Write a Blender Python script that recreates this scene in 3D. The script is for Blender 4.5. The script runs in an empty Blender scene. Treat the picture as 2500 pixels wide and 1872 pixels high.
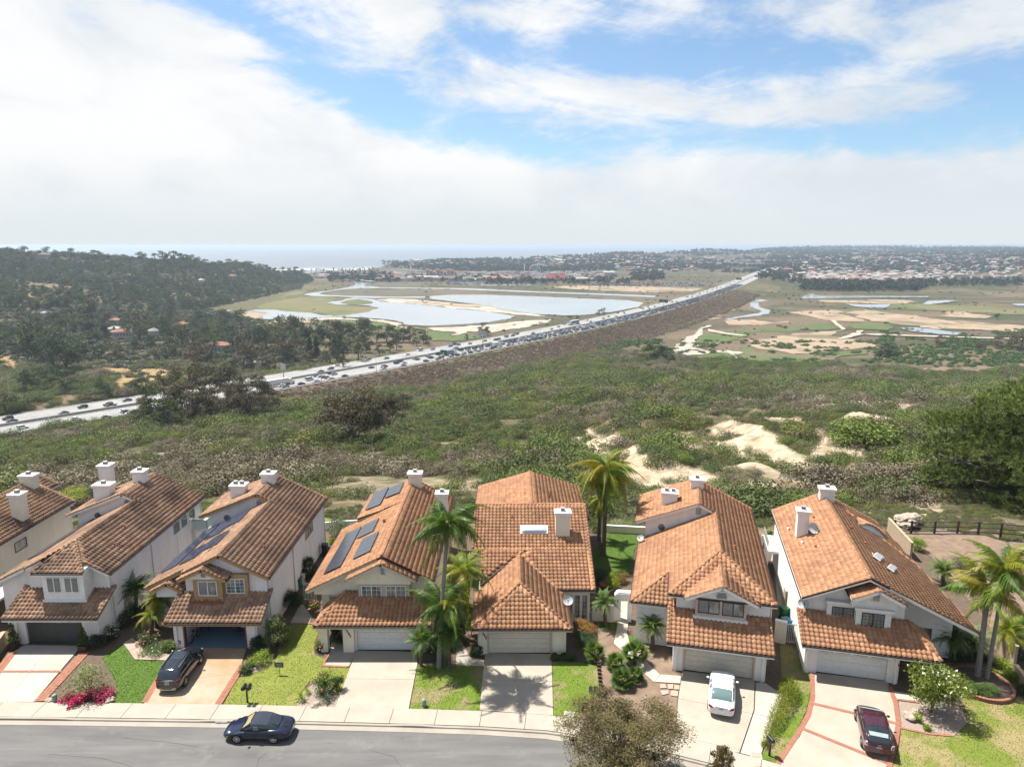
import bpy,bmesh,math,random
import numpy as np
from mathutils import Vector,Matrix,noise as mnoise
D = bpy.data
SC = bpy.context.scene
COL = SC.collection
R = math.radians
rng = np.random.default_rng(7)
random.seed(7)
# ---------------------------------------------------------------- camera, sky, sun, exposure
F_PX,CAM_H = 1700.0,31.3
PITCH = math.atan((936 - 598) / F_PX)
SP,CP = math.sin(PITCH),math.cos(PITCH)
cam_d = D.cameras.new('camera')
cam_d.sensor_width = 36.0
cam_d.lens = F_PX / 2500 * 36.0
cam_d.clip_start = 0.5
cam_d.clip_end = 90000
cam = D.objects.new('camera',cam_d)
COL.objects.link(cam)
cam.location = (0,0,CAM_H)
cam.rotation_euler = (R(90) - PITCH,0,0)
SC.camera = cam
SC.view_settings.view_transform = 'Standard'
SC.view_settings.look = 'None'
SC.view_settings.gamma = 1.0
SC.view_settings.use_curve_mapping = False
SC.view_settings.exposure = 1.15
SC.cycles.use_denoising = True
SC.cycles.max_bounces = 5
SC.cycles.diffuse_bounces = 2
SC.cycles.glossy_bounces = 3
SC.cycles.transmission_bounces = 4
SC.cycles.transparent_max_bounces = 6
SC.cycles.volume_bounces = 0
SC.cycles.use_adaptive_sampling = True
SC.cycles.adaptive_threshold = 0.02
SC.cycles.sample_clamp_indirect = 6.0
TO_SUN = Vector((-0.42,0.27,1.0)).normalized()
sun_d = D.lights.new('sun','SUN')
sun_d.energy = 5.0
sun_d.angle = R(0.6)
sun_d.color = (1.0,0.955,0.88)
sun = D.objects.new('sun',sun_d)
COL.objects.link(sun)
sun.rotation_euler = TO_SUN.to_track_quat('Z','Y').to_euler()
def ray_dir(px,py):
 """World direction through a point of the 2500 px wide photograph."""
 u = (px - 1250) / F_PX
 v = (py - 936) / F_PX
 return Vector((u,CP - v * SP,-(SP + v * CP)))
def W(px,py,z=0.0):
 """Ground point at height z that is seen at (px, py)."""
 d = ray_dir(px,py)
 t = (z - CAM_H) / d.z
 return (d.x * t,d.y * t,z)
def onY(px,py,Y):
 d = ray_dir(px,py)
 t = Y / d.y
 return (d.x * t,Y,CAM_H + d.z * t)
REG = {'a': (0,1100,2.3657),'b': (350,1100,2.3657),'c': (700,1100,2.3657),'d': (1100,1050,4.14),
    'e': (1300,1172,2.3657),'f': (1800,1172,2.3657),
    'l': (0,560,2.4578),'m': (700,560,2.4578),'r': (1600,560,2.4578),'v': (800,600,3.16),'s': (0,0,1.0)}
def pix(reg,x,y):
 ox,oy,k = REG[reg]
 return ox + x / k,oy + y / k
def G(reg,pts,z=0.0):
 return [W(*pix(reg,x,y),z) for x,y in pts]
def proj(P):
 """Photograph coordinates of world points, (n,3) array."""
 P = np.asarray(P,float)
 dz = P[:,2] - CAM_H
 zc = P[:,1] * CP - dz * SP
 yc = -dz * CP - P[:,1] * SP
 zc = np.maximum(zc,0.1)
 return 1250 + F_PX * P[:,0] / zc,936 + F_PX * yc / zc
# ---------------------------------------------------------------- node helpers
class NT:
 def __init__(s,tree):
  s.t = tree
  s.n = tree.nodes
  s.l = tree.links
 def new(s,ty,**kw):
  n = s.n.new(ty)
  for k,v in kw.items():
   setattr(n,k,v)
  return n
 def put(s,sock,v):
  if isinstance(v,bpy.types.NodeSocket):
   s.l.new(v,sock)
  elif v is not None:
   sock.default_value = v
 def math(s,op,a,b=None,c=None,clamp=False):
  n = s.new('ShaderNodeMath',operation=op)
  n.use_clamp = clamp
  for i,v in enumerate((a,b,c)):
   if v is not None:
    s.put(n.inputs[i],v)
  return n.outputs[0]
 def mix(s,f,a,b,mode='MIX'):
  n = s.new('ShaderNodeMix',data_type='RGBA',blend_type=mode)
  n.clamp_factor = True
  s.put(n.inputs[0],f)
  for i,v in ((6,a),(7,b)):
   if isinstance(v,(tuple,list)):
    v = tuple(v) + ((1,) if len(v) == 3 else ())
   s.put(n.inputs[i],v)
  return n.outputs[2]
 def noise(s,vec,scale,detail=3,rough=0.55,dist=0.0):
  n = s.new('ShaderNodeTexNoise')
  if vec is not None:
   s.l.new(vec,n.inputs['Vector'])
  n.inputs['Scale'].default_value = scale
  n.inputs['Detail'].default_value = detail
  n.inputs['Roughness'].default_value = rough
  n.inputs['Distortion'].default_value = dist
  return n.outputs[0]
 def ramp(s,f,stops,interp='LINEAR'):
  n = s.new('ShaderNodeValToRGB')
  cr = n.color_ramp
  cr.interpolation = interp
  while len(cr.elements) < len(stops):
   cr.elements.new(0.5)
  for e,(p,c) in zip(cr.elements,stops):
   e.position = p
   e.color = (tuple(c) + (1,)) if isinstance(c,(tuple,list)) else (c,c,c,1)
  s.put(n.inputs[0],f)
  return n.outputs[0]
 def mapr(s,f,a,b,c=0.0,d=1.0,smooth=False):
  n = s.new('ShaderNodeMapRange')
  if smooth:
   n.interpolation_type = 'SMOOTHSTEP'
  s.put(n.inputs[0],f)
  for i,v in enumerate((a,b,c,d)):
   n.inputs[i + 1].default_value = v
  return n.outputs[0]
 def pos(s):
  return s.new('ShaderNodeNewGeometry').outputs['Position']
 def obj(s):
  return s.new('ShaderNodeTexCoord').outputs['Object']
 def scalev(s,v,sc):
  n = s.new('ShaderNodeMapping')
  s.l.new(v,n.inputs[0])
  n.inputs['Scale'].default_value = sc
  return n.outputs[0]
def new_mat(name):
 m = D.materials.new(name)
 m.use_nodes = True
 t = m.node_tree
 t.nodes.clear()
 nt = NT(t)
 out = nt.new('ShaderNodeOutputMaterial')
 return m,nt,out
def finish(nt,out,col,rough=0.8,metal=0.0,bump=None,bstr=0.3,bdist=0.02,spec=0.4,**kw):
 b = nt.new('ShaderNodeBsdfPrincipled')
 if isinstance(col,(tuple,list)):
  col = tuple(col[:3]) + (1,)
 nt.put(b.inputs['Base Color'],col)
 nt.put(b.inputs['Roughness'],rough)
 nt.put(b.inputs['Metallic'],metal)
 nt.put(b.inputs['Specular IOR Level'],spec)
 for k,v in kw.items():
  nt.put(b.inputs[k.replace('_',' ')],v)
 if bump is not None:
  bn = nt.new('ShaderNodeBump')
  bn.inputs['Strength'].default_value = bstr
  bn.inputs['Distance'].default_value = bdist
  nt.put(bn.inputs['Height'],bump)
  nt.l.new(bn.outputs[0],b.inputs['Normal'])
 nt.l.new(b.outputs[0],out.inputs[0])
 return b
KA = 0.68
kc = lambda c,k=KA: tuple(v * k for v in c)
def mat(name,col,rough=0.8,col2=None,scale=4.0,fine=40.0,metal=0.0,spec=0.4,bstr=0.25,var=0.18,world=False,**kw):
 """Plain surface: base colour with broad and fine variation and a little relief."""
 m,nt,out = new_mat(name)
 v = nt.pos() if world else nt.obj()
 if col2 is None:
  col2 = tuple(c * (1 - var) for c in col)
 col,col2 = kc(col),kc(col2)
 n1 = nt.noise(v,scale,4)
 n2 = nt.noise(v,fine,2)
 f = nt.math('ADD',nt.math('MULTIPLY',n1,0.75),nt.math('MULTIPLY',n2,0.35))
 f = nt.mapr(f,0.38,0.72)
 c = nt.mix(f,col,col2)
 finish(nt,out,c,rough,metal,n2,bstr,0.01,spec,**kw)
 return m
# ---------------------------------------------------------------- mesh helpers
class MB:
 """Collects faces, builds ONE mesh object."""
 def __init__(s):
  s.v,s.f,s.m,s.sm = [],[],[],[]
 def add(s,vs,fs,mi=0,smooth=False):
  o = len(s.v)
  s.v += [tuple(p) for p in vs]
  for f in fs:
   s.f.append(tuple(i + o for i in f))
   s.m.append(mi)
   s.sm.append(smooth)
  return s
 def box(s,x0,y0,z0,x1,y1,z1,mi=0,M=None):
  vs = [(x,y,z) for z in (z0,z1) for y in (y0,y1) for x in (x0,x1)]
  if M is not None:
   vs = [M @ Vector(p) for p in vs]
  return s.add(vs,[(0,2,3,1),(4,5,7,6),(0,1,5,4),(2,6,7,3),(0,4,6,2),(1,3,7,5)],mi)
 def prism(s,pts,axis,a,b,mi=0):
  """pts: 2D outline; extruded along axis ('x','y','z') from a to b."""
  def P(p,t):
   return (t,p[0],p[1]) if axis == 'x' else (p[0],t,p[1]) if axis == 'y' else (p[0],p[1],t)
  n = len(pts)
  vs = [P(p,a) for p in pts] + [P(p,b) for p in pts]
  fs = [tuple(range(n)),tuple(range(2 * n - 1,n - 1,-1))] + [(i,i + n,(i + 1) % n + n,(i + 1) % n) for i in range(n)]
  return s.add(vs,fs,mi)
 def slab(s,poly,t,mi=0):
  """3D polygon thickened downwards by t."""
  n = len(poly)
  vs = [tuple(p) for p in poly] + [(p[0],p[1],p[2] - t) for p in poly]
  fs = [tuple(range(n)),tuple(range(2 * n - 1,n - 1,-1))] + [(i,(i + 1) % n,(i + 1) % n + n,i + n) for i in range(n)]
  return s.add(vs,fs,mi)
 def tube(s,pts,rad,seg=8,mi=0,cap=True,smooth=True):
  pts = [Vector(p) for p in pts]
  if not isinstance(rad,(list,tuple)):
   rad = [rad] * len(pts)
  rings = []
  up = None
  for i,p in enumerate(pts):
   d = (pts[min(i + 1,len(pts) - 1)] - pts[max(i - 1,0)]).normalized()
   if up is None or abs(d.dot(up)) > 0.98:
    up = Vector((0,0,1)) if abs(d.z) < 0.9 else Vector((1,0,0))
   a = d.cross(up).normalized()
   b = a.cross(d).normalized()
   up = b
   rings.append([p + (a * math.cos(2 * math.pi * k / seg) + b * math.sin(2 * math.pi * k / seg)) * rad[i] for k in range(seg)])
  vs = [q for r in rings for q in r]
  fs = []
  for i in range(len(pts) - 1):
   for k in range(seg):
    k2 = (k + 1) % seg
    fs.append((i * seg + k,i * seg + k2,(i + 1) * seg + k2,(i + 1) * seg + k))
  if cap:
   fs.append(tuple(range(seg - 1,-1,-1)))
   fs.append(tuple((len(pts) - 1) * seg + k for k in range(seg)))
  return s.add(vs,fs,mi,smooth)
 def lathe(s,prof,seg=16,c=(0,0,0),mi=0,smooth=True):
  vs = [(c[0] + r * math.cos(2 * math.pi * k / seg),c[1] + r * math.sin(2 * math.pi * k / seg),c[2] + z) for r,z in prof for k in range(seg)]
  fs = [(i * seg + k,i * seg + (k + 1) % seg,(i + 1) * seg + (k + 1) % seg,(i + 1) * seg + k) for i in range(len(prof) - 1) for k in range(seg)]
  return s.add(vs,fs,mi,smooth)
 def mesh(s,name,mats):
  me = D.meshes.new(name)
  me.from_pydata(s.v,[],s.f)
  for m in (mats if isinstance(mats,(list,tuple)) else [mats]):
   me.materials.append(m)
  me.polygons.foreach_set('material_index',s.m)
  me.polygons.foreach_set('use_smooth',s.sm)
  me.update()
  return me
 def build(s,name,mats,parent=None):
  return link(name,s.mesh(name,mats),parent)
def link(name,data,parent=None,loc=None,rz=None):
 o = D.objects.new(name,data)
 COL.objects.link(o)
 if parent is not None:
  o.parent = parent
 if loc is not None:
  o.location = loc
 if rz is not None:
  o.rotation_euler = (0,0,rz)
 return o
def tag(o,label=None,cat=None,group=None,kind=None):
 for k,v in (('label',label),('category',cat),('group',group),('kind',kind)):
  if v:
   o[k] = v
 return o
def empty(name,loc=(0,0,0),rz=0.0):
 return link(name,None,None,loc,rz)
def copy_tree(o,parent=None):
 c = o.copy()
 COL.objects.link(c)
 if parent is not None:
  c.parent = parent
 for ch in list(o.children):
  copy_tree(ch,c)
 return c
def fan_mesh(poly):
 return poly
def sheet(name,poly,m,kind='structure',jag=0.0,step=None,parent=None,thick=0.0):
 """Flat sheet on the ground from a closed outline; jag roughens its edge."""
 pts = [Vector(p) for p in poly]
 if jag:
  out = []
  n = len(pts)
  for i in range(n):
   a,b = pts[i],pts[(i + 1) % n]
   L = (b - a).length
   k = max(1,int(L / (step or jag * 1.5)))
   nrm = Vector((-(b - a).y,(b - a).x,0)).normalized() if L > 0 else Vector()
   for j in range(k):
    q = a.lerp(b,j / k)
    f = mnoise.noise((q.x / (jag * 4),q.y / (jag * 4),3.7)) * 2 + mnoise.noise((q.x / (jag * 1.3),q.y / (jag * 1.3),9.1)) * 0.8
    out.append(q + nrm * f * jag)
  pts = out
 bm = bmesh.new()
 vs = [bm.verts.new(p) for p in pts]
 es = [bm.edges.new((vs[i],vs[(i + 1) % len(vs)])) for i in range(len(vs))]
 bmesh.ops.triangle_fill(bm,use_beauty=True,use_dissolve=False,edges=es)
 for f in bm.faces:
  if f.normal.z < 0:
   f.normal_flip()
 if thick:
  r = bmesh.ops.extrude_face_region(bm,geom=bm.faces[:])
  for v in [g for g in r['geom'] if isinstance(g,bmesh.types.BMVert)]:
   v.co.z += thick
 me = D.meshes.new(name)
 bm.to_mesh(me)
 bm.free()
 me.materials.append(m)
 o = link(name,me,parent)
 if kind:
  o['kind'] = kind
 return o
def quads_mesh(name,V,mats,tint=None,mi=None,smooth=False):
 """V: (n,4,3) quads -> mesh, per-face float attribute 'tint'."""
 V = np.asarray(V,np.float32)
 n = len(V)
 k = V.shape[1]
 me = D.meshes.new(name)
 me.vertices.add(n * k)
 me.loops.add(n * k)
 me.polygons.add(n)
 me.vertices.foreach_set('co',V.reshape(-1))
 me.loops.foreach_set('vertex_index',np.arange(n * k,dtype=np.int32))
 me.polygons.foreach_set('loop_start',np.arange(0,n * k,k,dtype=np.int32))
 if mi is not None:
  me.polygons.foreach_set('material_index',np.asarray(mi,np.int32))
 if tint is not None:
  a = me.attributes.new('tint','FLOAT','FACE')
  a.data.foreach_set('value',np.asarray(tint,np.float32))
 for m in (mats if isinstance(mats,(list,tuple)) else [mats]):
  me.materials.append(m)
 me.update(calc_edges=True)
 return me
def inpoly(x,y,poly):
 x,y = np.asarray(x),np.asarray(y)
 r = np.zeros(x.shape,bool)
 n = len(poly)
 for i in range(n):
  x1,y1 = poly[i][:2]
  x2,y2 = poly[(i + 1) % n][:2]
  if y1 == y2:
   continue
  c = ((y1 > y) != (y2 > y)) & (x < (x2 - x1) * (y - y1) / (y2 - y1) + x1)
  r ^= c
 return r
def vnoise(x,y,seed=0):
 """Smooth value noise, vectorised."""
 x = np.asarray(x,float)
 y = np.asarray(y,float)
 xi,yi = np.floor(x).astype(np.int64),np.floor(y).astype(np.int64)
 fx,fy = x - xi,y - yi
 fx,fy = fx * fx * (3 - 2 * fx),fy * fy * (3 - 2 * fy)
 def h(a,b):
  n = (a * 374761393 + b * 668265263 + seed * 1442695041) & 0xFFFFFFFF
  n = ((n ^ (n >> 13)) * 1274126177) & 0xFFFFFFFF
  return ((n ^ (n >> 16)) & 0xFFFFFF) / 0xFFFFFF
 return ((h(xi,yi) * (1 - fx) + h(xi + 1,yi) * fx) * (1 - fy) + (h(xi,yi + 1) * (1 - fx) + h(xi + 1,yi + 1) * fx) * fy)
def fbm(x,y,oct=4,seed=0):
 s,a,t = 0,1.0,0
 for i in range(oct):
  s = s + a * vnoise(x * 2 ** i + 17.3 * i,y * 2 ** i - 9.1 * i,seed + i)
  t += a
  a *= 0.5
 return s / t
def scatter(name,P,S,Z,I,protos,squash=None):
 """One object of 'stuff': prototypes instanced on points by geometry nodes."""
 P = np.asarray(P,np.float32)
 n = len(P)
 me = D.meshes.new(name)
 me.vertices.add(n)
 me.vertices.foreach_set('co',P.reshape(-1))
 for nm,arr in (('sc',S),('rz',Z)):
  a = me.attributes.new(nm,'FLOAT','POINT')
  a.data.foreach_set('value',np.asarray(arr,np.float32))
 a = me.attributes.new('pid','INT','POINT')
 a.data.foreach_set('value',np.asarray(I,np.int32))
 o = link(name,me)
 ng = D.node_groups.new(name,'GeometryNodeTree')
 ng.interface.new_socket('Geometry',in_out='INPUT',socket_type='NodeSocketGeometry')
 ng.interface.new_socket('Geometry',in_out='OUTPUT',socket_type='NodeSocketGeometry')
 N,L = ng.nodes,ng.links
 gi,go = N.new('NodeGroupInput'),N.new('NodeGroupOutput')
 jn = N.new('GeometryNodeJoinGeometry')
 def attr(nm,ty):
  a = N.new('GeometryNodeInputNamedAttribute')
  a.data_type = ty
  a.inputs[0].default_value = nm
  return a.outputs[0]
 pid,sc_,rz_ = attr('pid','INT'),attr('sc','FLOAT'),attr('rz','FLOAT')
 cx = N.new('ShaderNodeCombineXYZ')
 L.new(rz_,cx.inputs[2])
 for k,po in enumerate(protos):
  cmp_ = N.new('FunctionNodeCompare')
  cmp_.data_type = 'INT'
  cmp_.operation = 'EQUAL'
  L.new(pid,cmp_.inputs[2])
  cmp_.inputs[3].default_value = k
  oi = N.new('GeometryNodeObjectInfo')
  oi.inputs[0].default_value = po
  ip = N.new('GeometryNodeInstanceOnPoints')
  L.new(gi.outputs[0],ip.inputs['Points'])
  L.new(cmp_.outputs[0],ip.inputs['Selection'])
  L.new(oi.outputs['Geometry'],ip.inputs['Instance'])
  L.new(cx.outputs[0],ip.inputs['Rotation'])
  L.new(sc_,ip.inputs['Scale'])
  L.new(ip.outputs[0],jn.inputs[0])
 L.new(jn.outputs[0],go.inputs[0])
 md = o.modifiers.new('scatter','NODES')
 md.node_group = ng
 o['kind'] = 'stuff'
 return o
def proto(mesh):
 """An unlinked prototype for scatter()."""
 return D.objects.new(mesh.name,mesh)
def paint(name,col,rough=.25,metal=0.0,coat=.6):
 m,nt,out = new_mat(name)
 v = nt.obj()
 col = kc(col,.8)
 c = nt.mix(nt.mapr(nt.noise(v,3,3),.4,.7),col,tuple(k * .88 for k in col))
 b = finish(nt,out,c,rough,metal,spec=.5)
 b.inputs['Coat Weight'].default_value = coat
 b.inputs['Coat Roughness'].default_value = .06
 return m
m,nt,out = new_mat('car_glass')
finish(nt,out,(.018,.022,.026),.06,spec=.8)
GLASS = m
m,nt,out = new_mat('tyre_rubber')
finish(nt,out,(.018,.018,.019),.85,spec=.2)
TYRE = m
m,nt,out = new_mat('wheel_rim')
finish(nt,out,(.55,.56,.58),.3,.9)
RIM = m
PAINTS = {'white': paint('white_paint',(.78,.78,.77)),'silver': paint('silver_paint',(.42,.43,.45),.3,.5),'grey': paint('grey_paint',(.13,.135,.145),.3,.4),'black': paint('black_paint',(.012,.012,.014)),
    'blue': paint('blue_paint',(.02,.09,.32)),'red': paint('red_paint',(.32,.02,.02)),'beige': paint('beige_paint',(.34,.29,.22),.3,.3),'dark blue': paint('dark_blue_paint',(.015,.03,.075))}
# ---------------------------------------------------------------- world: clear-sky light with cloud cover
w = D.worlds.new('World')
SC.world = w
w.use_nodes = True
w.node_tree.nodes.clear()
nt = NT(w.node_tree)
wo = nt.new('ShaderNodeOutputWorld')
bg = nt.new('ShaderNodeBackground')
bg.inputs[1].default_value = 0.066
sky = nt.new('ShaderNodeTexSky',sky_type='NISHITA')
sky.sun_disc = False
sky.sun_elevation = math.asin(TO_SUN.z)
sky.sun_rotation = math.atan2(TO_SUN.x,TO_SUN.y)
sky.air_density = 1.0
sky.dust_density = 0.7
sky.ozone_density = 3.0
sky.altitude = 100
tc = nt.new('ShaderNodeTexCoord').outputs['Generated']
sx = nt.new('ShaderNodeSeparateXYZ')
nt.l.new(tc,sx.inputs[0])
X_,Y_,Z_ = sx.outputs
az = nt.math('ARCTAN2',X_,Y_)
el = nt.math('ARCSINE',Z_)
den = nt.math('ADD',nt.math('MAXIMUM',Z_,0.0),0.10)
cxy = nt.new('ShaderNodeCombineXYZ')
nt.put(cxy.inputs[0],nt.math('DIVIDE',X_,den))
nt.put(cxy.inputs[1],nt.math('DIVIDE',Y_,den))
n_soft = nt.noise(cxy.outputs[0],0.9,6,0.6,0.5)
def stretched(ang,sx_,sy_,sc,det,ro,di,off=0.0):
 """Noise drawn out along a direction across the sky."""
 c_,s_ = math.cos(R(ang)),math.sin(R(ang))
 p_ = nt.math('ADD',nt.math('MULTIPLY',az,c_),nt.math('MULTIPLY',el,-s_))
 q_ = nt.math('ADD',nt.math('MULTIPLY',el,c_),nt.math('MULTIPLY',az,s_))
 v_ = nt.new('ShaderNodeCombineXYZ')
 nt.put(v_.inputs[0],nt.math('MULTIPLY',p_,sx_))
 nt.put(v_.inputs[1],nt.math('MULTIPLY',q_,sy_))
 v_.inputs[2].default_value = off
 return nt.noise(v_.outputs[0],sc,det,ro,di)
n_str = stretched(12,1.0,3.6,3.4,9,.60,1.1)
n_wisp = stretched(-6,1.0,3.2,11.0,8,.66,1.6,5.0)
n_puff = stretched(0,1.0,1.7,6.0,9,.58,.5,9.0)
ae = nt.new('ShaderNodeCombineXYZ')
nt.put(ae.inputs[0],az)
nt.put(ae.inputs[1],nt.math('MULTIPLY',el,1.8))
def azel(px,py):
 d = ray_dir(px,py).normalized()
 return math.atan2(d.x,d.y),math.asin(d.z)
def blob(px,py,wx,wy,ang,amp):
 """Smooth bump of amplitude amp round a direction; widths in photo pixels, ang in degrees (positive: falls to the right)."""
 a0,e0 = azel(px,py)
 c_,s_ = math.cos(R(ang)),math.sin(R(ang))
 da = nt.math('SUBTRACT',az,a0)
 de = nt.math('SUBTRACT',e0,el)
 p = nt.math('ADD',nt.math('MULTIPLY',da,c_ * F_PX / wx),nt.math('MULTIPLY',de,s_ * F_PX / wx))
 q = nt.math('SUBTRACT',nt.math('MULTIPLY',de,c_ * F_PX / wy),nt.math('MULTIPLY',da,s_ * F_PX / wy))
 r2 = nt.math('ADD',nt.math('MULTIPLY',p,p),nt.math('MULTIPLY',q,q))
 return nt.math('MULTIPLY',nt.math('EXPONENT',nt.math('MULTIPLY',r2,-1.0)),amp)
K_ = lambda n,k: nt.math('MULTIPLY',nt.math('SUBTRACT',n,0.5),k)
cover = nt.math('ADD',K_(n_str,2.3),K_(n_puff,2.3))
cover = nt.math('ADD',cover,K_(n_wisp,1.1))
cover = nt.math('ADD',cover,K_(n_soft,.6))
cover = nt.math('ADD',cover,0.50)
for b in [(850,210,400,62,30,-.62),(1180,330,300,52,14,-.62),(1750,335,430,48,2,-.62),(2300,300,330,60,-8,-.5),
    (620,45,300,40,10,-.45),(1800,140,420,42,8,-.5),(1350,140,300,40,10,-.4),(2480,330,160,90,0,-.3),
    (1180,50,260,42,4,.5),(1900,50,420,40,2,.3),(1480,225,560,42,9,.62),(2250,235,330,30,-8,.42),(760,140,300,26,6,.25),(2300,110,300,60,0,.15),
    (170,260,520,300,18,1.35),(1000,470,1200,95,2,.85),(2000,470,900,90,0,.75),(900,400,300,70,0,.3)]:
 cover = nt.math('ADD',cover,blob(*b))
cmask = nt.mapr(cover,0.0,1.15,0.10,1.0,True)
low = nt.mapr(el,0.01,0.11,1.0,0.0,True)
cmask = nt.math('MAXIMUM',cmask,nt.math('MULTIPLY',low,0.97))
shade = nt.mapr(stretched(4,1.0,3.0,3.0,6,.55,.6,3.0),0.3,0.7,0.0,1.0)
bright = nt.math('ADD',nt.mapr(az,-0.7,0.62,.8,0.0),nt.math('MULTIPLY',shade,0.75))
bright = nt.math('ADD',bright,nt.math('MULTIPLY',nt.math('SUBTRACT',n_puff,.5),1.6))
ccol = nt.mix(nt.mapr(bright,0.1,1.2,0.0,1.0,True),(4.9,5.35,5.85),(6.75,6.8,6.85))
ccol = nt.mix(nt.mapr(el,0.0,0.13,1.0,0.0,True),ccol,(5.3,5.7,5.95))
skyc = nt.mix(1.0,sky.outputs[0],(.92,1.06,1.12),'MULTIPLY')
fin = nt.mix(cmask,skyc,ccol)
nt.l.new(fin,bg.inputs[0])
nt.l.new(bg.outputs[0],wo.inputs[0])
# ---------------------------------------------------------------- terrain profiles: for a column of the view, height against distance
VALLEY = -60.0
def zat(px,py,Y):
 return onY(px,py,Y)[2]
FW_Z = -50.0
COLS = [
 (-700,[(76,-.5),(95,-4),(200,-27),(260,-44),(300,-50),(420,-42),(700,-30),(1000,0),(1300,22),(1700,-20),(2200,-80)]),
 (-200,[(76,-.5),(95,-4),(200,-28),(280,-49),(350,-49),('p',420,945),('p',520,888),('p',700,800),('p',1000,690),('p',1300,622),(1600,-15),(2200,-80)]),
 (0,[(76,-.5),(95,-4),(200,-28),(290,-50),(350,-49),('p',420,950),('p',520,892),('p',700,800),('p',960,700),('p',1300,624),(1600,-15),(2200,-80)]),
 (150,[(76,-.5),(95,-4),(200,-27),(310,-50),(370,-49),('p',430,945),('p',520,880),('p',720,790),('p',800,728),('p',1000,720),('p',1320,627),(1600,-15),(2200,-80)]),
 (300,[(76,-.5),(95,-4),(200,-26),(330,-50),(410,-50),('p',500,910),('p',640,838),('p',900,755),('p',1150,690),('p',1350,630),(1650,-15),(2300,-80)]),
 (460,[(80,-.5),(95,-3.5),(200,-25),(360,-52),(450,-55),(700,-58),(960,-59),('p',1080,730),('p',1250,680),('p',1420,634),(1700,-20),(2300,-80)]),
 (600,[(80,-.5),(95,-3.5),(200,-23),(380,-54),(480,-58.5),(620,-60),(1170,-60),('p',1380,694),('p',1560,655),(1900,-30),(2400,-80)]),
 (720,[(80,-.5),(95,-3.5),(200,-22),(400,-55),(520,-59.5),(1430,-60),('p',1650,692),('p',1850,668),(2200,-60),(2600,-70)]),
 (790,[(82,-.5),(95,-3),(200,-21),(420,-56),(540,-60),(1900,-60),('p',2100,676),(2300,-60),(2600,-64)]),
 (870,[(82,-.5),(95,-3),(200,-21),(420,-56),(540,-60),(2500,-60.0),(2700,-64),(3300,-80)]),
 (930,[(82,-.5),(95,-3),(200,-21),(430,-56),(560,-60),(2550,-60),(2800,-60),(3000,-62),(3400,-80)]),
 (965,[(82,-.5),(95,-3),(200,-21),(430,-56),(560,-60),(2700,-60),('p',3050,645),(3300,-50),(3450,-80)]),
 (1100,[(83,-.5),(97,-3),(230,-24),(450,-56),(580,-60),(2500,-59),('p',3100,641),('p',3500,637),(3800,-80)]),
 (1300,[(84,-.5),(97,-3),(250,-25),(480,-56),(600,-60),(2400,-59),('p',3000,648),('p',3700,631),(4000,-45),(4300,-80)]),
 (1500,[(76,-.5),(95,-4),(170,-14),(300,-32),(500,-56),(600,-60),(2450,-59),('p',3000,645),('p',4100,620),(4500,-40),(4900,-80)]),
 (1700,[(74,-.5),(95,-4),(170,-15),(300,-34),(470,-56),(560,-60),(2600,-59),('p',3200,642),('p',5200,611),(5900,-30),(6500,-80)]),
 (1900,[(76,-.5),(95,-4),(150,-11),(220,-24),(300,-36),(450,-56),(540,-60),(2650,-58),('p',3000,646),('p',3800,630),('p',6500,606),(8800,-30)]),
 (2100,[(76,-.5),(95,-3),(160,-11),(220,-22),(300,-35),(440,-55),(520,-60),(2250,-60),('p',2700,655),('p',3300,632),('p',5000,617),('p',7000,603),(8800,-30)]),
 (2300,[(74,-.5),(100,-3),(170,-12),(260,-28),(430,-55),(500,-60),(2000,-60),('p',2300,668),('p',2700,648),('p',3500,630),('p',7000,605),(8800,-30)]),
 (2500,[(74,-.5),(100,-3),(180,-13),(260,-27),(430,-52),(510,-60),(1900,-60),('p',2150,668),('p',2500,640),('p',3500,622),('p',6500,607),(8800,-30)]),
 (3000,[(74,-.5),(100,-3),(180,-13),(260,-27),(430,-52),(510,-60),(1800,-60),('p',2100,660),('p',2600,630),('p',6500,600),(8800,-30)]),
]
_cu,_cp = [],[]
for px,prof in COLS:
 ys,zs = [20.0],[-0.25]
 for e in prof:
  if e[0] == 'p':
   ys.append(e[1])
   zs.append(zat(px,e[2],e[1]))
  else:
   ys.append(e[0])
   zs.append(e[1])
 _cu.append((px - 1250) / F_PX / CP)
 _cp.append((np.log(ys),np.array(zs)))
_cu = np.array(_cu)
def world_line(pts,z):
 return [W(px,py,z) for px,py in pts]
FW_MID = [(-260,1078),(0,1040),(170,1012),(340,985),(600,942),(962,890),(1300,822),(1500,778),(1700,722),(1800,690),(1862,668),(1900,655)]
_fw = np.array([W(px,py,FW_Z) for px,py in FW_MID])
_d = np.r_[0,np.cumsum(np.hypot(*np.diff(_fw[:,:2],axis=0).T))]
_k = np.polyfit(_d,_fw[:,0],3),np.polyfit(_d,_fw[:,1],3)
FS = np.linspace(0,_d[-1],240)
FWX,FWY = np.polyval(_k[0],FS),np.polyval(_k[1],FS)
FWT = np.stack([np.gradient(FWX),np.gradient(FWY)],1)
FWT /= np.linalg.norm(FWT,axis=1)[:,None]
FWN = np.stack([FWT[:,1],-FWT[:,0]],1)          # towards the camera side
FWZ = FW_Z + np.interp(FS,[0,_d[-1] * .8,_d[-1]],[0,0,4.0])
FW_HALF = 23.5
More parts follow.
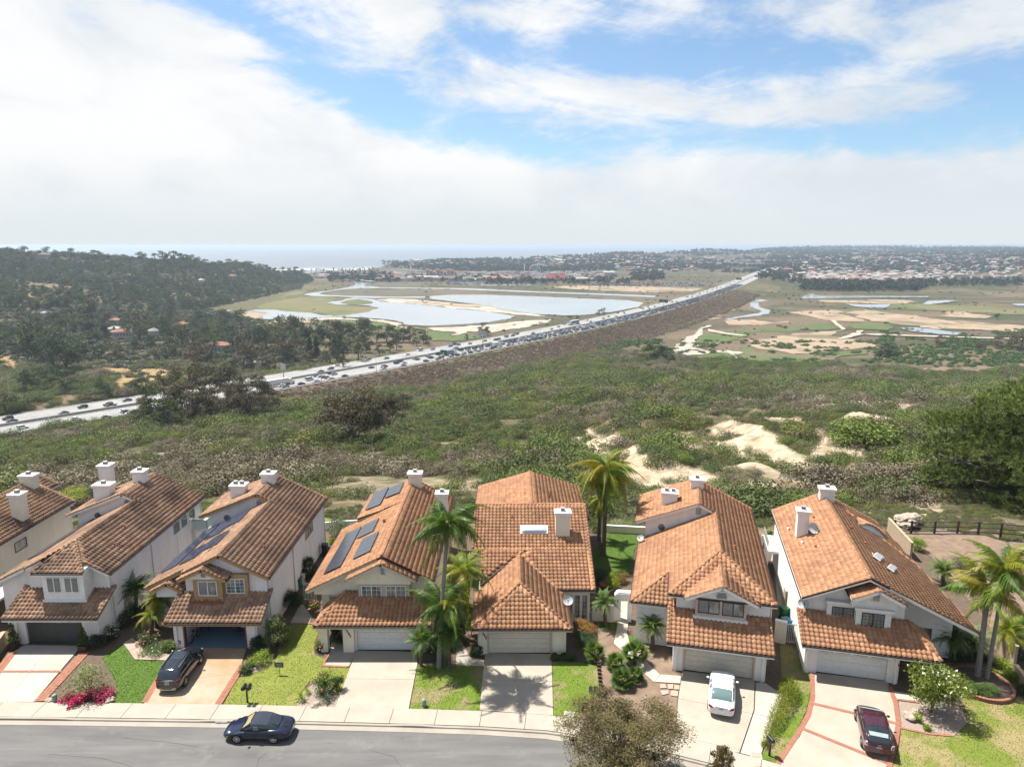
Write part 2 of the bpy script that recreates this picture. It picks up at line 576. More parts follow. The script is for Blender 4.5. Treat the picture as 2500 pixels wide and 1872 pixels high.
def fw_coord(X,Y):
 """(arc index, signed distance to the freeway's centre line; positive on the near side)."""
 sh = np.shape(X)
 X = np.ravel(X)
 Y = np.ravel(Y)
 idx = np.empty(len(X),np.int32)
 dist = np.empty(len(X))
 for i in range(0,len(X),40000):
  dx = X[i:i + 40000,None] - FWX[None]
  dy = Y[i:i + 40000,None] - FWY[None]
  k = np.argmin(dx * dx + dy * dy,1)
  idx[i:i + 40000] = k
  r = np.arange(len(k))
  dist[i:i + 40000] = dx[r,k] * FWN[k,0] + dy[r,k] * FWN[k,1]
  far = (dx[r,k] ** 2 + dy[r,k] ** 2) ** .5 > 90
  dist[i:i + 40000][far] = np.where(dist[i:i + 40000][far] < 0,-999,999)
 return idx.reshape(sh),dist.reshape(sh)
def height(X,Y,rough=True):
 X = np.asarray(X,float)
 Y = np.asarray(Y,float)
 u = X / np.maximum(Y,1)
 ly = np.log(np.maximum(Y,20))
 k = np.clip(np.searchsorted(_cu,u) - 1,0,len(_cu) - 2)
 f = np.clip((u - _cu[k]) / (_cu[k + 1] - _cu[k]),0,1)
 f = f * f * (3 - 2 * f)
 Zs = np.array([np.interp(ly,a,b) for a,b in _cp]) if X.ndim == 1 else np.array([np.interp(ly,a,b) for a,b in _cp])
 z0 = np.take_along_axis(Zs,k[None],0)[0]
 z1 = np.take_along_axis(Zs,(k + 1)[None],0)[0]
 z = z0 * (1 - f) + z1 * f
 if rough:
  n1 = fbm(X / 45,Y / 45,4,3) - .5
  n2 = fbm(X / 260,Y / 260,4,8) - .5
  wob = np.clip((Y - 85) / 120,0,1) * np.clip((z + 59.7) / 8,0,1)
  z = z + wob * (n1 * 6 * np.clip(Y / 300,.6,2.5) + n2 * 14 * np.clip((Y - 350) / 700,0,1))
  big = np.clip((Y - 600) / 500,0,1) * np.clip((z + 58) / 12,0,1)
  z = z + big * (np.abs(fbm(X / 150,Y / 330,3,21) - .5) * -26 + 4) * (Y < 2000)
  bl = np.clip((u - .10) / .08,0,1) * np.clip((.62 - u) / .1,0,1) * np.clip((Y - 92) / 25,0,1) * np.clip((300 - Y) / 90,0,1)
  g = np.abs(fbm(X / 22,Y / 40,3,31) - .5) * 2
  z = z + bl * (0.35 - g) * 11
 idx,d = fw_coord(X,Y)
 near = d > 0
 a = np.abs(d)
 wdt = np.where(near,34.0 + 55 * np.clip((Y - 1000) / 500,0,1),14.0)
 t = np.clip((a - FW_HALF - 1.0) / wdt,0,1)
 fz = FWZ[idx] - 0.35
 z = np.where(a < 120,fz * (1 - t) + z * t,z)
 return z
NCU,NCY = 560,620
us = np.linspace(-1.15,1.15,NCU)
ysr = np.exp(np.linspace(math.log(22),math.log(8800),NCY))
TU,TY = np.meshgrid(us,ysr)
TX = TU * TY
TZ = height(TX,TY)
PX,PY = proj(np.stack([TX.ravel(),TY.ravel(),TZ.ravel()],1))
PX = PX.reshape(TX.shape)
PY = PY.reshape(TX.shape)
jx = (fbm(TX / 14,TY / 14,4,50) - .5) * 44
jy = (fbm(TX / 14,TY / 14,4,51) - .5) * 20
QX,QY = PX + jx,PY + jy
C = np.zeros(TX.shape + (3,))
def mixc(mask,col,amt=1.0):
 m = (mask * amt)[...,None]
 C[:] = C * (1 - m) + np.array(col) * m
nA,nB,nC = fbm(TX / 12,TY / 12,4,60),fbm(TX / 60,TY / 60,4,61),fbm(TX / 5,TY / 5,3,62)
sm = lambda v,a,b: np.clip((v - a) / (b - a),0,1)
C[:] = (.11,.098,.055)
mixc(sm(nA,.48,.62),(.20,.155,.095),.85)
mixc(sm(nB,.5,.62),(.055,.066,.026),.7)
IDX,DF = fw_coord(TX,TY)
beyond = (DF < -FW_HALF)
valley = (TZ < -57.5) & (TY > 380)
mixc(valley.astype(float),(.098,.082,.055))
stk = fbm(TX / 300,TY / 60,5,68)
mixc(valley * sm(nB,.44,.58),(.07,.078,.036),.85)
mixc(valley * sm(stk,.50,.58),(.125,.10,.07),.8)
mixc(valley * sm(fbm(TX / 200,TY / 40,5,69),.54,.60),(.055,.07,.028),.8)
mixc(valley * sm(fbm(TX / 120,TY / 120,4,66),.52,.62),(.20,.15,.105),.6)
mixc((DF > FW_HALF) * sm(FW_HALF + 46 - DF,0,8) * (TY > 330) * (TY < 1250),(.12,.088,.066),.92)
mixc((DF > FW_HALF) * sm(FW_HALF + 9 - DF,0,4) * (TY > 500),(.09,.11,.04),.7)
hill = beyond & (TY < 2300) & (TZ > -57.5) & (TU < -.2)
mixc(hill.astype(float),(.045,.043,.028))
mixc(hill * sm(nB,.56,.68),(.12,.095,.065),.7)
farh = (TY > 2300) & (TZ > -58.5)
mixc(farh.astype(float),(.055,.058,.038))
mixc(farh * sm(nB,.55,.68),(.17,.14,.105),.5)
MARSH_EDGE = [(505,752),(610,733),(692,713),(745,704),(800,690),(860,700),(860,790),(700,785),(620,780),(560,768)]
ZONES = [  # (region, outline, colour, amount)
 ('s',MARSH_EDGE,(.115,.11,.05),1.0),
 ('l',[(460,840),(600,830),(900,835),(1080,840),(1300,900),(1150,930),(900,970),(700,960),(560,880)],(.36,.25,.12),.95),
 ('l',[(0,745),(80,760),(130,830),(60,850),(0,845)],(.33,.23,.12),.9),
 ('l',[(80,330),(300,320),(480,340),(560,380),(660,450),(560,430),(480,390),(250,400),(330,430),(150,430),(60,400)],(.25,.19,.125),.85),
 ('l',[(740,230),(860,230),(850,300),(730,290)],(.26,.16,.11),.6),
 ('l',[(1250,260),(1450,260),(1500,310),(1350,310)],(.27,.2,.14),.6),
 ('l',[(1370,330),(1500,310),(1700,320),(1640,370),(1430,380)],(.13,.15,.075),.8),
 ('l',[(380,1180),(620,1170),(830,1130),(860,1200),(560,1225),(400,1230)],(.33,.24,.13),.9),
 ('l',[(180,1040),(450,960),(640,1000),(400,1040),(200,1100)],(.24,.175,.11),.8),
 ('l',[(0,1290),(400,1290),(700,1330),(650,1475),(0,1475)],(.17,.135,.095),.7),
 ('m',[(120,990),(500,960),(900,935),(1190,940),(1150,955),(800,970),(500,985),(100,1030)],(.36,.27,.18),.85),
 ('m',[(1230,905),(1450,870),(1600,830),(1680,795),(1800,800),(1780,812),(1720,822),(1600,848),(1450,885)],(.37,.28,.18),.9),
 ('r',[(0,840),(300,850),(560,890),(640,905),(560,915),(250,880),(0,860)],(.36,.26,.18),.85),
 ('r',[(560,830),(900,800),(1180,820),(1150,840),(900,850),(640,880),(560,860)],(.26,.19,.13),.7),
 ('r',[(1640,830),(2212,810),(2212,900),(1900,900),(1650,880)],(.25,.19,.135),.8),
 ('r',[(1650,900),(2212,890),(2212,1000),(1900,990),(1650,960)],(.135,.12,.085),.8),
 ('s',[(1385,1080),(1425,1050),(1470,1055),(1560,1095),(1640,1145),(1720,1160),(1900,1178),(1880,1205),(1700,1200),(1560,1190),(1480,1160),(1430,1120)],(.52,.44,.33),.95),
 ('s',[(1690,1070),(1780,1035),(1880,1045),(1960,1110),(2000,1150),(1850,1140),(1780,1100)],(.50,.42,.31),.92),
 ('s',[(1640,1090),(1830,1020),(1930,985),(1960,1000),(1850,1045),(1740,1085)],(.48,.38,.28),.85),
 ('s',[(2120,1030),(2150,985),(2230,955),(2240,985),(2190,1020)],(.48,.39,.28),.85),
 ('s',[(1540,1030),(1640,1015),(1760,1000),(1740,1020),(1600,1045)],(.4,.29,.2),.6),
 ('s',[(1480,1120),(1600,1110),(1700,1150),(1640,1200),(1500,1190)],(.36,.27,.17),.6),
 ('s',[(2090,1235),(2300,1225),(2320,1260),(2110,1275)],(.5,.42,.3),.9),
 ('s',[(2240,1270),(2500,1270),(2700,1500),(2500,1560),(2330,1400),(2260,1310)],(.2,.165,.14),.9),
 ('s',[(690,1165),(840,1160),(1000,1162),(1180,1170),(1180,1200),(1000,1195),(850,1200),(760,1195)],(.3,.245,.17),.7),
 ('s',[(0,1160),(150,1165),(160,1215),(0,1215)],(.36,.3,.21),.6),
]
for reg,pts,col,amt in ZONES:
 pp = [pix(reg,x,y) for x,y in pts]
 mixc(inpoly(QX,QY,pp) * sm(nC,.22,.42),col,amt)
pp = [(1400,1050),(1700,1055),(1850,1005),(1960,975),(2080,985),(2260,950),(2270,1010),(2120,1060),(2100,1150),(1900,1205),(1600,1205),(1450,1150)]
mixc(inpoly(QX,QY,pp) * sm(fbm(TX / 9,TY / 13,5,140),.50,.57),(.46,.38,.28),.92)
tr = np.abs(fbm(TX / 90,TY / 90,3,150) - .5)
mixc((1 - sm(tr,.004,.012)) * (TY < 520) * (DF > FW_HALF + 45),(.34,.27,.19),.75)
gr = np.stack([TX,TY,TZ],-1).reshape(-1,3)
me = D.meshes.new('ground')
ii = np.arange(NCU * NCY).reshape(NCY,NCU)
fq = np.stack([ii[:-1,:-1],ii[:-1,1:],ii[1:,1:],ii[1:,:-1]],-1).reshape(-1,4)
me.vertices.add(len(gr))
me.vertices.foreach_set('co',gr.astype(np.float32).reshape(-1))
me.loops.add(fq.size)
me.loops.foreach_set('vertex_index',fq.astype(np.int32).reshape(-1))
me.polygons.add(len(fq))
me.polygons.foreach_set('loop_start',np.arange(0,fq.size,4,dtype=np.int32))
me.polygons.foreach_set('use_smooth',np.ones(len(fq),bool))
ca = me.color_attributes.new('land','FLOAT_COLOR','POINT')
ca.data.foreach_set('color',np.concatenate([C * .74,np.ones(C.shape[:2] + (1,))],-1).astype(np.float32).reshape(-1))
me.update(calc_edges=True)
m,nt,out = new_mat('open_land')
at = nt.new('ShaderNodeAttribute',attribute_name='land')
p = nt.pos()
n1 = nt.noise(p,.35,5,.65)
n2 = nt.noise(p,.035,4,.6)
c = nt.mix(nt.mapr(n1,.35,.65),(.62,.60,.56),(1.28,1.25,1.2))
c = nt.mix(1.0,at.outputs[0],c,'MULTIPLY')
c = nt.mix(nt.mapr(n2,.5,.7,0,.3),c,(.07,.075,.035))
finish(nt,out,c,.95,bump=n1,bstr=.9,bdist=.6,spec=.15)
me.materials.append(m)
MAT_LAND = m
ground = link('ground',me)
ground['kind'] = 'structure'
# ---------------------------------------------------------------- sea, lagoon, channels, flats
m,nt,out = new_mat('sea_water')
p = nt.scalev(nt.pos(),(1,2.2,1))
finish(nt,out,(.10,.115,.12),.38,bump=nt.noise(p,.02,6,.6),bstr=.5,bdist=8.0,spec=.5)
MAT_SEA = m
m,nt,out = new_mat('lagoon_water')
p = nt.pos()
c = nt.mix(nt.mapr(nt.noise(nt.scalev(p,(1,1,1)),.006,4,.6),.4,.65),(.23,.245,.245),(.18,.195,.195))
finish(nt,out,c,.13,bump=nt.noise(p,.25,4,.6),bstr=.12,bdist=.5,spec=.5)
MAT_LAGOON = m
sea = sheet('sea',[(-26000,2250,-61.5),(26000,2250,-61.5),(26000,42000,-61.5),(-26000,42000,-61.5)],MAT_SEA)
WZ = -59.55
def patch_mat(name,c1,c2,sc=.03,c3=None):
 c1,c2,c3 = kc(c1,.78),kc(c2,.78),kc(c3,.78) if c3 else None
 m,nt,out = new_mat(name)
 p = nt.pos()
 q = nt.scalev(p,(1.0,1.0,1))
 c = nt.mix(nt.mapr(nt.noise(q,sc,6,.65),.4,.62),c1,c2)
 if c3:
  c = nt.mix(nt.mapr(nt.noise(q,sc * .35,5,.6),.52,.6),c,c3)
 finish(nt,out,c,.95,bump=nt.noise(p,.5,3),bstr=.4,bdist=.3,spec=.15)
 return m
MAT_MARSH = patch_mat('salt_marsh',(.125,.13,.055),(.17,.145,.075),.02,(.10,.12,.045))
MAT_DMARSH = patch_mat('dark_marsh',(.095,.09,.06),(.13,.11,.075),.02)
MAT_SAND = patch_mat('tan_flat',(.36,.275,.19),(.26,.20,.14),.05,(.16,.14,.085))
MAT_SALT = patch_mat('salt_crust',(.48,.42,.35),(.33,.27,.20),.05)
MAT_MEADOW = patch_mat('wet_meadow',(.075,.115,.035),(.11,.125,.055),.04,(.14,.12,.075))
MAT_MUD = patch_mat('dry_creek',(.40,.36,.31),(.33,.29,.24),.05)
FLATS = [  # name, material, layer, region, outline
 ('marsh',MAT_MARSH,0,'m',[(-180,470),(-120,440),(0,418),(130,400),(300,405),(260,440),(330,455),(550,465),(530,485),(430,505),(300,520),(180,503),(0,492),(-130,490)]),
 ('marsh',MAT_MARSH,0,'m',[(60,372),(150,368),(80,390),(-40,415),(-90,425),(-60,400)]),
 ('marsh',MAT_DMARSH,0,'m',[(210,380),(280,362),(420,357),(780,357),(1040,366),(1500,380),(2212,410),(2350,420),(2300,440),(2050,424),(1500,401),(1200,391),(960,391),(860,401),(620,403),(300,400)]),
 ('marsh',MAT_DMARSH,0,'m',[(470,335),(560,320),(900,325),(1250,335),(1700,350),(2212,380),(2212,396),(1900,384),(1500,371),(1250,359),(1040,351),(560,346)]),
 ('sand_flat',MAT_SAND,2,'m',[(1570,345),(1700,338),(2050,340),(2350,352),(2500,352),(2430,372),(2212,378),(1950,370),(1700,357)]),
 ('sand_flat',MAT_SALT,1,'m',[(545,425),(600,415),(760,420),(900,432),(1060,448),(1180,456),(1230,463),(1290,481),(1480,509),(1560,520),(1500,522),(1370,510),(1200,490),(1060,477),(900,459),(760,444),(640,438)]),
 ('sand_flat',MAT_SAND,2,'m',[(700,426),(900,438),(1060,455),(1180,462),(1150,470),(1000,462),(850,446),(720,436)]),
 ('marsh',MAT_DMARSH,2,'m',[(1330,540),(1380,520),(1500,520),(1600,530),(1580,545),(1450,545),(1300,560),(1050,580),(850,588),(730,582),(880,578),(1050,570),(1200,558)]),
 ('salt_flat',MAT_SALT,1,'m',[(850,592),(1050,582),(1250,567),(1400,548),(1440,537),(1610,538),(1560,560),(1400,590),(1230,615),(1100,612),(1000,640),(975,634),(1010,614),(860,606)]),
 ('salt_flat',MAT_SALT,1,'m',[(330,528),(480,538),(620,548),(680,568),(720,590),(860,605),(840,612),(700,592),(640,572),(560,552),(380,541),(60,545),(60,538),(200,530)]),
 ('meadow',MAT_MEADOW,1,'m',[(740,585),(860,607),(1010,620),(985,634),(1060,630),(1180,640),(1060,668),(870,668),(760,620)]),
 ('meadow',MAT_MEADOW,1,'m',[(330,545),(560,555),(640,575),(700,595),(500,600),(300,570)]),
 ('sand_flat',MAT_SAND,1,'l',[(1420,495),(1560,490),(1750,505),(1850,520),(1780,535),(1560,540),(1450,520)]),
 ('sand_flat',MAT_SAND,1,'l',[(1540,550),(1850,545),(1900,552),(1650,580),(1540,575)]),
 ('sand_flat',MAT_SAND,1,'r',[(565,695),(620,665),(720,650),(830,635),(1000,615),(1100,605),(1140,602),(1080,620),(1040,640),(1180,660),(1300,690),(1320,710),(1180,720),(1020,735),(850,748),(700,735),(600,715)]),
 ('sand_flat',MAT_SAND,1,'r',[(820,500),(900,485),(1080,480),(1100,500),(1170,520),(1270,545),(1180,558),(1050,545),(930,520)]),
 ('sand_flat',MAT_SAND,1,'r',[(1160,490),(1250,480),(1400,500),(1600,520),(1750,545),(2000,560),(2300,580),(2300,620),(1950,600),(1700,600),(1560,580),(1380,560),(1280,545),(1200,515)]),
 ('sand_flat',MAT_SAND,1,'r',[(400,548),(500,540),(700,540),(830,545),(780,560),(650,570),(480,572)]),
 ('sand_flat',MAT_SAND,1,'r',[(640,430),(900,425),(1300,420),(1500,425),(1600,435),(1400,445),(1100,440),(800,441)]),
 ('sand_flat',MAT_SAND,1,'r',[(1700,500),(1850,495),(2000,515),(1990,535),(1850,530),(1740,520)]),
 ('sand_flat',MAT_SAND,1,'r',[(310,530),(370,480),(400,460),(500,462),(420,490),(330,545)]),
 ('meadow',MAT_MEADOW,1,'r',[(120,752),(350,745),(500,720),(560,700),(700,740),(850,752),(1000,742),(1300,722),(1100,780),(900,800),(500,795),(250,785)]),
 ('meadow',MAT_MEADOW,1,'r',[(215,680),(240,640),(400,612),(600,598),(900,580),(1080,558),(1110,590),(1040,600),(800,610),(560,632),(400,690),(300,712)]),
 ('meadow',MAT_MEADOW,1,'r',[(1115,578),(1250,562),(1460,580),(1400,602),(1150,598)]),
 ('marsh',MAT_DMARSH,0,'r',[(560,470),(700,455),(900,465),(1100,475),(900,483),(760,500),(820,515),(700,530),(560,535)]),
 ('marsh',MAT_DMARSH,0,'r',[(1100,545),(1170,500),(1230,520),(1330,560),(1450,580),(1250,562)]),
 ('marsh',MAT_MARSH,0,'r',[(1450,445),(1700,450),(2300,480),(2300,510),(1900,500),(1600,480),(1300,470)]),
]
WATER = [
 ('lagoon','m',[(0,492),(90,497),(150,502),(210,514),(300,520),(380,512),(480,496),(550,471),(510,459),(420,453),(300,453),(245,441),(270,432),(330,428),(360,415),(400,410),(520,418),(560,432),(640,440),(760,446),(900,461),(1060,479),(1200,491),(1300,508),(1370,520),(1340,535),(1200,557),(1050,570),(880,578),(730,575),(690,560),(640,545),(540,534),(420,528),(330,524),(200,529),(60,536),(-60,545),(-160,535),(-120,500),(-250,490),(-180,480),(-60,482)]),
 ('lagoon','m',[(830,403),(960,393),(1200,392),(1500,402),(1800,415),(2050,425),(2140,440),(2110,465),(1960,495),(1800,513),(1680,517),(1500,508),(1280,480),(1230,462),(1060,440),(870,418)]),
 ('river','m',[(365,290),(425,288),(455,308),(530,322),(470,335),(560,347),(800,350),(1040,352),(1250,360),(1500,372),(1900,385),(2212,398),(2212,408),(1900,395),(1450,378),(1200,368),(1000,360),(780,356),(560,354),(420,356),(330,362),(250,372),(190,385),(230,392),(340,398),(480,400),(620,404),(860,402),(850,412),(620,411),(520,413),(430,409),(300,403),(150,400),(100,392),(140,382),(250,368),(350,350),(410,335),(400,315),(370,305)]),
 ('river','l',[(1250,500),(1300,488),(1400,482),(1370,492),(1290,506)]),
 ('river','r',[(520,425),(600,408),(680,404),(760,401),(880,404),(920,384),(950,384),(985,399),(1150,399),(1400,399),(1640,401),(1640,408),(1300,409),(1000,413),(800,414),(700,421),(640,433),(570,436)]),
 ('river','r',[(570,438),(628,440),(618,455),(645,475),(692,486),(686,502),(630,517),(520,527),(430,545),(425,537),(540,515),(620,500),(640,492),(600,475),(566,462)]),
 ('pond','r',[(1140,445),(1250,450),(1420,447),(1380,469),(1300,471),(1200,463)]),
 ('pond','r',[(1640,429),(1740,424),(1820,427),(1720,441),(1640,451),(1600,446)]),
 ('pond','r',[(1470,590),(1560,588),(1700,602),(1860,624),(1800,634),(1650,622),(1520,607)]),
 ('pond','r',[(2130,446),(2260,444),(2260,458),(2170,458)]),
]
for nm,mt,ly,reg,pts in FLATS:
 sheet(nm,G(reg,pts,WZ + .0 + ly * .16),mt,jag=7.0 if reg == 'r' else 3.5,step=5)
for nm,reg,pts in WATER:
 sheet(nm,G(reg,pts,WZ + .55),MAT_LAGOON,jag=2.0,step=6)
sheet('dry_creek',G('r',[(325,573),(270,588),(235,625),(190,650),(140,690),(110,710),(125,740),(190,755),(270,750),(350,735),(440,742),(500,775),(490,750),(530,738),(440,725),(380,725),(300,728),(250,705),(300,690),(395,680),(300,690),(225,685),(250,650),(290,625),(280,600),(335,580)],WZ + .62),MAT_MUD,jag=2.0,step=5)
for pts in ([(1050,545),(1075,545),(1120,580),(1140,600),(1125,602),(1090,578)],[(1095,655),(1180,625),(1215,605),(1250,604),(1230,625),(1290,632),(1700,645),(2100,655),(2250,662),(2250,657),(2100,650),(1700,638),(1300,625),(1240,630),(1180,645),(1110,658)],
   [(310,595),(430,620),(550,635),(545,641),(420,628),(320,612)],[(500,410),(560,380),(650,352),(655,358),(570,388),(510,415)]):
 sheet('path',G('r',pts,WZ + .68),MAT_SALT,jag=.8,step=6)
sheet('island',G('m',[(322,440),(360,425),(430,417),(500,430),(522,441),(460,449),(380,450)],WZ + .8),MAT_MARSH,jag=2.0,step=6)
sheet('ground',[(-900,-290,-.3),(900,-290,-.3),(900,24,-.3),(-900,24,-.3)],MAT_MARSH)  # near_ground
sheet('beach',[(-330,2700,-60.6),(-700,2640,-60.6),(-1400,2500,-60.6),(-1400,2560,-61.2),(-700,2760,-61.2),(-330,2830,-61.2),(-440 + 0,2900,-61.2),(-560,3020,-61.2),(-380,3000,-60.6)],patch_mat('beach_sand',(.62,.58,.5),(.5,.46,.4),.02),jag=4,step=15)
m,nt,out = new_mat('surf_foam')
finish(nt,out,(.82,.85,.86),.7,bump=nt.noise(nt.pos(),.1,3))
for i,(y0,wd) in enumerate(((2880,16),(2960,12),(3060,10))):
 pts = []
 xs = np.linspace(-1500,-330,40)
 yy = y0 + (xs + 330) * .22
 a = [(x,y + 12 * math.sin(x / 60 + i),-61.3) for x,y in zip(xs,yy)]
 b = [(x,y + 12 * math.sin(x / 60 + i) + wd * (.6 + .4 * math.sin(x / 35)),-61.3) for x,y in zip(xs,yy)]
 sheet('surf',a + b[::-1],m)
# ---------------------------------------------------------------- haze: one closed box of even, thin air
mz = D.materials.new('haze_air')
mz.use_nodes = True
mz.node_tree.nodes.clear()
nz = NT(mz.node_tree)
oz = nz.new('ShaderNodeOutputMaterial')
pv = nz.new('ShaderNodeVolumePrincipled')
pv.inputs['Color'].default_value = (.60,.71,.84,1)
pv.inputs['Density'].default_value = 0.000098
pv.inputs['Anisotropy'].default_value = 0.25
nz.l.new(pv.outputs[0],oz.inputs['Volume'])
hz = MB().box(-27000,-400,-90,27000,43000,33.5).build('haze',mz)
hz['kind'] = 'stuff'
# ---------------------------------------------------------------- foliage materials and prototypes
def leafmat(name,stops,spatial=0.02,trans=0.28,tintamt=0.5,rough=0.7):
 """Leaf colour: per-plant choice along stops (random + where it grows), per-leaf tint."""
 m,nt,out = new_mat(name)
 oi = nt.new('ShaderNodeObjectInfo')
 nz_ = nt.noise(oi.outputs['Location'],spatial,2)
 f = nt.math('ADD',nt.math('MULTIPLY',oi.outputs['Random'],.55),nt.math('MULTIPLY',nt.mapr(nz_,.3,.7),.45))
 k = len(stops)
 stops = [kc(s,.93) for s in stops]
 c = nt.ramp(f,[((i + .5) / k,s) for i,s in enumerate(stops)])
 ti = nt.new('ShaderNodeAttribute',attribute_name='tint').outputs['Fac']
 g = nt.mapr(ti,0,1,1 - tintamt,1 + tintamt * 1.1)
 gc = nt.new('ShaderNodeCombineColor')
 nt.put(gc.inputs[0],g)
 nt.put(gc.inputs[1],g)
 nt.put(gc.inputs[2],nt.math('MULTIPLY',g,.95))
 c = nt.mix(1.0,c,gc.outputs[0],'MULTIPLY')
 b = nt.new('ShaderNodeBsdfPrincipled')
 nt.l.new(c,b.inputs['Base Color'])
 b.inputs['Roughness'].default_value = rough
 b.inputs['Specular IOR Level'].default_value = .25
 t = nt.new('ShaderNodeBsdfTranslucent')
 nt.l.new(nt.mix(1.0,c,(1.3,1.35,.55),'MULTIPLY'),t.inputs[0])
 ms = nt.new('ShaderNodeMixShader')
 ms.inputs[0].default_value = trans
 nt.l.new(b.outputs[0],ms.inputs[1])
 nt.l.new(t.outputs[0],ms.inputs[2])
 nt.l.new(ms.outputs[0],out.inputs[0])
 return m
def leaf_quads(pts,size,rs,aspect=.6,up=.0,nrm=None,jitter=1.0):
 """Quads at pts with random orientation leaning to nrm."""
 n = len(pts)
 d = rs.normal(size=(n,3)) * jitter
 if nrm is not None:
  d += nrm * 1.1
 d[:,2] += up
 d /= np.linalg.norm(d,axis=1)[:,None] + 1e-9
 a = np.cross(d,rs.normal(size=(n,3)))
 a /= np.linalg.norm(a,axis=1)[:,None] + 1e-9
 b = np.cross(d,a)
 s = (size * (.6 + .8 * rs.random(n)))[:,None]
 a = a * s
 b = b * s * aspect
 return np.stack([pts - a,pts - b * .8,pts + a,pts + b * .8],1)
def lobe_points(lobes,n,rs,shell=.45,flat=0.0):
 vol = np.array([l[3] * l[4] + l[4] * l[5] + l[3] * l[5] for l in lobes])
 pick = rs.choice(len(lobes),n,p=vol / vol.sum())
 L = np.array(lobes)[pick]
 d = rs.normal(size=(n,3))
 d /= np.linalg.norm(d,axis=1)[:,None]
 low = d[:,2] < -.35
 d[low,2] *= -.7
 r = (1 - shell * rs.random(n) ** 1.6) * (1 + .13 * rs.normal(size=n))
 P = L[:,:3] + d * L[:,3:6] * r[:,None]
 return P,d,pick
def crown_data(lobes,n,size,seed,aspect=.6,shell=.45,jitter=1.0):
 rs = np.random.default_rng(seed)
 P,d,pick = lobe_points(lobes,n,rs,shell)
 Q = leaf_quads(P,size,rs,aspect,nrm=d,jitter=jitter)
 lt = rs.random(len(lobes))
 tint = np.clip(.5 * lt[pick] + .5 * rs.random(n) ,0,1)
 return Q,tint
def rand_lobes(seed,R0,H,n,rl,flat=1.0,z0=0.0,spread=1.0):
 rs = np.random.default_rng(seed)
 out = []
 for i in range(n):
  a = rs.random() * 2 * math.pi
  t = rs.random() ** .6
  z = z0 + H * rs.random()
  k = math.sqrt(max(0,1 - ((z - z0) / H - .35) ** 2 * 1.6))
  r = rl * (.7 + .6 * rs.random())
  out.append((math.cos(a) * R0 * t * k * spread,math.sin(a) * R0 * t * k * spread,z,r,r,r * .75 * flat))
 return out
BARK = mat('bark',(.16,.13,.105),.9,(.09,.075,.06),6,30,bstr=.5)
BARK_PALE = mat('pale_bark',(.42,.38,.33),.9,(.24,.2,.17),6,30,bstr=.5)
L_SCRUB = leafmat('scrub_leaves',[(.085,.105,.035),(.11,.105,.05),(.07,.095,.03),(.10,.12,.055),(.125,.17,.03),(.07,.085,.04),(.15,.16,.035),(.15,.13,.10),(.085,.11,.045)],.03,.15,.26)
L_DRY = leafmat('dry_scrub',[(.125,.10,.072),(.155,.125,.095),(.11,.10,.06),(.20,.17,.13),(.12,.12,.065)],.02,.12,.28)
L_EMB = leafmat('embankment_brush',[(.14,.10,.078),(.18,.135,.10),(.12,.09,.068),(.21,.16,.12),(.15,.12,.085)],.02,.1)
L_RIP = leafmat('riparian_leaves',[(.055,.10,.035),(.07,.12,.04),(.045,.08,.035),(.085,.11,.05)],.02,.25)
L_WOOD = leafmat('woodland_leaves',[(.055,.078,.032),(.072,.094,.036),(.048,.070,.036),(.115,.12,.045),(.085,.088,.052)],.01,.15)
L_FAR = leafmat('far_leaves',[(.022,.032,.02),(.03,.042,.024),(.025,.036,.024),(.042,.052,.026)],.003,.12)
L_EUC = leafmat('eucalyptus_leaves',[(.085,.075,.05),(.105,.082,.055),(.068,.064,.038)],.02,.2)
L_MIX = leafmat('mixed_tree_leaves',[(.038,.055,.022),(.065,.062,.034),(.032,.05,.026),(.06,.085,.024),(.09,.066,.044)],.02,.2)
def shrub_mesh(name,seed,n,size,m,hgt=.62,lob=6):
 rs = np.random.default_rng(seed)
 lobes = [(0,0,.05,.75,.75,hgt)]
 for i in range(lob):
  a = rs.random() * 6.28
  t = .25 + .55 * rs.random()
  r = .32 + .25 * rs.random()
  lobes.append((math.cos(a) * t,math.sin(a) * t,.1 + .25 * rs.random(),r,r,r * .9 * (hgt / .62)))
 Q,ti = crown_data(lobes,n,size,seed + 1,.6,.35,.42)
 Q[:,:,2] = np.maximum(Q[:,:,2],-.12)
 return quads_mesh(name,Q,m,ti)
P_SCRUB = [proto(shrub_mesh('scrub',10 + i,1900,.040,L_SCRUB,.52 + .08 * (i % 3),5 + i)) for i in range(4)]
P_SCRUB += [proto(shrub_mesh('scrub',30 + i,1500,.043,L_DRY,.48,7)) for i in range(2)]
P_EMB = [proto(shrub_mesh('brush',50 + i,110,.19,L_EMB,.6,4)) for i in range(3)]
P_RIP = [proto(shrub_mesh('riparian',60 + i,160,.17,L_RIP,.65,5)) for i in range(3)]
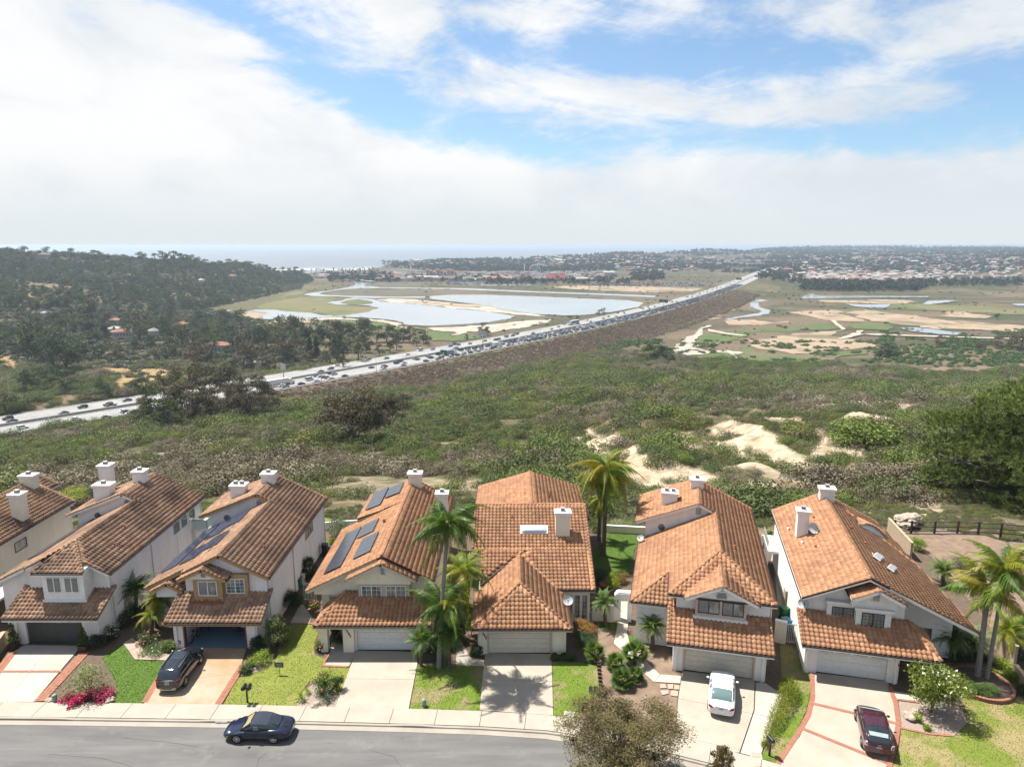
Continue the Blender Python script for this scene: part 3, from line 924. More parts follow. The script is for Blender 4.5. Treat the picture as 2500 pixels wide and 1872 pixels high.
def tree_mesh(name,seed,n,size,leaf,bark,R0,H,z0,nl,rl,flat=1.0,trunk_r=.035,conif=False,limbs=5):
 """Unit-height tree as one mesh with trunk and leaves (for trees a few pixels high)."""
 lobes = rand_lobes(seed,R0,H,nl,rl,flat,z0)
 if conif:
  lobes = [(0,0,.15 + .8 * i / nl,R0 * (1.05 - i / nl),R0 * (1.05 - i / nl),.09) for i in range(nl)]
 Q,ti = crown_data(lobes,n,size,seed,.6,.5)
 me = quads_mesh(name,Q,[leaf,bark],ti,np.zeros(n,int))
 bm = bmesh.new()
 bm.from_mesh(me)
 mb = MB()
 mb.tube([(0,0,-.05),(.01,0,z0 * .6),(0,0,z0 + H * .5)],[trunk_r,trunk_r * .7,trunk_r * .35],5)
 rs = np.random.default_rng(seed)
 for i in range(limbs):
  l = lobes[int(rs.integers(len(lobes)))]
  mb.tube([(0,0,z0 * .7),(l[0] * .9,l[1] * .9,l[2])],[trunk_r * .5,trunk_r * .15],4)
 vs = [bm.verts.new(v) for v in mb.v]
 for f in mb.f:
  try:
   nf = bm.faces.new([vs[i] for i in f])
   nf.material_index = 1
  except ValueError:
   pass
 bm.to_mesh(me)
 bm.free()
 return me
M_WOOD = [tree_mesh('tree',100 + i,420,.055,L_WOOD,BARK,.40,.62,.24,11,.2) for i in range(4)]
M_UMB = [tree_mesh('tree',120 + i,420,.05,L_WOOD,BARK,.40,.34,.55,13,.17,.9) for i in range(3)]
M_MIX = [tree_mesh('tree',140 + i,420,.05,L_MIX,BARK,.38,.64,.24,10,.19) for i in range(4)]
M_FAR = [tree_mesh('tree',160 + i,60,.14,L_FAR,BARK,.46,.6,.25,6,.24,limbs=0) for i in range(4)]
M_RIPT = [tree_mesh('tree',180 + i,360,.05,L_EUC,BARK,.36,.6,.36,9,.17) for i in range(2)]
P_WOOD = [proto(x) for x in M_WOOD + M_MIX[:2]]
P_FAR = [proto(x) for x in M_FAR]
L_HILL = leafmat('hillside_leaves',[(.06,.068,.036),(.08,.076,.05),(.048,.06,.032),(.07,.082,.036),(.095,.08,.06)],.01,.1)
P_SHR_FAR = [proto(shrub_mesh('scrub',70 + i,140,.17,L_HILL,.6,5)) for i in range(3)]
def lum_at(X,Y):
 j = np.clip(((X / Y + 1.15) / 2.3 * (NCU - 1)).round().astype(int),0,NCU - 1)
 i = np.clip(((np.log(Y) - math.log(22)) / (math.log(8800) - math.log(22)) * (NCY - 1)).round().astype(int),0,NCY - 1)
 return C[i,j].sum(1) / 3
def cand(n,y0,y1,u0,u1,pw=1.0):
 """Random ground points, uniform per area between distances y0 and y1."""
 Y = np.sqrt(rng.random(n) * (y1 ** 2 - y0 ** 2) + y0 ** 2) if pw == 1 else y0 + (y1 - y0) * rng.random(n)
 U = u0 + (u1 - u0) * rng.random(n)
 return U * Y,Y
X,Y = cand(56000,77,600,-.95,1.0)
Z = height(X,Y)
lum = lum_at(X,Y)
idx,d = fw_coord(X,Y)
den_ = fbm(X / 14,Y / 14,3,90)
px_,py_ = proj(np.stack([X,Y,Z],1))
keep = (np.abs(d) > FW_HALF + 3) & (Z > -59.8)
keep &= ~((d > FW_HALF) & (d < FW_HALF + 44) & (Y > 330))
keep &= rng.random(len(X)) < np.where(lum > .23,.10,np.where(lum > .165,.40,np.clip(.80 + (den_ - .5) * 3.0,.3,1.0)))
keep &= ~((Y < 80) & (px_ > -100) & (px_ < 2240))
keep &= ~((px_ > 690) & (px_ < 1180) & (py_ > 1160) & (rng.random(len(X)) < .8))
keep &= ~((px_ > 2200) & (Y < 84))
keep &= (d > 0) | (Y < 520)
keep &= ~((d < 0) & (lum > .12))
X,Y,Z,d = X[keep],Y[keep],Z[keep],d[keep]
S = (1.3 + 2.1 * rng.random(len(X)) ** 1.6) * np.clip(Y / 200,1.0,1.45) * (1 + .8 * (rng.random(len(X)) > .86)) 
dry = (fbm(X / 40,Y / 40,3,95) + .25 * (rng.random(len(X)) - .5)) > np.where((Y < 150) & (X < -35),.42,.60)
I = np.where(dry,4 + rng.integers(0,2,len(X)),rng.integers(0,4,len(X)))
tag(scatter('scrub',np.stack([X,Y,Z - .15],1),S,rng.random(len(X)) * 6.28,I,P_SCRUB),'olive and brown coastal scrub covering the slope behind the houses')
X,Y = cand(9000,71,86,-.75,.8)
Z = height(X,Y)
keep = fbm(X / 6,Y / 6,3,120) > .42
X,Y,Z = X[keep],Y[keep],Z[keep]
tag(scatter('ground_cover',np.stack([X,Y,np.maximum(Z,-3.5) - .05],1),.22 + .35 * rng.random(len(X)),rng.random(len(X)) * 6,rng.integers(0,6,len(X)),P_SCRUB),'low creeping ground cover behind the back yards')
s_ = rng.random(19000) ** .8
k = (s_ * 105).astype(int) + 8
dd = FW_HALF + 5 + rng.random(19000) * 38
X,Y = FWX[k] + FWN[k,0] * dd + rng.normal(size=19000) * 3,FWY[k] + FWN[k,1] * dd + rng.normal(size=19000) * 3
keep = (Y > 300) & (Y < 1300)
X,Y,dd = X[keep],Y[keep],dd[keep]
o = scatter('embankment_brush',np.stack([X,Y,height(X,Y,False) - .2],1),(1.1 + .9 * rng.random(len(X))) * np.clip(Y / 700,.8,2.0),rng.random(len(X)) * 6,rng.integers(0,3,len(X)),P_EMB)
tag(o,'dark brown brush on the embankment below the freeway')
X,Y = cand(9000,420,900,.12,1.1)
Z = height(X,Y)
px_,py_ = proj(np.stack([X,Y,Z],1))
band = [(1340,855),(1560,830),(1830,835),(2150,832),(2160,790),(2300,815),(2600,800),(2600,900),(2350,895),(2200,900),(2100,950),(1900,930),(1650,930),(1560,895),(1360,885)]
green = [(2140,845),(2240,842),(2560,850),(2560,892),(2260,896),(2140,872)]
keep = inpoly(px_,py_,band) & ((fbm(X / 22,Y / 22,3,97) > .50) | inpoly(px_,py_,green))
X,Y,Z = X[keep],Y[keep],Z[keep]
tag(scatter('riverside_brush',np.stack([X,Y,Z - .2],1),1.5 + 2.2 * rng.random(len(X)),rng.random(len(X)) * 6,rng.integers(0,3,len(X)),P_RIP),'green willow brush on the valley floor')
X,Y = cand(5200,600,2300,-.3,.95)
Z = height(X,Y)
idx,d = fw_coord(X,Y)
px_,py_ = proj(np.stack([X,Y,Z],1))
keep = (np.abs(d) > 60) & (Z < -57) & (fbm(X / 60,Y / 60,3,99) > .54)
for _n,rg_,pl_ in WATER:
 keep &= ~inpoly(px_,py_,[pix(rg_,a,b) for a,b in pl_])
X,Y,Z = X[keep],Y[keep],Z[keep]
tag(scatter('marsh_bushes',np.stack([X,Y,Z - .2],1),1.2 + 2.2 * rng.random(len(X)),rng.random(len(X)) * 6,rng.integers(0,3,len(X)),P_SHR_FAR),'low bushes dotted over the marsh')
# ---- woods on the left-hand hills: nearest 290 as trees of their own, the rest as one mass
HILL_N = 17000
X,Y = cand(HILL_N,470,2000,-1.0,-.2)
Z = height(X,Y)
idx,d = fw_coord(X,Y)
lum = lum_at(X,Y)
px_,py_ = proj(np.stack([X,Y,Z],1))
keep = (d < -FW_HALF - 12) & (rng.random(len(X)) < np.where(lum > .15,.05,np.clip(.45 + (fbm(X / 80,Y / 80,3,77) - .42) * 5,.12,1)))
keep &= ((Z > -58) | (py_ > 770)) & (py_ < 880) & ~((px_ > 560) & (py_ > 760)) & ~inpoly(px_,py_,MARSH_EDGE) & ~((px_ > 860) & (py_ > 672))
X,Y,Z = X[keep],Y[keep],Z[keep]
o_ = np.argsort(Y + rng.random(len(Y)) * 300)
X,Y,Z = X[o_],Y[o_],Z[o_]
hs = (6 + 6 * rng.random(len(X)))
near_n = 150
tag(scatter('woodland',np.stack([X,Y,Z],1)[near_n:],hs[near_n:],rng.random(len(X))[near_n:] * 6,rng.choice(6,len(X),p=[.2,.2,.2,.16,.12,.12])[near_n:],P_WOOD),'dark evergreen woodland covering the hill on the left')
X2,Y2 = cand(52000,440,1900,-1.0,-.17)
Z2 = height(X2,Y2)
idx,d = fw_coord(X2,Y2)
lum = lum_at(X2,Y2)
px2,py2 = proj(np.stack([X2,Y2,Z2],1))
keep = (d < -FW_HALF - 12) & ((Z2 > -58.5) | (X2 / Y2 < -.3)) & (rng.random(len(X2)) < np.where(lum > .15,.07,.7)) & ~inpoly(px2,py2,MARSH_EDGE) & ~((px2 > 860) & (py2 > 672))
X2,Y2,Z2 = X2[keep],Y2[keep],Z2[keep]
tag(scatter('hillside_scrub',np.stack([X2,Y2,Z2 - .3],1),2.2 + 2.8 * rng.random(len(X2)),rng.random(len(X2)) * 6,rng.integers(0,3,len(X2)),P_SHR_FAR),'grey green scrub between the trees of the left hill')
def where_label(px,py):
 h = 'far left' if px < 160 else 'left' if px < 330 else 'centre left' if px < 520 else 'middle' if px < 760 else 'right'
 return h
HP = proj(np.stack([X,Y,Z],1))
for i in range(near_n):
 t = link('hill_tree',M_WOOD[i % 4],None,(X[i],Y[i],Z[i] - .2),rng.random() * 6)
 s = hs[i] * 1.15
 t.scale = (s,s,s * (.85 + .3 * rng.random()))
 side = 'by the freeway cutting' if HP[1][i] > 850 else 'in the hill hollow' if HP[1][i] > 760 else 'high on the hill'
 size = 'tall' if s > 11 else 'middling' if s > 8.5 else 'small'
 tag(t,f'{size} dark tree {side}, ' + ('far left' if HP[0][i] < 200 else 'left of the poles' if HP[0][i] < 420 else 'right of the poles'),'tree','dark trees on the left hillside')
ridge = [(62,630),(95,632),(112,633),(175,632),(232,628),(246,627),(284,627),(300,628),(338,628),(350,630),(378,626),(398,628),(410,627),(425,630),(465,634),(480,634),(500,640),(520,640),(540,645),(560,648),(575,652),(600,652),(612,654),(636,660),(650,662),(672,664),(690,664),(705,668),(722,672),(740,680),(440,632),(455,633),(20,640),(40,638),(588,655),(625,660),(660,668),(560,655),(535,652),(490,645)]
for i,(px,py) in enumerate(ridge):
 cols_y = np.linspace(1050,1900,90)
 dx = ray_dir(px,py)
 xs = dx.x / dx.y * cols_y
 hz_ = height(xs,cols_y)
 pyy = proj(np.stack([xs,cols_y,hz_],1))[1]
 j = int(np.argmin(pyy))
 umb_ = i % 3 != 2
 h = (15 if i < 32 else 11) * (.8 + .5 * rng.random())
 t = link('pine_tree' if umb_ else 'tree',(M_UMB if umb_ else M_WOOD)[i % 3],None,(xs[j],cols_y[j],hz_[j] - .5),i)
 t.scale = (h * 1.25,h * 1.25,h)
 tag(t,('flat crowned pine' if umb_ else 'rounded dark tree') + ' on the ridge line, ' + ('left part' if px < 200 else 'by the ridge houses' if px < 360 else 'highest wooded stretch' if px < 480 else 'falling right end'),'tree','trees along the ridge of the left hill')
# ---- trees of the valley between the hill and the freeway, each with trunk and crown
def tree_thing(name,label,loc,h,w,leaf,bark,seed,n=900,size=.032,shape='round',group=None,z0=.35,trunk=.03,rl=.17,nl=12,limbs=7,shell=.5,cat='tree'):
 t = empty(name,loc,seed * 1.3)
 if shape == 'round':
  lobes = rand_lobes(seed,.40,1 - z0 - .1,nl,rl * 1.15,1.0,z0)
 elif shape == 'spread':
  lobes = rand_lobes(seed,.48,.45,nl,rl,.85,z0)
 elif shape == 'column':
  lobes = [(0.02 * math.sin(i * 2),0.02 * math.cos(i * 3),.1 + .88 * i / 9,.12 * (1 - .55 * (i / 9) ** 2),.12 * (1 - .55 * (i / 9) ** 2),.09) for i in range(10)]
 elif shape == 'cone':
  lobes = [(0,0,.12 + .85 * i / 9,.32 * (1.03 - i / 9),.32 * (1.03 - i / 9),.09) for i in range(10)]
 Q,ti = crown_data(lobes,n,size,seed,.55,shell)
 Q = Q * np.array([w,w,h])
 link('crown',quads_mesh('crown',Q,leaf,ti),t)
 mb = MB()
 r0 = trunk * h
 rs = np.random.default_rng(seed + 5)
 mb.tube([(0,0,-.6),(0,0,.02 * h),(.02 * w,0,z0 * h * .6),(0,.01 * w,(z0 + .3) * h)],[r0 * 1.3,r0,r0 * .75,r0 * .3],7)
 for i in range(limbs):
  l = lobes[int(rs.integers(len(lobes)))]
  a = (z0 * (.35 + .5 * rs.random())) * h
  p1 = (l[0] * w * .45,l[1] * w * .45,a + (l[2] * h - a) * .6)
  mb.tube([(0,0,a),p1,(l[0] * w * .95,l[1] * w * .95,l[2] * h)],[r0 * .5,r0 * .3,r0 * .1],5)
 mb.build('trunk',bark,t)
 return tag(t,label,cat,group)
def ground_at(px,py,y0=60,y1=2500):
 """Where the line of sight meets the terrain."""
 ys = np.exp(np.linspace(math.log(y0),math.log(y1),500))
 d = ray_dir(px,py)
 t = ys / d.y
 zz = CAM_H + d.z * t
 xs = d.x * t
 h = height(xs,ys)
 below = np.nonzero(zz < h)[0]
 j = below[0] if len(below) else len(ys) - 1
 return (float(xs[j]),float(ys[j]),float(h[j]))
VT = [  # x, y of the foot in region l, height px, kind
 (850,980,130,'w'),(400,850,250,'w'),(330,860,220,'w'),(230,800,240,'w'),(540,640,120,'m'),(560,520,130,'m'),(840,670,170,'w'),(980,640,120,'w'),
 (1030,560,90,'w'),(1180,560,90,'w'),(1250,690,90,'w'),(1100,700,110,'m'),(1150,750,150,'e'),(1230,820,140,'e'),(1180,860,180,'e'),(1320,600,110,'w'),(1450,600,110,'w'),
 (1400,740,150,'w'),(1480,760,150,'m'),(1540,740,150,'w'),(1600,730,140,'w'),(1650,700,120,'w'),(1460,850,170,'e'),(1540,840,150,'e'),(1390,880,120,'w'),(1620,860,100,'m'),
 (1700,680,150,'w'),(1780,680,150,'w'),(1860,700,130,'m'),(1930,690,150,'w'),(2020,690,150,'w'),(2100,700,140,'w'),(2180,690,140,'w'),(1680,790,120,'e'),(1760,800,130,'e'),
 (1860,790,130,'c'),(1900,770,120,'c'),(2010,770,130,'c'),(1980,800,120,'e'),(2060,780,110,'m'),(2150,790,110,'w'),(1820,840,90,'e'),(1930,820,80,'w'),(1740,850,70,'m'),(2060,830,70,'m'),
 (700,780,100,'w'),(150,1000,150,'w'),(60,1100,110,'m'),(240,960,130,'w'),(310,960,130,'w'),(600,980,90,'m'),(650,1000,70,'w'),(400,980,140,'w'),(130,760,90,'w'),(60,620,60,'w'),(1300,660,70,'m'),
 (900,700,70,'m'),(760,560,60,'w'),(480,420,60,'w'),(380,380,60,'w'),(140,250,70,'w'),(60,280,80,'w'),(1000,430,50,'m'),(620,640,70,'c'),(640,645,65,'c'),(690,650,60,'c')]
VT2 = [(60,700,90,'w'),(120,700,110,'w'),(200,690,100,'w'),(260,680,110,'w'),(330,680,120,'w'),(400,670,110,'w'),(470,680,110,'m'),(540,680,110,'w'),(600,680,100,'w'),(640,680,100,'w'),(700,680,100,'w'),(740,680,90,'m'),(30,780,110,'e'),(100,770,110,'e'),(180,740,110,'w'),(320,740,100,'c'),(360,740,90,'m'),(420,740,90,'e'),(480,740,90,'m'),(560,760,70,'m'),(620,740,80,'m'),(660,730,70,'w'),(820,690,80,'m'),(780,700,60,'m'),(850,700,60,'e'),
    (0,800,110,'w'),(60,810,70,'w'),(140,800,70,'e'),(240,800,60,'w'),(300,790,60,'m'),(1080,660,34,'m'),(1180,635,70,'e'),(1200,640,50,'m'),(1870,515,34,'e'),(1900,515,40,'e'),(1740,545,32,'m'),(1420,880,16,'m'),(2160,800,110,'m'),(2200,790,110,'m')]
VT3 = [(1390,770,80,'m'),(1350,765,60,'m'),(1705,705,70,'e'),(1940,722,60,'e'),(2055,715,80,'e'),(2130,720,90,'e'),(2190,730,100,'e'),(1430,765,70,'m'),(20,800,100,'m'),(70,800,90,'m'),(1100,810,30,'m'),(1970,720,50,'e'),(480,620,16,'m'),(1780,505,20,'m'),(2050,545,40,'m')]
KIND = {'w': ('dark rounded tree',L_WOOD,BARK,'round',.9),'m': ('mid green leafy tree',L_MIX,BARK,'round',.95),'e': ('brownish eucalyptus',L_EUC,BARK_PALE,'round',.95),'c': ('dark column shaped cypress',L_WOOD,BARK,'column',1.5)}
_seen = {}
for reg,lst in (('l',VT),('m',VT2),('r',VT3)):
 for i,(x,y,hp,kd) in enumerate(lst):
  px,py = pix(reg,x,y)
  g = ground_at(px,py)
  dist = math.hypot(g[1],80)
  h = hp / REG[reg][2] * dist / F_PX * 1.08
  nmk,leaf,bark,shp,wf = KIND[kd]
  if reg == 'l':
   wh = ('among the houses of the hollow' if 560 < x < 1350 and y < 780 else 'left of the dry field' if x < 560 else 'in the belt beside the freeway' if x > 1350 else 'near the dry field')
   wh2 = 'front row' if y > 820 else 'middle row' if y > 690 else 'back row'
  elif reg == 'm':
   wh = 'in the belt beside the pond' if x < 900 else 'by the freeway bank'
   wh2 = 'front row' if y > 735 else 'back row'
  else:
   wh,wh2 = 'on the marsh floor',('by the green thicket' if y > 690 else 'amid the flats')
  sz = 'small ' if h < 8 else 'tall ' if h > 13 else ''
  lab = f'{sz}{nmk} {wh}, {wh2}'
  tree_thing('cypress' if kd == 'c' else 'eucalyptus_tree' if kd == 'e' else 'valley_tree',lab,(g[0],g[1],g[2] - .3),h,h * wf,leaf,bark,300 + i + (len(VT) if reg != 'l' else 0),n=900 if dist > 500 else 1500,size=.04 if dist > 500 else .032,shape=shp,group='trees in the valley by the freeway',limbs=5,z0=.16,nl=14)
for i,(px,py,hp,wp,lab) in enumerate([(858,1083,165,190,'large brown leaved eucalyptus with bare lower limbs standing alone in the scrub'),(952,1056,125,110,'smaller brown eucalyptus just behind the large lone one')]):
 g = ground_at(px,py)
 k = math.hypot(g[1],60) / F_PX
 tree_thing('eucalyptus_tree',lab,(g[0],g[1],g[2] - .3),hp * k,wp * k,L_EUC,BARK_PALE,411 + i,n=9000,size=.017,shape='spread',z0=.28,rl=.15,nl=34,limbs=16,shell=.9,trunk=.028)
row = [(372,1040,135),(410,1045,110),(352,1030,90),(450,1030,140),(480,1036,130),(520,1030,125),(552,1024,120),(585,1022,118),(610,1024,125),(640,1016,120),(672,1008,85),(430,1010,150),(500,1005,150),(560,1000,150),(625,1000,118),(395,1046,70),(345,1035,60)]
for i,(px,py,hp) in enumerate(row):
 g = ground_at(px,py)
 k = math.hypot(g[1],75) / F_PX
 kd = 'mid green rounded' if i in (1,15,0) else 'brown leaved'
 tree_thing('eucalyptus_tree',f'{kd} tree in the grove before the freeway, ' + ('left end' if px < 420 else 'middle' if px < 560 else 'right end') + (', front' if py > 1020 else ', behind'),(g[0],g[1],g[2] - .3),hp * k * .78,hp * k * .68,L_MIX if i in (1,15,0) else L_EUC,BARK_PALE,430 + i,n=3200,size=.024,shape='round',group='grove of brown trees before the freeway',z0=.2,rl=.15,nl=16,limbs=9,shell=.8,trunk=.02)
for i,(px,py,wp,hp,leaf,lab) in enumerate([(1382,1108,84,46,L_SCRUB,'big grey green rounded bush beside the pale sand bluff'),(2110,1090,190,90,L_SCRUB,'wide dark bush left of the pine tree'),(1855,1130,60,34,L_SCRUB,'dark bush on the sandy bluff behind the houses')]):
 g = ground_at(px,py)
 k = math.hypot(g[1],40) / F_PX
 t = empty('bush',g,i)
 Q,ti = crown_data(rand_lobes(500 + i,.34,.4,14,.2,1.0,.05),2400,.028,500 + i,.5,.5)
 link('foliage',quads_mesh('foliage',Q * np.array([wp * k,wp * k,hp * k * 1.2]),leaf,ti),t)
 MB().tube([(0,0,-.3),(0,0,hp * k * .5)],[.15,.05],6).build('stem',BARK,t)
 tag(t,lab,'bush')
# ---------------------------------------------------------------- freeway
m,nt,out = new_mat('freeway_concrete')
p = nt.pos()
c = nt.mix(nt.mapr(nt.noise(p,.06,5,.6),.4,.6),(.25,.243,.232),(.20,.196,.19))
c = nt.mix(nt.mapr(nt.noise(p,.9,3),.5,.8,0,.4),c,(.15,.148,.145))
finish(nt,out,c,.9,spec=.2)
MAT_FWY = m
MAT_MARK = mat('road_paint',(.78,.77,.72),.7,world=True)
MAT_CONC = mat('barrier_concrete',(.48,.46,.43),.9,(.38,.36,.33),.5,5,world=True)
MAT_STEEL = mat('galvanised_steel',(.42,.43,.44),.45,metal=.7)
MAT_ASPH2 = mat('shoulder_and_barrier_shade',(.23,.22,.21),.9,(.17,.165,.155),.2,2,world=True)
def fw_strip(name,d0,d1,dz,m,z1=None,kind='structure',i0=0,i1=None,join=None):
 """Ribbon along the freeway between two offsets; z1 gives a raised profile."""
 i1 = i1 or len(FS)
 mb = join or MB()
 r = range(i0,i1)
 A = [(FWX[i] + FWN[i,0] * d0,FWY[i] + FWN[i,1] * d0,FWZ[i] + dz) for i in r]
 B = [(FWX[i] + FWN[i,0] * d1,FWY[i] + FWN[i,1] * d1,FWZ[i] + (dz if z1 is None else z1)) for i in r]
 n = len(A)
 mb.add(A + B,[(i,i + 1,n + i + 1,n + i) for i in range(n - 1)])
 if join is None:
  o = mb.build(name,m)
  if kind:
   o['kind'] = kind
  return o
fw_strip('freeway',-FW_HALF,FW_HALF,.0,MAT_FWY)
fw_strip('shoulder',-FW_HALF,-FW_HALF + 2.4,.06,MAT_ASPH2)
fw_strip('shoulder',1.0,3.0,.06,MAT_ASPH2)  # dark strip along the median: the barrier's shaded band, painted as colour
def fw_wall(name,d,w,h,m):
 mb = MB()
 for a,b,z0,z1 in ((d - w,d - w * .4,0,h),(d - w * .4,d + w * .4,h,h),(d + w * .4,d + w,h,0)):
  fw_strip('',a,b,z0,m,z1,join=mb)
 return mb.build(name,m)
tag(fw_wall('median_barrier',0,.45,1.15,MAT_CONC),'long grey concrete barrier down the middle of the freeway','barrier')
mb = MB()
fw_strip('',FW_HALF - .3,FW_HALF - .3,.45,None,.8,join=mb)
gr_ = mb.build('guardrail',MAT_STEEL)
tag(gr_,'thin steel guardrail along the near edge of the freeway','guardrail')
mb = MB()
for i in range(0,150,1):
 for f in (0,.5):
  x = FWX[i] + (FWX[i + 1] - FWX[i]) * f + FWN[i,0] * (FW_HALF - .15)
  y = FWY[i] + (FWY[i + 1] - FWY[i]) * f + FWN[i,1] * (FW_HALF - .15)
  mb.box(x - .1,y - .1,FWZ[i] - .4,x + .1,y + .1,FWZ[i] + .75)
po = mb.build('posts',MAT_STEEL,gr_)
po['kind'] = 'stuff'
mb = MB()
LANES = [5.2,8.8,12.4,16.0,19.6]
step = FS[1] - FS[0]
for side in (-1,1):
 for li in range(6):
  d = side * (3.3 + 3.6 * li)
  solid = li in (0,5)
  for i in range(0,170):
   for f in ((0.0,) if solid else (0.0,.5)):
    i2 = i + (1 if solid else 0)
    x0,y0 = FWX[i] + (FWX[i + 1] - FWX[i]) * f,FWY[i] + (FWY[i + 1] - FWY[i]) * f
    L = step if solid else 3.6
    tx,ty = FWT[i]
    nx,ny = FWN[i]
    w2 = .09 if solid else .1
    q = [(x0 + nx * (d + s * w2) + tx * a,y0 + ny * (d + s * w2) + ty * a,FWZ[i] + .07) for s,a in ((-1,0),(1,0),(1,L),(-1,L))]
    mb.add(q,[(0,1,2,3)])
o = mb.build('lane_markings',MAT_MARK)
o['kind'] = 'stuff'
# ---- vehicles on the freeway
SHAPES = {  # side outline of body (x forward, z) and cabin, in metres
 'sedan': (4.7,1.8,[(-2.35,.35),(-2.33,.85),(-1.5,.98),(.95,.92),(2.2,.72),(2.35,.4)],[(-1.75,.95),(-1.05,1.42),(.25,1.44),(1.15,.9)]),
 'suv': (4.7,1.9,[(-2.35,.4),(-2.35,1.05),(-1.5,1.1),(1.0,1.05),(2.2,.9),(2.35,.45)],[(-2.25,1.05),(-1.95,1.68),(.3,1.72),(1.15,1.04)]),
 'van': (5.3,2.0,[(-2.6,.4),(-2.6,1.1),(1.6,1.1),(2.5,.95),(2.65,.45)],[(-2.6,1.1),(-2.55,2.2),(1.1,2.25),(1.9,1.1)]),
 'pickup': (5.6,1.95,[(-2.8,.5),(-2.8,1.08),(1.3,1.08),(2.65,.98),(2.8,.5)],[(-.85,1.06),(-.7,1.78),(.75,1.8),(1.5,1.06)])}
def far_car_mesh(kind,pm):
 L,Wd,body,cab = SHAPES[kind]
 mb = MB()
 h = Wd / 2
 mb.prism(body,'y',-h,h,0)
 ci = [(x,z) for x,z in cab]
 n = len(ci)
 a = [(x,-h * (.96 if z < 1.2 else .78),z) for x,z in ci]
 b = [(x,h * (.96 if z < 1.2 else .78),z) for x,z in ci]
 mb.add(a + b,[tuple(range(n)),tuple(range(2 * n - 1,n - 1,-1))],1)
 for i in range(n):
  j = (i + 1) % n
  mb.add([a[i],a[j],b[j],b[i]],[(0,1,2,3)],0 if i == 1 else 1)
 for x in (-L * .3,L * .3):
  for s in (-1,1):
   mb.prism([(x + .33 * math.cos(k),.33 + .33 * math.sin(k)) for k in np.arange(0,6.28,.7854)],'y',s * (h - .2),s * (h + .02),2)
 return mb.mesh('car',[pm,GLASS,TYRE])
FARCARS = {}
def far_car(kind,colr):
 if (kind,colr) not in FARCARS:
  FARCARS[kind,colr] = far_car_mesh(kind,PAINTS[colr])
 return FARCARS[kind,colr]
LANDM = [(600,'by the brown grove'),(760,'beside the long lorry'),(880,'in thin traffic past the lorry'),(1010,'before the green sign'),(1110,'around the coach'),(1250,'past the grey gantry'),
   (1400,'queued below the pond'),(1500,'queued by the marsh tree'),(1650,'in the far queue'),(2500,'in the farthest traffic')]
LORD = {5: 'innermost',9: 'second',12: 'middle',16: 'fourth',20: 'outermost'}
ncar = [0]
def place_car(x,y,z,ang,kind,colr,near_side,dlane,px):
 o = link('pickup_truck' if kind == 'pickup' else 'van' if kind == 'van' else 'car',far_car(kind,colr),None,(x,y,z),ang)
 lm = next(t for lim,t in LANDM if px < lim)
 ty = {'sedan': 'saloon','suv': 'tall car','van': 'van','pickup': 'pickup'}[kind]
 ln = LORD[min(LORD,key=lambda k: abs(k - abs(dlane)))]
 tag(o,f'{colr} {ty} {lm}, {ln} ' + ('near lane' if near_side else 'far lane'),'van' if kind == 'van' else 'car','vehicles on the freeway')
 ncar[0] += 1
 return o
def fw_place(i,f,d):
 x = FWX[i] * (1 - f) + FWX[i + 1] * f + FWN[i,0] * d
 y = FWY[i] * (1 - f) + FWY[i + 1] * f + FWN[i,1] * d
 return x,y,FWZ[i] + .06,math.atan2(FWT[i,1],FWT[i,0])
EXPL = [('l',125,1132,'suv','black'),('l',475,1077,'suv','black'),('l',465,1102,'sedan','grey'),('l',630,1063,'suv','black'),('l',708,1066,'pickup','black'),('l',803,1020,'sedan','dark blue'),('l',0,1172,'sedan','black'),
  ('l',435,1146,'sedan','white'),('l',507,1151,'sedan','black'),('l',665,1131,'sedan','black'),('l',703,1116,'suv','black'),('l',728,1094,'sedan','white'),('l',833,1087,'suv','white'),('l',825,1111,'sedan','white'),('l',60,1208,'suv','white'),('l',1312,948,'sedan','grey'),('l',1470,975,'sedan','white'),
  ('m',198,857,'sedan','black'),('m',270,827,'sedan','white'),('m',290,834,'suv','grey'),('m',470,784,'sedan','grey'),('m',570,783,'sedan','blue'),('m',740,752,'sedan','white'),('m',770,728,'van','white'),('m',875,722,'suv','silver'),('m',1035,695,'sedan','blue'),('m',1095,689,'sedan','silver'),('m',1365,636,'sedan','silver'),('m',1350,640,'suv','black'),
  ('m',1210,668,'sedan','grey'),('m',1240,668,'suv','black'),
  ('l',1615,940,'suv','dark blue'),('l',1650,952,'sedan','white'),('l',1680,964,'sedan','silver'),('l',1762,946,'sedan','silver'),('l',1852,932,'sedan','dark blue'),('l',1865,908,'van','white'),
  ('l',1918,858,'sedan','black'),('l',1925,915,'sedan','white'),('l',1925,893,'suv','silver'),('l',1948,882,'sedan','white'),('l',1990,903,'sedan','white'),('l',1905,880,'sedan','grey'),('l',2000,865,'suv','black'),('l',2025,867,'suv','silver'),('l',2000,886,'suv','grey'),('l',2025,890,'sedan','black')]
for reg,x,y,kd,cl in EXPL:
 px,py = pix(reg,x,y)
 g = W(px,py,FW_Z)
 i,d = fw_coord(np.array([g[0]]),np.array([g[1]]))
 i = int(i[0])
 d = float(d[0])
 sgn = 1 if d > 0 else -1
 d = sgn * min(LANES,key=lambda L: abs(L - abs(d)))
 a = math.atan2(FWT[i,1],FWT[i,0])
 place_car(FWX[i] + FWN[i,0] * d + (g[0] - FWX[i]) * 0,FWY[i] + FWN[i,1] * d,FWZ[i] + .06,a if sgn > 0 else a + math.pi,kd,cl,sgn > 0,d,px)
KP = ['sedan'] * 5 + ['suv'] * 4 + ['van','pickup']
CP_ = ['white'] * 4 + ['silver'] * 3 + ['grey'] * 3 + ['black'] * 5 + ['dark blue','dark blue','beige','red','blue']
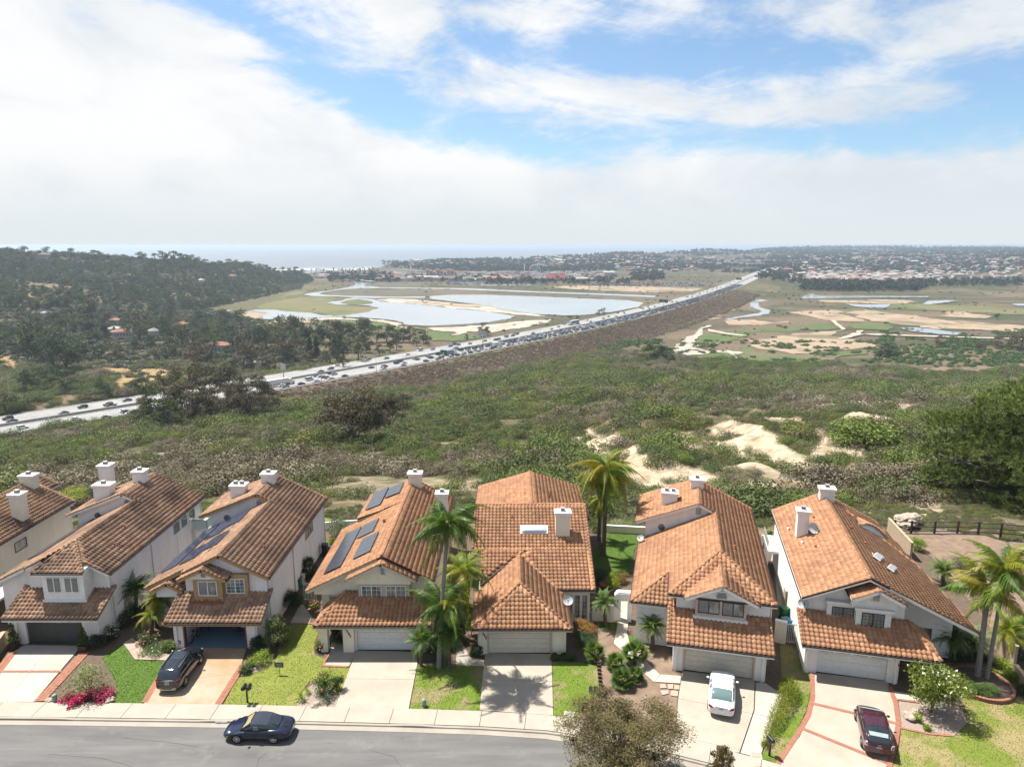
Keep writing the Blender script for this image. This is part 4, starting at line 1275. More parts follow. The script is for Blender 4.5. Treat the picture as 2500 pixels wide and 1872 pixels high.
fwpx = proj(np.stack([FWX,FWY,FWZ],1))[0]
i_start = int(np.argmax(fwpx > 832))
i_jam = int(np.argmax(fwpx > 1060))
i_end = int(np.argmax(fwpx > 1790))
allc = []
for li,dl in enumerate(LANES):
 s = FS[i_start] + rng.random() * 20
 while s < FS[i_end]:
  t = np.clip((s - FS[i_start]) / (FS[i_jam] - FS[i_start]),0,1)
  gap = (24 * (1 - t) + 7.6 * t) * (.8 + .5 * rng.random())
  if rng.random() < (.82 if t < 1 else .93):
   allc.append((s,dl + rng.normal() * .25,True))
  s += gap
for dl in LANES:
 s = FS[i_jam] * .9
 while s < FS[i_end]:
  s += 55 + 90 * rng.random()
  allc.append((s,-dl,False))
allc.sort()
blockers = [(FS[int(np.argmax(fwpx > p))],d) for p,d in ((1082,8.8),(1100,12.4),(1175,16.0))]
mbs = {}
for s,dl,nr in allc:
 if nr and any(abs(s - b) < 14 and abs(dl - d) < 3 for b,d in blockers):
  continue
 i = min(int(s / step),len(FS) - 3)
 x,y,z,a = fw_place(i,s / step - i,dl)
 kd,cl = KP[int(rng.integers(len(KP)))],CP_[int(rng.integers(len(CP_)))]
 if ncar[0] < 296:
  place_car(x,y,z,a if nr else a + math.pi,kd,cl,nr,dl,fwpx[i])
 else:
  mb = mbs.setdefault(cl,MB())
  L,Wd,b_,c_ = SHAPES[kd]
  M_ = Matrix.Translation((x,y,z)) @ Matrix.Rotation(a,4,'Z')
  mb.box(-L / 2,-Wd / 2,.3,L / 2,Wd / 2,1.0,0,M_)
  mb.box(c_[0][0] * .8,-Wd * .42,1.0,c_[-1][0] * .8,Wd * .42,c_[1][1],1,M_)
jb = MB()
pm = [PAINTS[c] for c in mbs] + [GLASS]
for k,(cl,mb) in enumerate(mbs.items()):
 jb.add(mb.v,mb.f)
 jb.m[-len(mb.f):] = [k if q == 0 else len(pm) - 1 for q in mb.m]
o = jb.build('distant_traffic',pm)
tag(o,'thread of tiny cars on the farthest stretch of the freeway',kind='stuff')
MAT_TRAIL = paint('trailer_white',(.74,.74,.72),.5)
MAT_GREEN = mat('sign_green',(.01,.16,.10),.5)
MAT_CHASSIS = mat('chassis',(.03,.03,.03),.7)
def big_vehicle(name,label,cat,px,py,d,L,H_,body,cabm,flip=False,cab=True,band=None):
 g = W(px,py,FW_Z)
 i,dd = fw_coord(np.array([g[0]]),np.array([g[1]]))
 i = int(i[0])
 t = empty(name,(FWX[i] + FWN[i,0] * d,FWY[i] + FWN[i,1] * d,FWZ[i] + .06),math.atan2(FWT[i,1],FWT[i,0]) + (math.pi if flip else 0))
 if cab:
  MB().box(-L / 2,-1.27,1.2,L / 2 - 4.2,1.27,H_).build('trailer',body,t)
  c = MB().prism([(L / 2 - 3.4,.6),(L / 2 - 3.4,3.3),(L / 2 - 1.9,3.4),(L / 2 - 1.5,2.1),(L / 2,1.9),(L / 2,.6)],'y',-1.2,1.2).build('cab',cabm,t)
  MB().prism([(L / 2 - 1.88,2.3),(L / 2 - 1.9,3.2),(L / 2 - 1.75,3.2),(L / 2 - 1.45,2.2)],'y',-1.05,1.05).build('windscreen',GLASS,c)
  MB().box(-L / 2 + .3,-.5,.7,L / 2 - 1,.5,1.15).build('chassis',MAT_CHASSIS,t)
 else:
  MB().box(-L / 2,-1.27,.5,L / 2,1.27,H_).build('body',body,t)
  MB().box(-L / 2 + .4,-1.29,1.7,L / 2 - .3,1.29,H_ - .6).build('window_band',GLASS,t)
 for xx in ([-L / 2 + 1,-L / 2 + 2.4,L / 2 - 5,L / 2 - 3.8,L / 2 - .9] if cab else [-L / 2 + 2.2,L / 2 - 2.2]):
  for s in (-1,1):
   MB().prism([(xx + .5 * math.cos(k),.5 + .5 * math.sin(k)) for k in np.arange(0,6.28,.6283)],'y',s * .95,s * 1.3).build('wheel',TYRE,t)
 if band:
  MB().box(-L / 2 + .6,-1.285,1.7,L / 2 - 5,1.285,H_ - .5).build('green_panel',band,t)
 return tag(t,label,cat)
big_vehicle('lorry','long white articulated lorry on the near side of the freeway','lorry',*pix('l',1745,940),12.4,20.5,4.1,MAT_TRAIL,PAINTS['white'])
big_vehicle('coach','white coach with dark roof in the queue beside the green sign','bus',*pix('m',915,745),8.8,13.5,3.7,PAINTS['silver'],PAINTS['silver'],cab=False)
big_vehicle('box_truck','silver box lorry just ahead of the coach','lorry',*pix('m',985,752),12.4,12,3.8,PAINTS['silver'],PAINTS['white'])
big_vehicle('box_truck','white box lorry under the grey sign gantry','lorry',*pix('m',1168,690),16.0,11,4.2,MAT_TRAIL,PAINTS['white'])
big_vehicle('lorry','green and white lorry alone on the far carriageway','lorry',*pix('m',1690,565),-12.4,22,4.1,MAT_TRAIL,PAINTS['white'],True,band=MAT_GREEN)
def fw_sign(label,px,py,d,hgt,w_,h_,m,gantry=False):
 g = W(px,py,FW_Z)
 i,_ = fw_coord(np.array([g[0]]),np.array([g[1]]))
 i = int(i[0])
 t = empty('road_sign',(FWX[i] + FWN[i,0] * d,FWY[i] + FWN[i,1] * d,FWZ[i]),math.atan2(FWT[i,1],FWT[i,0]) - math.pi / 2)
 MB().tube([(0,0,-1.5),(0,0,hgt)],.28,8).build('post',MAT_STEEL,t)
 MB().box(-w_ / 2,-.12,hgt - h_ * .4,w_ / 2,.12,hgt + h_ * .6).build('board',m,t)
 mbf = MB()
 for k in range(5):
  mbf.box(-w_ / 2 + k * w_ / 4 - .06,.12,hgt - h_ * .4,-w_ / 2 + k * w_ / 4 + .06,.26,hgt + h_ * .6)
 mbf.build('board_frame',MAT_STEEL,t)
 return tag(t,label,'sign')
MAT_SIGNBACK = mat('sign_back',(.46,.48,.47),.6)
fw_sign('grey back of a sign board on a tall post in the freeway median',*pix('l',1735,905),1.5,8.5,5.5,3.4,MAT_SIGNBACK)
fw_sign('green sign board on a post at the near edge of the freeway',*pix('m',945,790),24.5,5.5,5.5,3.0,MAT_GREEN)
fw_sign('grey back of a wide sign over the queue beyond the green sign',*pix('m',1155,690),1.5,9,9,3.8,MAT_SIGNBACK)
fw_sign('small green sign over the farthest queue',*pix('m',2285,470),3,8,12,4.0,MAT_GREEN)
fw_sign('green sign over the far carriageway beyond the small bridge',*pix('r',590,325),3,9,12,4.0,MAT_GREEN)
for i,p_ in enumerate((1035,1128,858,700,1300,1450)):
 k = int(np.argmax(fwpx > p_))
 t = empty('lamp_post',(FWX[k] + FWN[k,0] * 24.6,FWY[k] + FWN[k,1] * 24.6,FWZ[k] - 1),math.atan2(FWT[k,1],FWT[k,0]))
 MB().tube([(0,0,0),(0,0,11)],[.16,.09],6).build('pole',MAT_STEEL,t)
 MB().tube([(0,0,10.9),(0,2.6,11.5)],.07,5).build('arm',MAT_STEEL,t)
 MB().box(-.2,2.3,11.4,.2,3.1,11.55).build('lamp',MAT_STEEL,t)
 tag(t,'thin steel lamp post at the near edge of the freeway, ' + ['left of the coach','beneath the sign gantry','near the thin traffic','beside the lorry','below the pond','by the far dense queue'][i],'lamp post','lamp posts along the freeway')
# ================================================================ the seven houses
TW,TL = .335,.395
def tile_material(name,stops,stain,stain_amt):
 stops,stain = [kc(q_) for q_ in stops],kc(stain)
 m,nt,out = new_mat(name)
 oi = nt.new('ShaderNodeObjectInfo')
 ti = nt.new('ShaderNodeAttribute',attribute_name='tint').outputs['Fac']
 r = nt.math('FRACT',nt.math('ADD',nt.math('MULTIPLY',ti,7.13),oi.outputs['Random']))
 p = nt.pos()
 big = nt.noise(p,.55,4,.6)
 r2 = nt.math('ADD',nt.math('MULTIPLY',r,.62),nt.math('MULTIPLY',nt.mapr(big,.3,.7),.38))
 k = len(stops)
 c = nt.ramp(r2,[((i + .5) / k,s) for i,s in enumerate(stops)])
 st = nt.noise(p,2.3,6,.7)
 st2 = nt.noise(p,.3,3,.5)
 f = nt.math('ADD',nt.mapr(st,.5,.78,0,stain_amt * .8),nt.mapr(st2,.42,.68,0,stain_amt * .9),clamp=True)
 c = nt.mix(f,c,stain)
 c = nt.mix(nt.mapr(nt.noise(p,26,3,.6),.62,.75,0,.35),c,(.36,.28,.20))
 finish(nt,out,c,.85,bump=nt.noise(p,60,3),bstr=.25,bdist=.004,spec=.2)
 return m
ORANGE = [(.44,.222,.115),(.50,.265,.14),(.40,.19,.10),(.55,.31,.17),(.46,.235,.13),(.36,.17,.10),(.53,.285,.14)]
PINKISH = [(.40,.235,.145),(.46,.285,.18),(.35,.195,.12),(.43,.26,.165),(.52,.34,.22),(.31,.175,.12),(.42,.235,.12)]
TILE_MATS = [tile_material('clay_tiles_aged',PINKISH,(.13,.085,.062),.8),tile_material('clay_tiles_brown',PINKISH,(.12,.08,.06),.9),tile_material('clay_tiles_pink',PINKISH,(.15,.095,.07),.62),
    tile_material('clay_tiles_orange',ORANGE,(.19,.12,.07),.26),tile_material('clay_tiles_plain',ORANGE,(.19,.12,.075),.3),tile_material('clay_tiles_warm',ORANGE,(.19,.12,.075),.26),tile_material('clay_tiles_rust',ORANGE,(.2,.12,.075),.26)]
MAT_DECK = mat('roof_underlay',(.10,.065,.05),.95)
def stucco(name,c):
 c = kc(c,1.04)
 m,nt,out = new_mat(name)
 p = nt.pos()
 q = nt.scalev(p,(1,1,.25))
 cc = nt.mix(nt.mapr(nt.noise(q,1.1,5,.65),.42,.75,0,.55),c,tuple(k * .74 for k in c))
 cc = nt.mix(nt.mapr(nt.noise(nt.scalev(p,(3,3,.3)),1.5,4,.7),.6,.8,0,.4),cc,tuple(k * .66 for k in c))
 finish(nt,out,cc,.92,bump=nt.noise(p,45,4,.7),bstr=.45,bdist=.012,spec=.15)
 return m
ST_WHITE = stucco('stucco_white',(.70,.66,.63))
ST_LILAC = stucco('stucco_pale',(.66,.62,.62))
ST_CREAM = stucco('stucco_cream',(.66,.60,.49))
ST_BEIGE = stucco('stucco_beige',(.60,.54,.44))
TRIM_WHITE = mat('trim_white',(1.08,1.05,1.0),.6,fine=20)
TRIM_TAN = mat('trim_ochre',(.55,.34,.16),.7)
TRIM_PINK = mat('trim_peach',(.80,.58,.44),.7)
TRIM_BEIGE = mat('trim_beige',(.70,.61,.48),.7)
FRAME_WHITE = mat('window_frame_white',(1.1,1.1,1.08),.4)
FRAME_BRONZE = mat('window_frame_bronze',(.04,.03,.025),.4)
DOOR_WHITE = mat('garage_door_white',(.95,.95,.93),.5)
DOOR_CREAM = mat('garage_door_cream',(.88,.80,.66),.55)
DOOR_DARK = mat('garage_door_dark',(.075,.08,.075),.6)
GUTTER = mat('gutter_brown',(.045,.032,.03),.6)
METAL_DK = mat('flue_metal',(.10,.10,.105),.5,metal=.5)
METAL_LT = mat('flue_band',(.55,.55,.54),.45,metal=.4)
PIPE_M = mat('vent_pipe',(.36,.12,.06),.7)
NUM_M = mat('number_black',(.02,.02,.02),.6)
m,nt,out = new_mat('window_glass')
p = nt.obj()
c = nt.mix(nt.mapr(nt.noise(nt.scalev(p,(1.3,1,.7)),1.4,2),.4,.62),(.07,.075,.08),(.22,.22,.21))
finish(nt,out,c,.07,spec=.7)
MAT_WGLASS = m
BLIND = mat('window_blind',(.30,.31,.31),.7)
_u = [0,.035,.075,.12,.175,.235,.29,TW]
_n = [.0,.0,.035,.072,.088,.07,.03,.0]
_LL = TL + .03
TILE_V = [(u,0,n + .028) for u,n in zip(_u,_n)] + [(u,_LL,n + .002) for u,n in zip(_u,_n)] + [(u,0.004,max(n - .008,-.01)) for u,n in zip(_u,_n)]
NU = len(_u)
TILE_F = [(i,i + 1,NU + i + 1,NU + i) for i in range(NU - 1)] + [(2 * NU + i,2 * NU + i + 1,i + 1,i) for i in range(NU - 1)]
CAP_V,CAP_F = [],[]
for k in range(7):
 a = math.pi * (k / 6)
 CAP_V += [(0,-math.cos(a) * .125,math.sin(a) * .115 + .03),(.42,-math.cos(a) * .105,math.sin(a) * .09 + .015),(.005,-math.cos(a) * .10,math.sin(a) * .085 + .02)]
for k in range(6):
 CAP_F += [(3 * k,3 * k + 1,3 * k + 4,3 * k + 3),(3 * k + 2,3 * k,3 * k + 3,3 * k + 5)]
CAP_F.append(tuple(3 * k + 2 for k in range(7)))
class House:
 def __init__(s,loc,rz,label,ti,wall_m,trim_m=None):
  s.root = empty('house',loc,rz)
  tag(s.root,label,'house','row of tiled houses along the street')
  s.tm = TILE_MATS[ti]
  s.wm = wall_m
  s.trim = trim_m or TRIM_WHITE
  s.deck = MB()
  s.fullt,s.part,s.caps = [],[],[]
  s.fas,s.gut = MB(),MB()
  s.M = s.root.matrix_world.copy()
  s.rz,s.loc = rz,Vector(loc)
 # ---- roof
 def plane(s,poly,eave_z=None,fascia=True,skew=0.0):
  P = [Vector(p) for p in poly]
  N = Vector()
  for i in range(len(P)):
   N += (P[i] - P[0]).cross(P[(i + 1) % len(P)] - P[0])
  if N.z < 0:
   P.reverse()
   N = -N
  N.normalize()
  V = Vector((0,0,1)) - N * N.z
  V.normalize()
  U = V.cross(N).normalized()
  zs = [p.z for p in P]
  z0 = min(zs) if eave_z is None else eave_z
  v0 = z0 / V.z
  o = P[0]
  cN = o.dot(N)
  uv = [(p.dot(U),(p.z - 0) / V.z) for p in P]
  offv = [p.dot(V) - (p.z) / V.z for p in P][0]
  s.deck.slab([p - N * .015 for p in P],.13)
  n = len(P)
  def inside(a,b):
   return bool(inpoly(np.array([a]),np.array([b]),uv)[0])
  umin,umax = min(q[0] for q in uv),max(q[0] for q in uv)
  vmin,vmax = min(q[1] for q in uv),max(q[1] for q in uv)
  Rm = Matrix((U,V,N)).transposed().to_4x4()
  ks = np.arange(math.floor(umin / TW),math.ceil(umax / TW))
  js = np.arange(int(round((vmin - v0) / TL)) - 1,math.ceil((vmax - v0) / TL))
  cells = []
  A,B = np.meshgrid(ks * TW,v0 + js * TL)
  A,B = A.ravel(),B.ravel()
  e = .004
  cnt = np.zeros(len(A),int)
  for du,dv in ((e,e),(TW - e,e),(e,TL - e),(TW - e,TL - e),(TW / 2,TL / 2)):
   cnt += inpoly(A + du,B + dv,uv)
  for a,b,c in zip(A,B,cnt):
   if c == 0:
    continue
   v = b + offv
   pos = U * a + V * v + N * cN
   Mt = Matrix.Translation(pos) @ Rm
   if c == 5:
    s.fullt.append(Mt)
   else:
    s.part.append((Mt,P,N))
  for i in range(n):
   a,b = P[i],P[(i + 1) % n]
   if abs(a.z - z0) < .06 and abs(b.z - z0) < .06 and fascia and (b - a).length > .5:
    out_ = -(V - Vector((0,0,V.z)))
    out_.normalize()
    ax = (b - a).normalized()
    Mx = Matrix((ax,out_,Vector((0,0,1)))).transposed().to_4x4()
    Mx.translation = a
    L = (b - a).length
    s.fas.box(0,.0,-.24,L,.03,-.03,0,Mx)
    s.gut.box(0,.032,-.10,L,.11,-.015,0,Mx)
 def rake(s,a,b,w=.04,h=.22,caps=True,inward=None):
  """Sloping gable edge: board below, cap tiles on top."""
  a,b = Vector(a),Vector(b)
  d = (b - a)
  L = d.length
  x = d.normalized()
  side = Vector((0,0,1)).cross(x).normalized()
  up = x.cross(side)
  Mx = Matrix((x,side,up)).transposed().to_4x4()
  Mx.translation = a
  s.fas.box(0,-w,-h - .03,L,w,-.03,0,Mx)
  if caps:
   s.ridge(a,b)
 def ridge(s,a,b):
  a,b = Vector(a),Vector(b)
  if b.z < a.z - .01:
   a,b = b,a
  d = b - a
  L = d.length
  x = d.normalized()
  side = Vector((0,0,1)).cross(x).normalized()
  up = x.cross(side)
  n = max(1,round(L / .38))
  for i in range(n):
   Mx = Matrix((x,side,up)).transposed().to_4x4()
   Mx.translation = a + x * (L * i / n)
   s.caps.append(Mx @ Matrix.Diagonal((L / n / .38,1,1,1)))
 def finish_roof(s,keep=290,caps_keep=290):
  roof = s.deck.build('roof',MAT_DECK,s.root)
  s.roof = roof
  tm = D.meshes.new('tile')
  tm.from_pydata(TILE_V,[],TILE_F)
  tm.polygons.foreach_set('use_smooth',[True] * (NU - 1) + [False] * (NU - 1))
  tm.materials.append(s.tm)
  cm = D.meshes.new('ridge_tile')
  cm.from_pydata(CAP_V,[],CAP_F)
  cm.polygons.foreach_set('use_smooth',[True] * (len(CAP_F) - 1) + [False])
  cm.materials.append(s.tm)
  s.fullt.sort(key=lambda M: M.translation.y - M.translation.z * .3)
  for Mt in s.fullt[:keep]:
   o = link('tile',tm,roof)
   o.matrix_local = Mt @ Matrix.Rotation(random.uniform(-.012,.012),4,'Z')
  for Mt in s.caps[:caps_keep]:
   o = link('ridge_tile',cm,roof)
   o.matrix_local = Mt @ Matrix.Rotation(random.uniform(-.03,.03),4,'Z')
  V,F,T = [],[],[]
  tv = np.array(TILE_V)
  tf = np.array(TILE_F)
  off = 0
  allv,allf,tint = [],[],[]
  for Mt in s.fullt[keep:]:
   M_ = np.array(Mt @ Matrix.Rotation(random.uniform(-.012,.012),4,'Z') @ Matrix.Translation((0,0,random.uniform(0,.006))))
   allv.append(tv @ M_[:3,:3].T + M_[:3,3])
   allf.append(tf + off)
   tint.append(np.full(len(tf),random.random()))
   off += len(tv)
  polys = []
  bv,bf,bt = [],[],[]
  for Mt,P,N in s.part:
   fs = [[Mt @ Vector(TILE_V[i]) for i in f] for f in TILE_F]
   tt = random.random()
   n = len(P)
   zmin = min(p.z for p in P)
   for i in range(n):
    a,b = P[i],P[(i + 1) % n]
    if abs(a.z - b.z) < .05 and a.z < zmin + .1:
     continue
    nn = (b - a).cross(N).normalized()   # outward
    nf = []
    for f in fs:
     outp = []
     for k in range(len(f)):
      p,q = f[k],f[(k + 1) % len(f)]
      dp,dq = (p - a).dot(nn),(q - a).dot(nn)
      if dp <= 0:
       outp.append(p)
      if (dp < 0 < dq) or (dq < 0 < dp):
       outp.append(p.lerp(q,dp / (dp - dq)))
     if len(outp) >= 3:
      nf.append(outp)
    fs = nf
   for f in fs:
    bf.append(tuple(range(len(bv),len(bv) + len(f))))
    bv += [tuple(p) for p in f]
    bt.append(tt)
  if allv:
   AV = np.concatenate(allv)
   AF = [tuple(r) for r in np.concatenate(allf).tolist()]
   AT = np.concatenate(tint).tolist()
   o0 = len(AV)
   me = D.meshes.new('roof_tiles')
   me.from_pydata(AV.tolist() + bv,[],AF + [tuple(i + o0 for i in f) for f in bf])
   at = me.attributes.new('tint','FLOAT','FACE')
   at.data.foreach_set('value',AT + bt)
   me.polygons.foreach_set('use_smooth',[True] * len(me.polygons))
   me.materials.append(s.tm)
   o = link('roof_tiles',me,roof)
   o['kind'] = 'stuff'
  s.fas.build('fascia',s.trim,roof)
  s.gut.build('gutter',GUTTER,roof)
 # ---- walls
 def wall(s,mb,name='wall',m=None):
  return mb.build(name,m or s.wm,s.root)
 def face(s,x,y,z,facing='front'):
  """Matrix from (across, outward, up) to house space."""
  if facing == 'front':
   M_ = Matrix(((1,0,0),(0,-1,0),(0,0,1)))
  elif facing == 'right':
   M_ = Matrix(((0,1,0),(1,0,0),(0,0,1)))
  else:
   M_ = Matrix(((0,-1,0),(1,0,0),(0,0,1)))
  M_ = M_.to_4x4()
  M_.translation = (x,y,z)
  return M_
 def window(s,x,y,z,w,h,facing='front',fm=FRAME_WHITE,sash=2,grid=None,sill=True,blinds=(True,False),depth=.05):
  M_ = s.face(x,y,z,facing)
  fr = MB()
  t = .055
  fr.box(0,0,0,w,depth,t,0,M_)
  fr.box(0,0,h - t,w,depth,h,0,M_)
  fr.box(0,.001,t,t,depth - .001,h - t,0,M_)
  fr.box(w - t,.001,t,w,depth - .001,h - t,0,M_)
  for i in range(1,sash):
   xx = w * i / sash
   fr.box(xx - t * .6,.002,t,xx + t * .6,depth + .006,h - t,0,M_)
  f = fr.build('window',fm,s.root)
  for i in range(sash):
   a,b = w * i / sash + t * .6,w * (i + 1) / sash - t * .6
   MB().box(a,.004,t,b,.014,h - t,0,M_).build('pane',MAT_WGLASS if not blinds[i % len(blinds)] else MAT_WGLASS,f)
   if blinds[i % len(blinds)]:
    bl = MB()
    k = 9
    for j in range(k):
     zz = t + (h - 2 * t) * j / k
     bl.box(a + .02,.0145,zz + .01,b - .02,.018,zz + (h - 2 * t) / k * .72,0,M_)
    o = bl.build('blind',BLIND,f)
    o['kind'] = 'stuff'
  if grid:
   g = MB()
   gx,gz = grid
   for i in range(1,gx):
    g.box(w * i / gx - .012,.02,t,w * i / gx + .012,.03,h - t,0,M_)
   for j in range(1,gz):
    g.box(t,.021,h * j / gz - .012,w - t,.031,h * j / gz + .012,0,M_)
   g.build('muntin',fm,f)
  return f
 def garage_door(s,x0,x1,y,h,m,style):
  w = x1 - x0
  base = MB().box(x0,y - .03,.02,x1,y + .03,h).build('garage_door',m,s.root)
  if style == 'panels':
   for r in range(4):
    for c in range(4):
     a,b = x0 + w * c / 4 + .07,x0 + w * (c + 1) / 4 - .07
     z0,z1 = .04 + (h - .04) * r / 4 + .06,(h) * (r + 1) / 4 - .05
     win = r == 3
     mb = MB()
     if win:
      k = 4
      for q in range(k):
       mb.box(a + (b - a) * q / k + .02,y - .045,z0 + .08,a + (b - a) * (q + 1) / k - .02,y - .031,z1 - .04)
      o = mb.build('pane',MAT_WGLASS,base)
      o['kind'] = 'stuff'
     else:
      mb.box(a,y - .05,z0,b,y - .031,z1)
      mb.box(a + .06,y - .062,z0 + .06,b - .06,y - .051,z1 - .06)
      mb.build('panel',m,base)
  elif style == 'planks':
   k = 5
   for r in range(k):
    z0,z1 = .03 + (h - .03) * r / k,.03 + (h - .03) * (r + 1) / k
    MB().box(x0 + .01,y - .05,z0 + .012,x1 - .01,y - .031,z1 - .012).build('panel',m,base)
  elif style == 'dark':
   for r in range(4):
    for c in range(8):
     a,b = x0 + w * c / 8 + .04,x0 + w * (c + 1) / 8 - .04
     z0,z1 = .04 + (h - .04) * r / 4 + .04,h * (r + 1) / 4 - .04
     if r == 3:
      mb = MB()
      for i in range(2):
       for j in range(2):
        mb.box(a + .06 + (b - a - .12) * i / 2 + .012,y - .045,z0 + .1 + (z1 - z0 - .14) * j / 2,a + .06 + (b - a - .12) * (i + 1) / 2 - .012,y - .031,z0 + .08 + (z1 - z0 - .14) * (j + 1) / 2)
      o = mb.build('pane',MAT_WGLASS,base)
      o['kind'] = 'stuff'
     else:
      MB().box(a,y - .045,z0,b,y - .031,z1).build('panel',m,base)
  elif style == 'white_win':
   for r in range(3):
    z0,z1 = .03 + (h - .5) * r / 3,.03 + (h - .5) * (r + 1) / 3
    MB().box(x0 + .01,y - .05,z0 + .012,x1 - .01,y - .031,z1 - .012).build('panel',m,base)
   for c in range(4):
    a,b = x0 + w * c / 4 + .12,x0 + w * (c + 1) / 4 - .12
    MB().box(a,y - .05,h - .36,b,y - .031,h - .12).build('pane',MAT_WGLASS,base)
  MB().box(x0,y - .055,-.01,x1,y + .02,.019).build('door_seal',GUTTER,base)
  return base
 def chimney(s,x0,y0,x1,y1,z0,z1,flues=1):
  c = MB().box(x0,y0,z0,x1,y1,z1 - .22).build('chimney',s.wm,s.root)
  MB().box(x0 - .12,y0 - .12,z1 - .22,x1 + .12,y1 + .12,z1).box(x0 - .06,y0 - .06,z1 - .3,x1 + .06,y1 + .06,z1 - .22).build('chimney_cap',TRIM_WHITE,c)
  for i in range(flues):
   fx = x0 + (x1 - x0) * (.5 if flues == 1 else (.28 + .44 * i))
   fy = (y0 + y1) / 2
   mb = MB()
   mb.box(fx - .2,fy - .2,z1,fx + .2,fy + .2,z1 + .12,0)
   mb.box(fx - .17,fy - .17,z1 + .12,fx + .17,fy + .17,z1 + .24,1)
   mb.box(fx - .2,fy - .2,z1 + .24,fx + .2,fy + .2,z1 + .31,0)
   mb.build('flue',[METAL_LT,METAL_DK],c)
  return c
 def pipe(s,x,y,z,h=.4,r=.06,m=None):
  MB().tube([(x,y,z - .2),(x,y,z + h)],r,8).tube([(x,y,z + h - .07),(x,y,z + h + .02)],r * 1.35,8).build('vent_pipe',m or PIPE_M,s.root)
 def vent(s,x,y,z,w,h,arch=True):
  mb = MB()
  pts = [(x - w / 2 - .05,z - .05),(x + w / 2 + .05,z - .05),(x + w / 2 + .05,z + h * .6)]
  if arch:
   pts += [(x + (w / 2 + .05) * math.cos(a),z + h * .6 + (h * .4 + .05) * math.sin(a)) for a in np.linspace(.3,math.pi - .3,7)]
  else:
   pts += [(x + w / 2 + .05,z + h + .05),(x - w / 2 - .05,z + h + .05)]
  pts += [(x - w / 2 - .05,z + h * .6)]
  mb.prism(pts,'y',y - .05,y + .02)
  o = mb.build('gable_vent',TRIM_WHITE,s.root)
  lv = MB()
  k = 6
  for i in range(k):
   zz = z + (h * (.85 if arch else 1)) * i / k
   lv.box(x - w / 2 * (.8 if arch and i > 3 else 1),y - .075,zz,x + w / 2 * (.8 if arch and i > 3 else 1),y - .052,zz + h / k * .55)
  q = lv.build('louvres',BLIND,o)
  q['kind'] = 'stuff'
 def number(s,txt,x,z,y,dx=.11,dz=-.2,size=.2):
  cu = D.curves.new('house_number','FONT')
  obs = []
  mbn = MB()
  SEG = {'0': 'abcdef','1': 'bc','2': 'abged','3': 'abgcd','4': 'fgbc','5': 'afgcd','6': 'afgedc','7': 'abc','8': 'abcdefg','9': 'abcdfg'}
  D.curves.remove(cu)
  w,h,t = size * .5,size,size * .16
  for i,ch in enumerate(txt):
   cx,cz = x + i * dx,z + i * dz
   B_ = {'a': (0,h - t,w,h),'g': (0,h / 2 - t / 2,w,h / 2 + t / 2),'d': (0,0,w,t),'f': (0,h / 2,t,h),'e': (0,0,t,h / 2),'b': (w - t,h / 2,w,h),'c': (w - t,0,w,h / 2)}
   for k_,sg in enumerate(SEG[ch]):
    a = B_[sg]
    mbn.box(cx + a[0],y - .03 - k_ * .0007,cz + a[1],cx + a[2],y + .005,cz + a[3])
  o = mbn.build('house_number',NUM_M,s.root)
  o['kind'] = 'stuff'
 def round_window(s,x,y,z,r=.33):
  ring = MB()
  n = 20
  a0 = [(x + (r + .11) * math.cos(k * 6.2832 / n),z + (r + .11) * math.sin(k * 6.2832 / n)) for k in range(n)]
  ring.prism(a0,'y',y - .06,y + .02)
  f = ring.build('round_window',TRIM_WHITE,s.root)
  MB().prism([(x + r * math.cos(k * 6.2832 / n),z + r * math.sin(k * 6.2832 / n)) for k in range(n)],'y',y - .075,y - .061).build('pane',MAT_WGLASS,f)
  MB().box(x - .012,y - .085,z - r,x + .012,y - .076,z + r).box(x - r,y - .0855,z - .012,x + r,y - .0765,z + .012).build('muntin',FRAME_BRONZE,f)
def garage_roof(h,x0,x1,ytop,ztop):
 h.plane([(x0,0,2.6),(x1,0,2.6),(x1,ytop,ztop),(x0,ytop,ztop)])
 h.rake((x0 + .06,0,2.62),(x0 + .06,ytop,ztop + .02))
 h.rake((x1 - .06,0,2.62),(x1 - .06,ytop,ztop + .02))
def garage_front(h,xa,xb,da,db,y=.8,top=2.75,dh=2.2,style='panels',dm=None,jamb=None,back=2.8,opened=False):
 mb = MB()
 mb.box(xa,y,-.1,da,back,top)
 mb.box(db,y,-.1,xb,back,top)
 mb.box(da,y + .002,dh,db,back - .002,top - .002)
 if not opened:
  mb.box(da,y + .35,-.1,db,back,dh)
 h.wall(mb)
 jm = MB()
 for x in (da,db - .12):
  jm.box(x,y - .02,0,x + .12,y + .3,dh - .001)
 jm.box(da + .12,y - .019,dh - .10,db - .12,y + .3,dh)
 jm.build('door_frame',jamb or h.trim,h.root)
 if not opened:
  h.garage_door(da + .12,db - .12,y + .2,dh - .1,dm,style)
 for q in (xa + .12,xb - .3):
  MB().box(q,y - .1,-.05,q + .18,y,2.35).build('pilaster',h.wm,h.root)
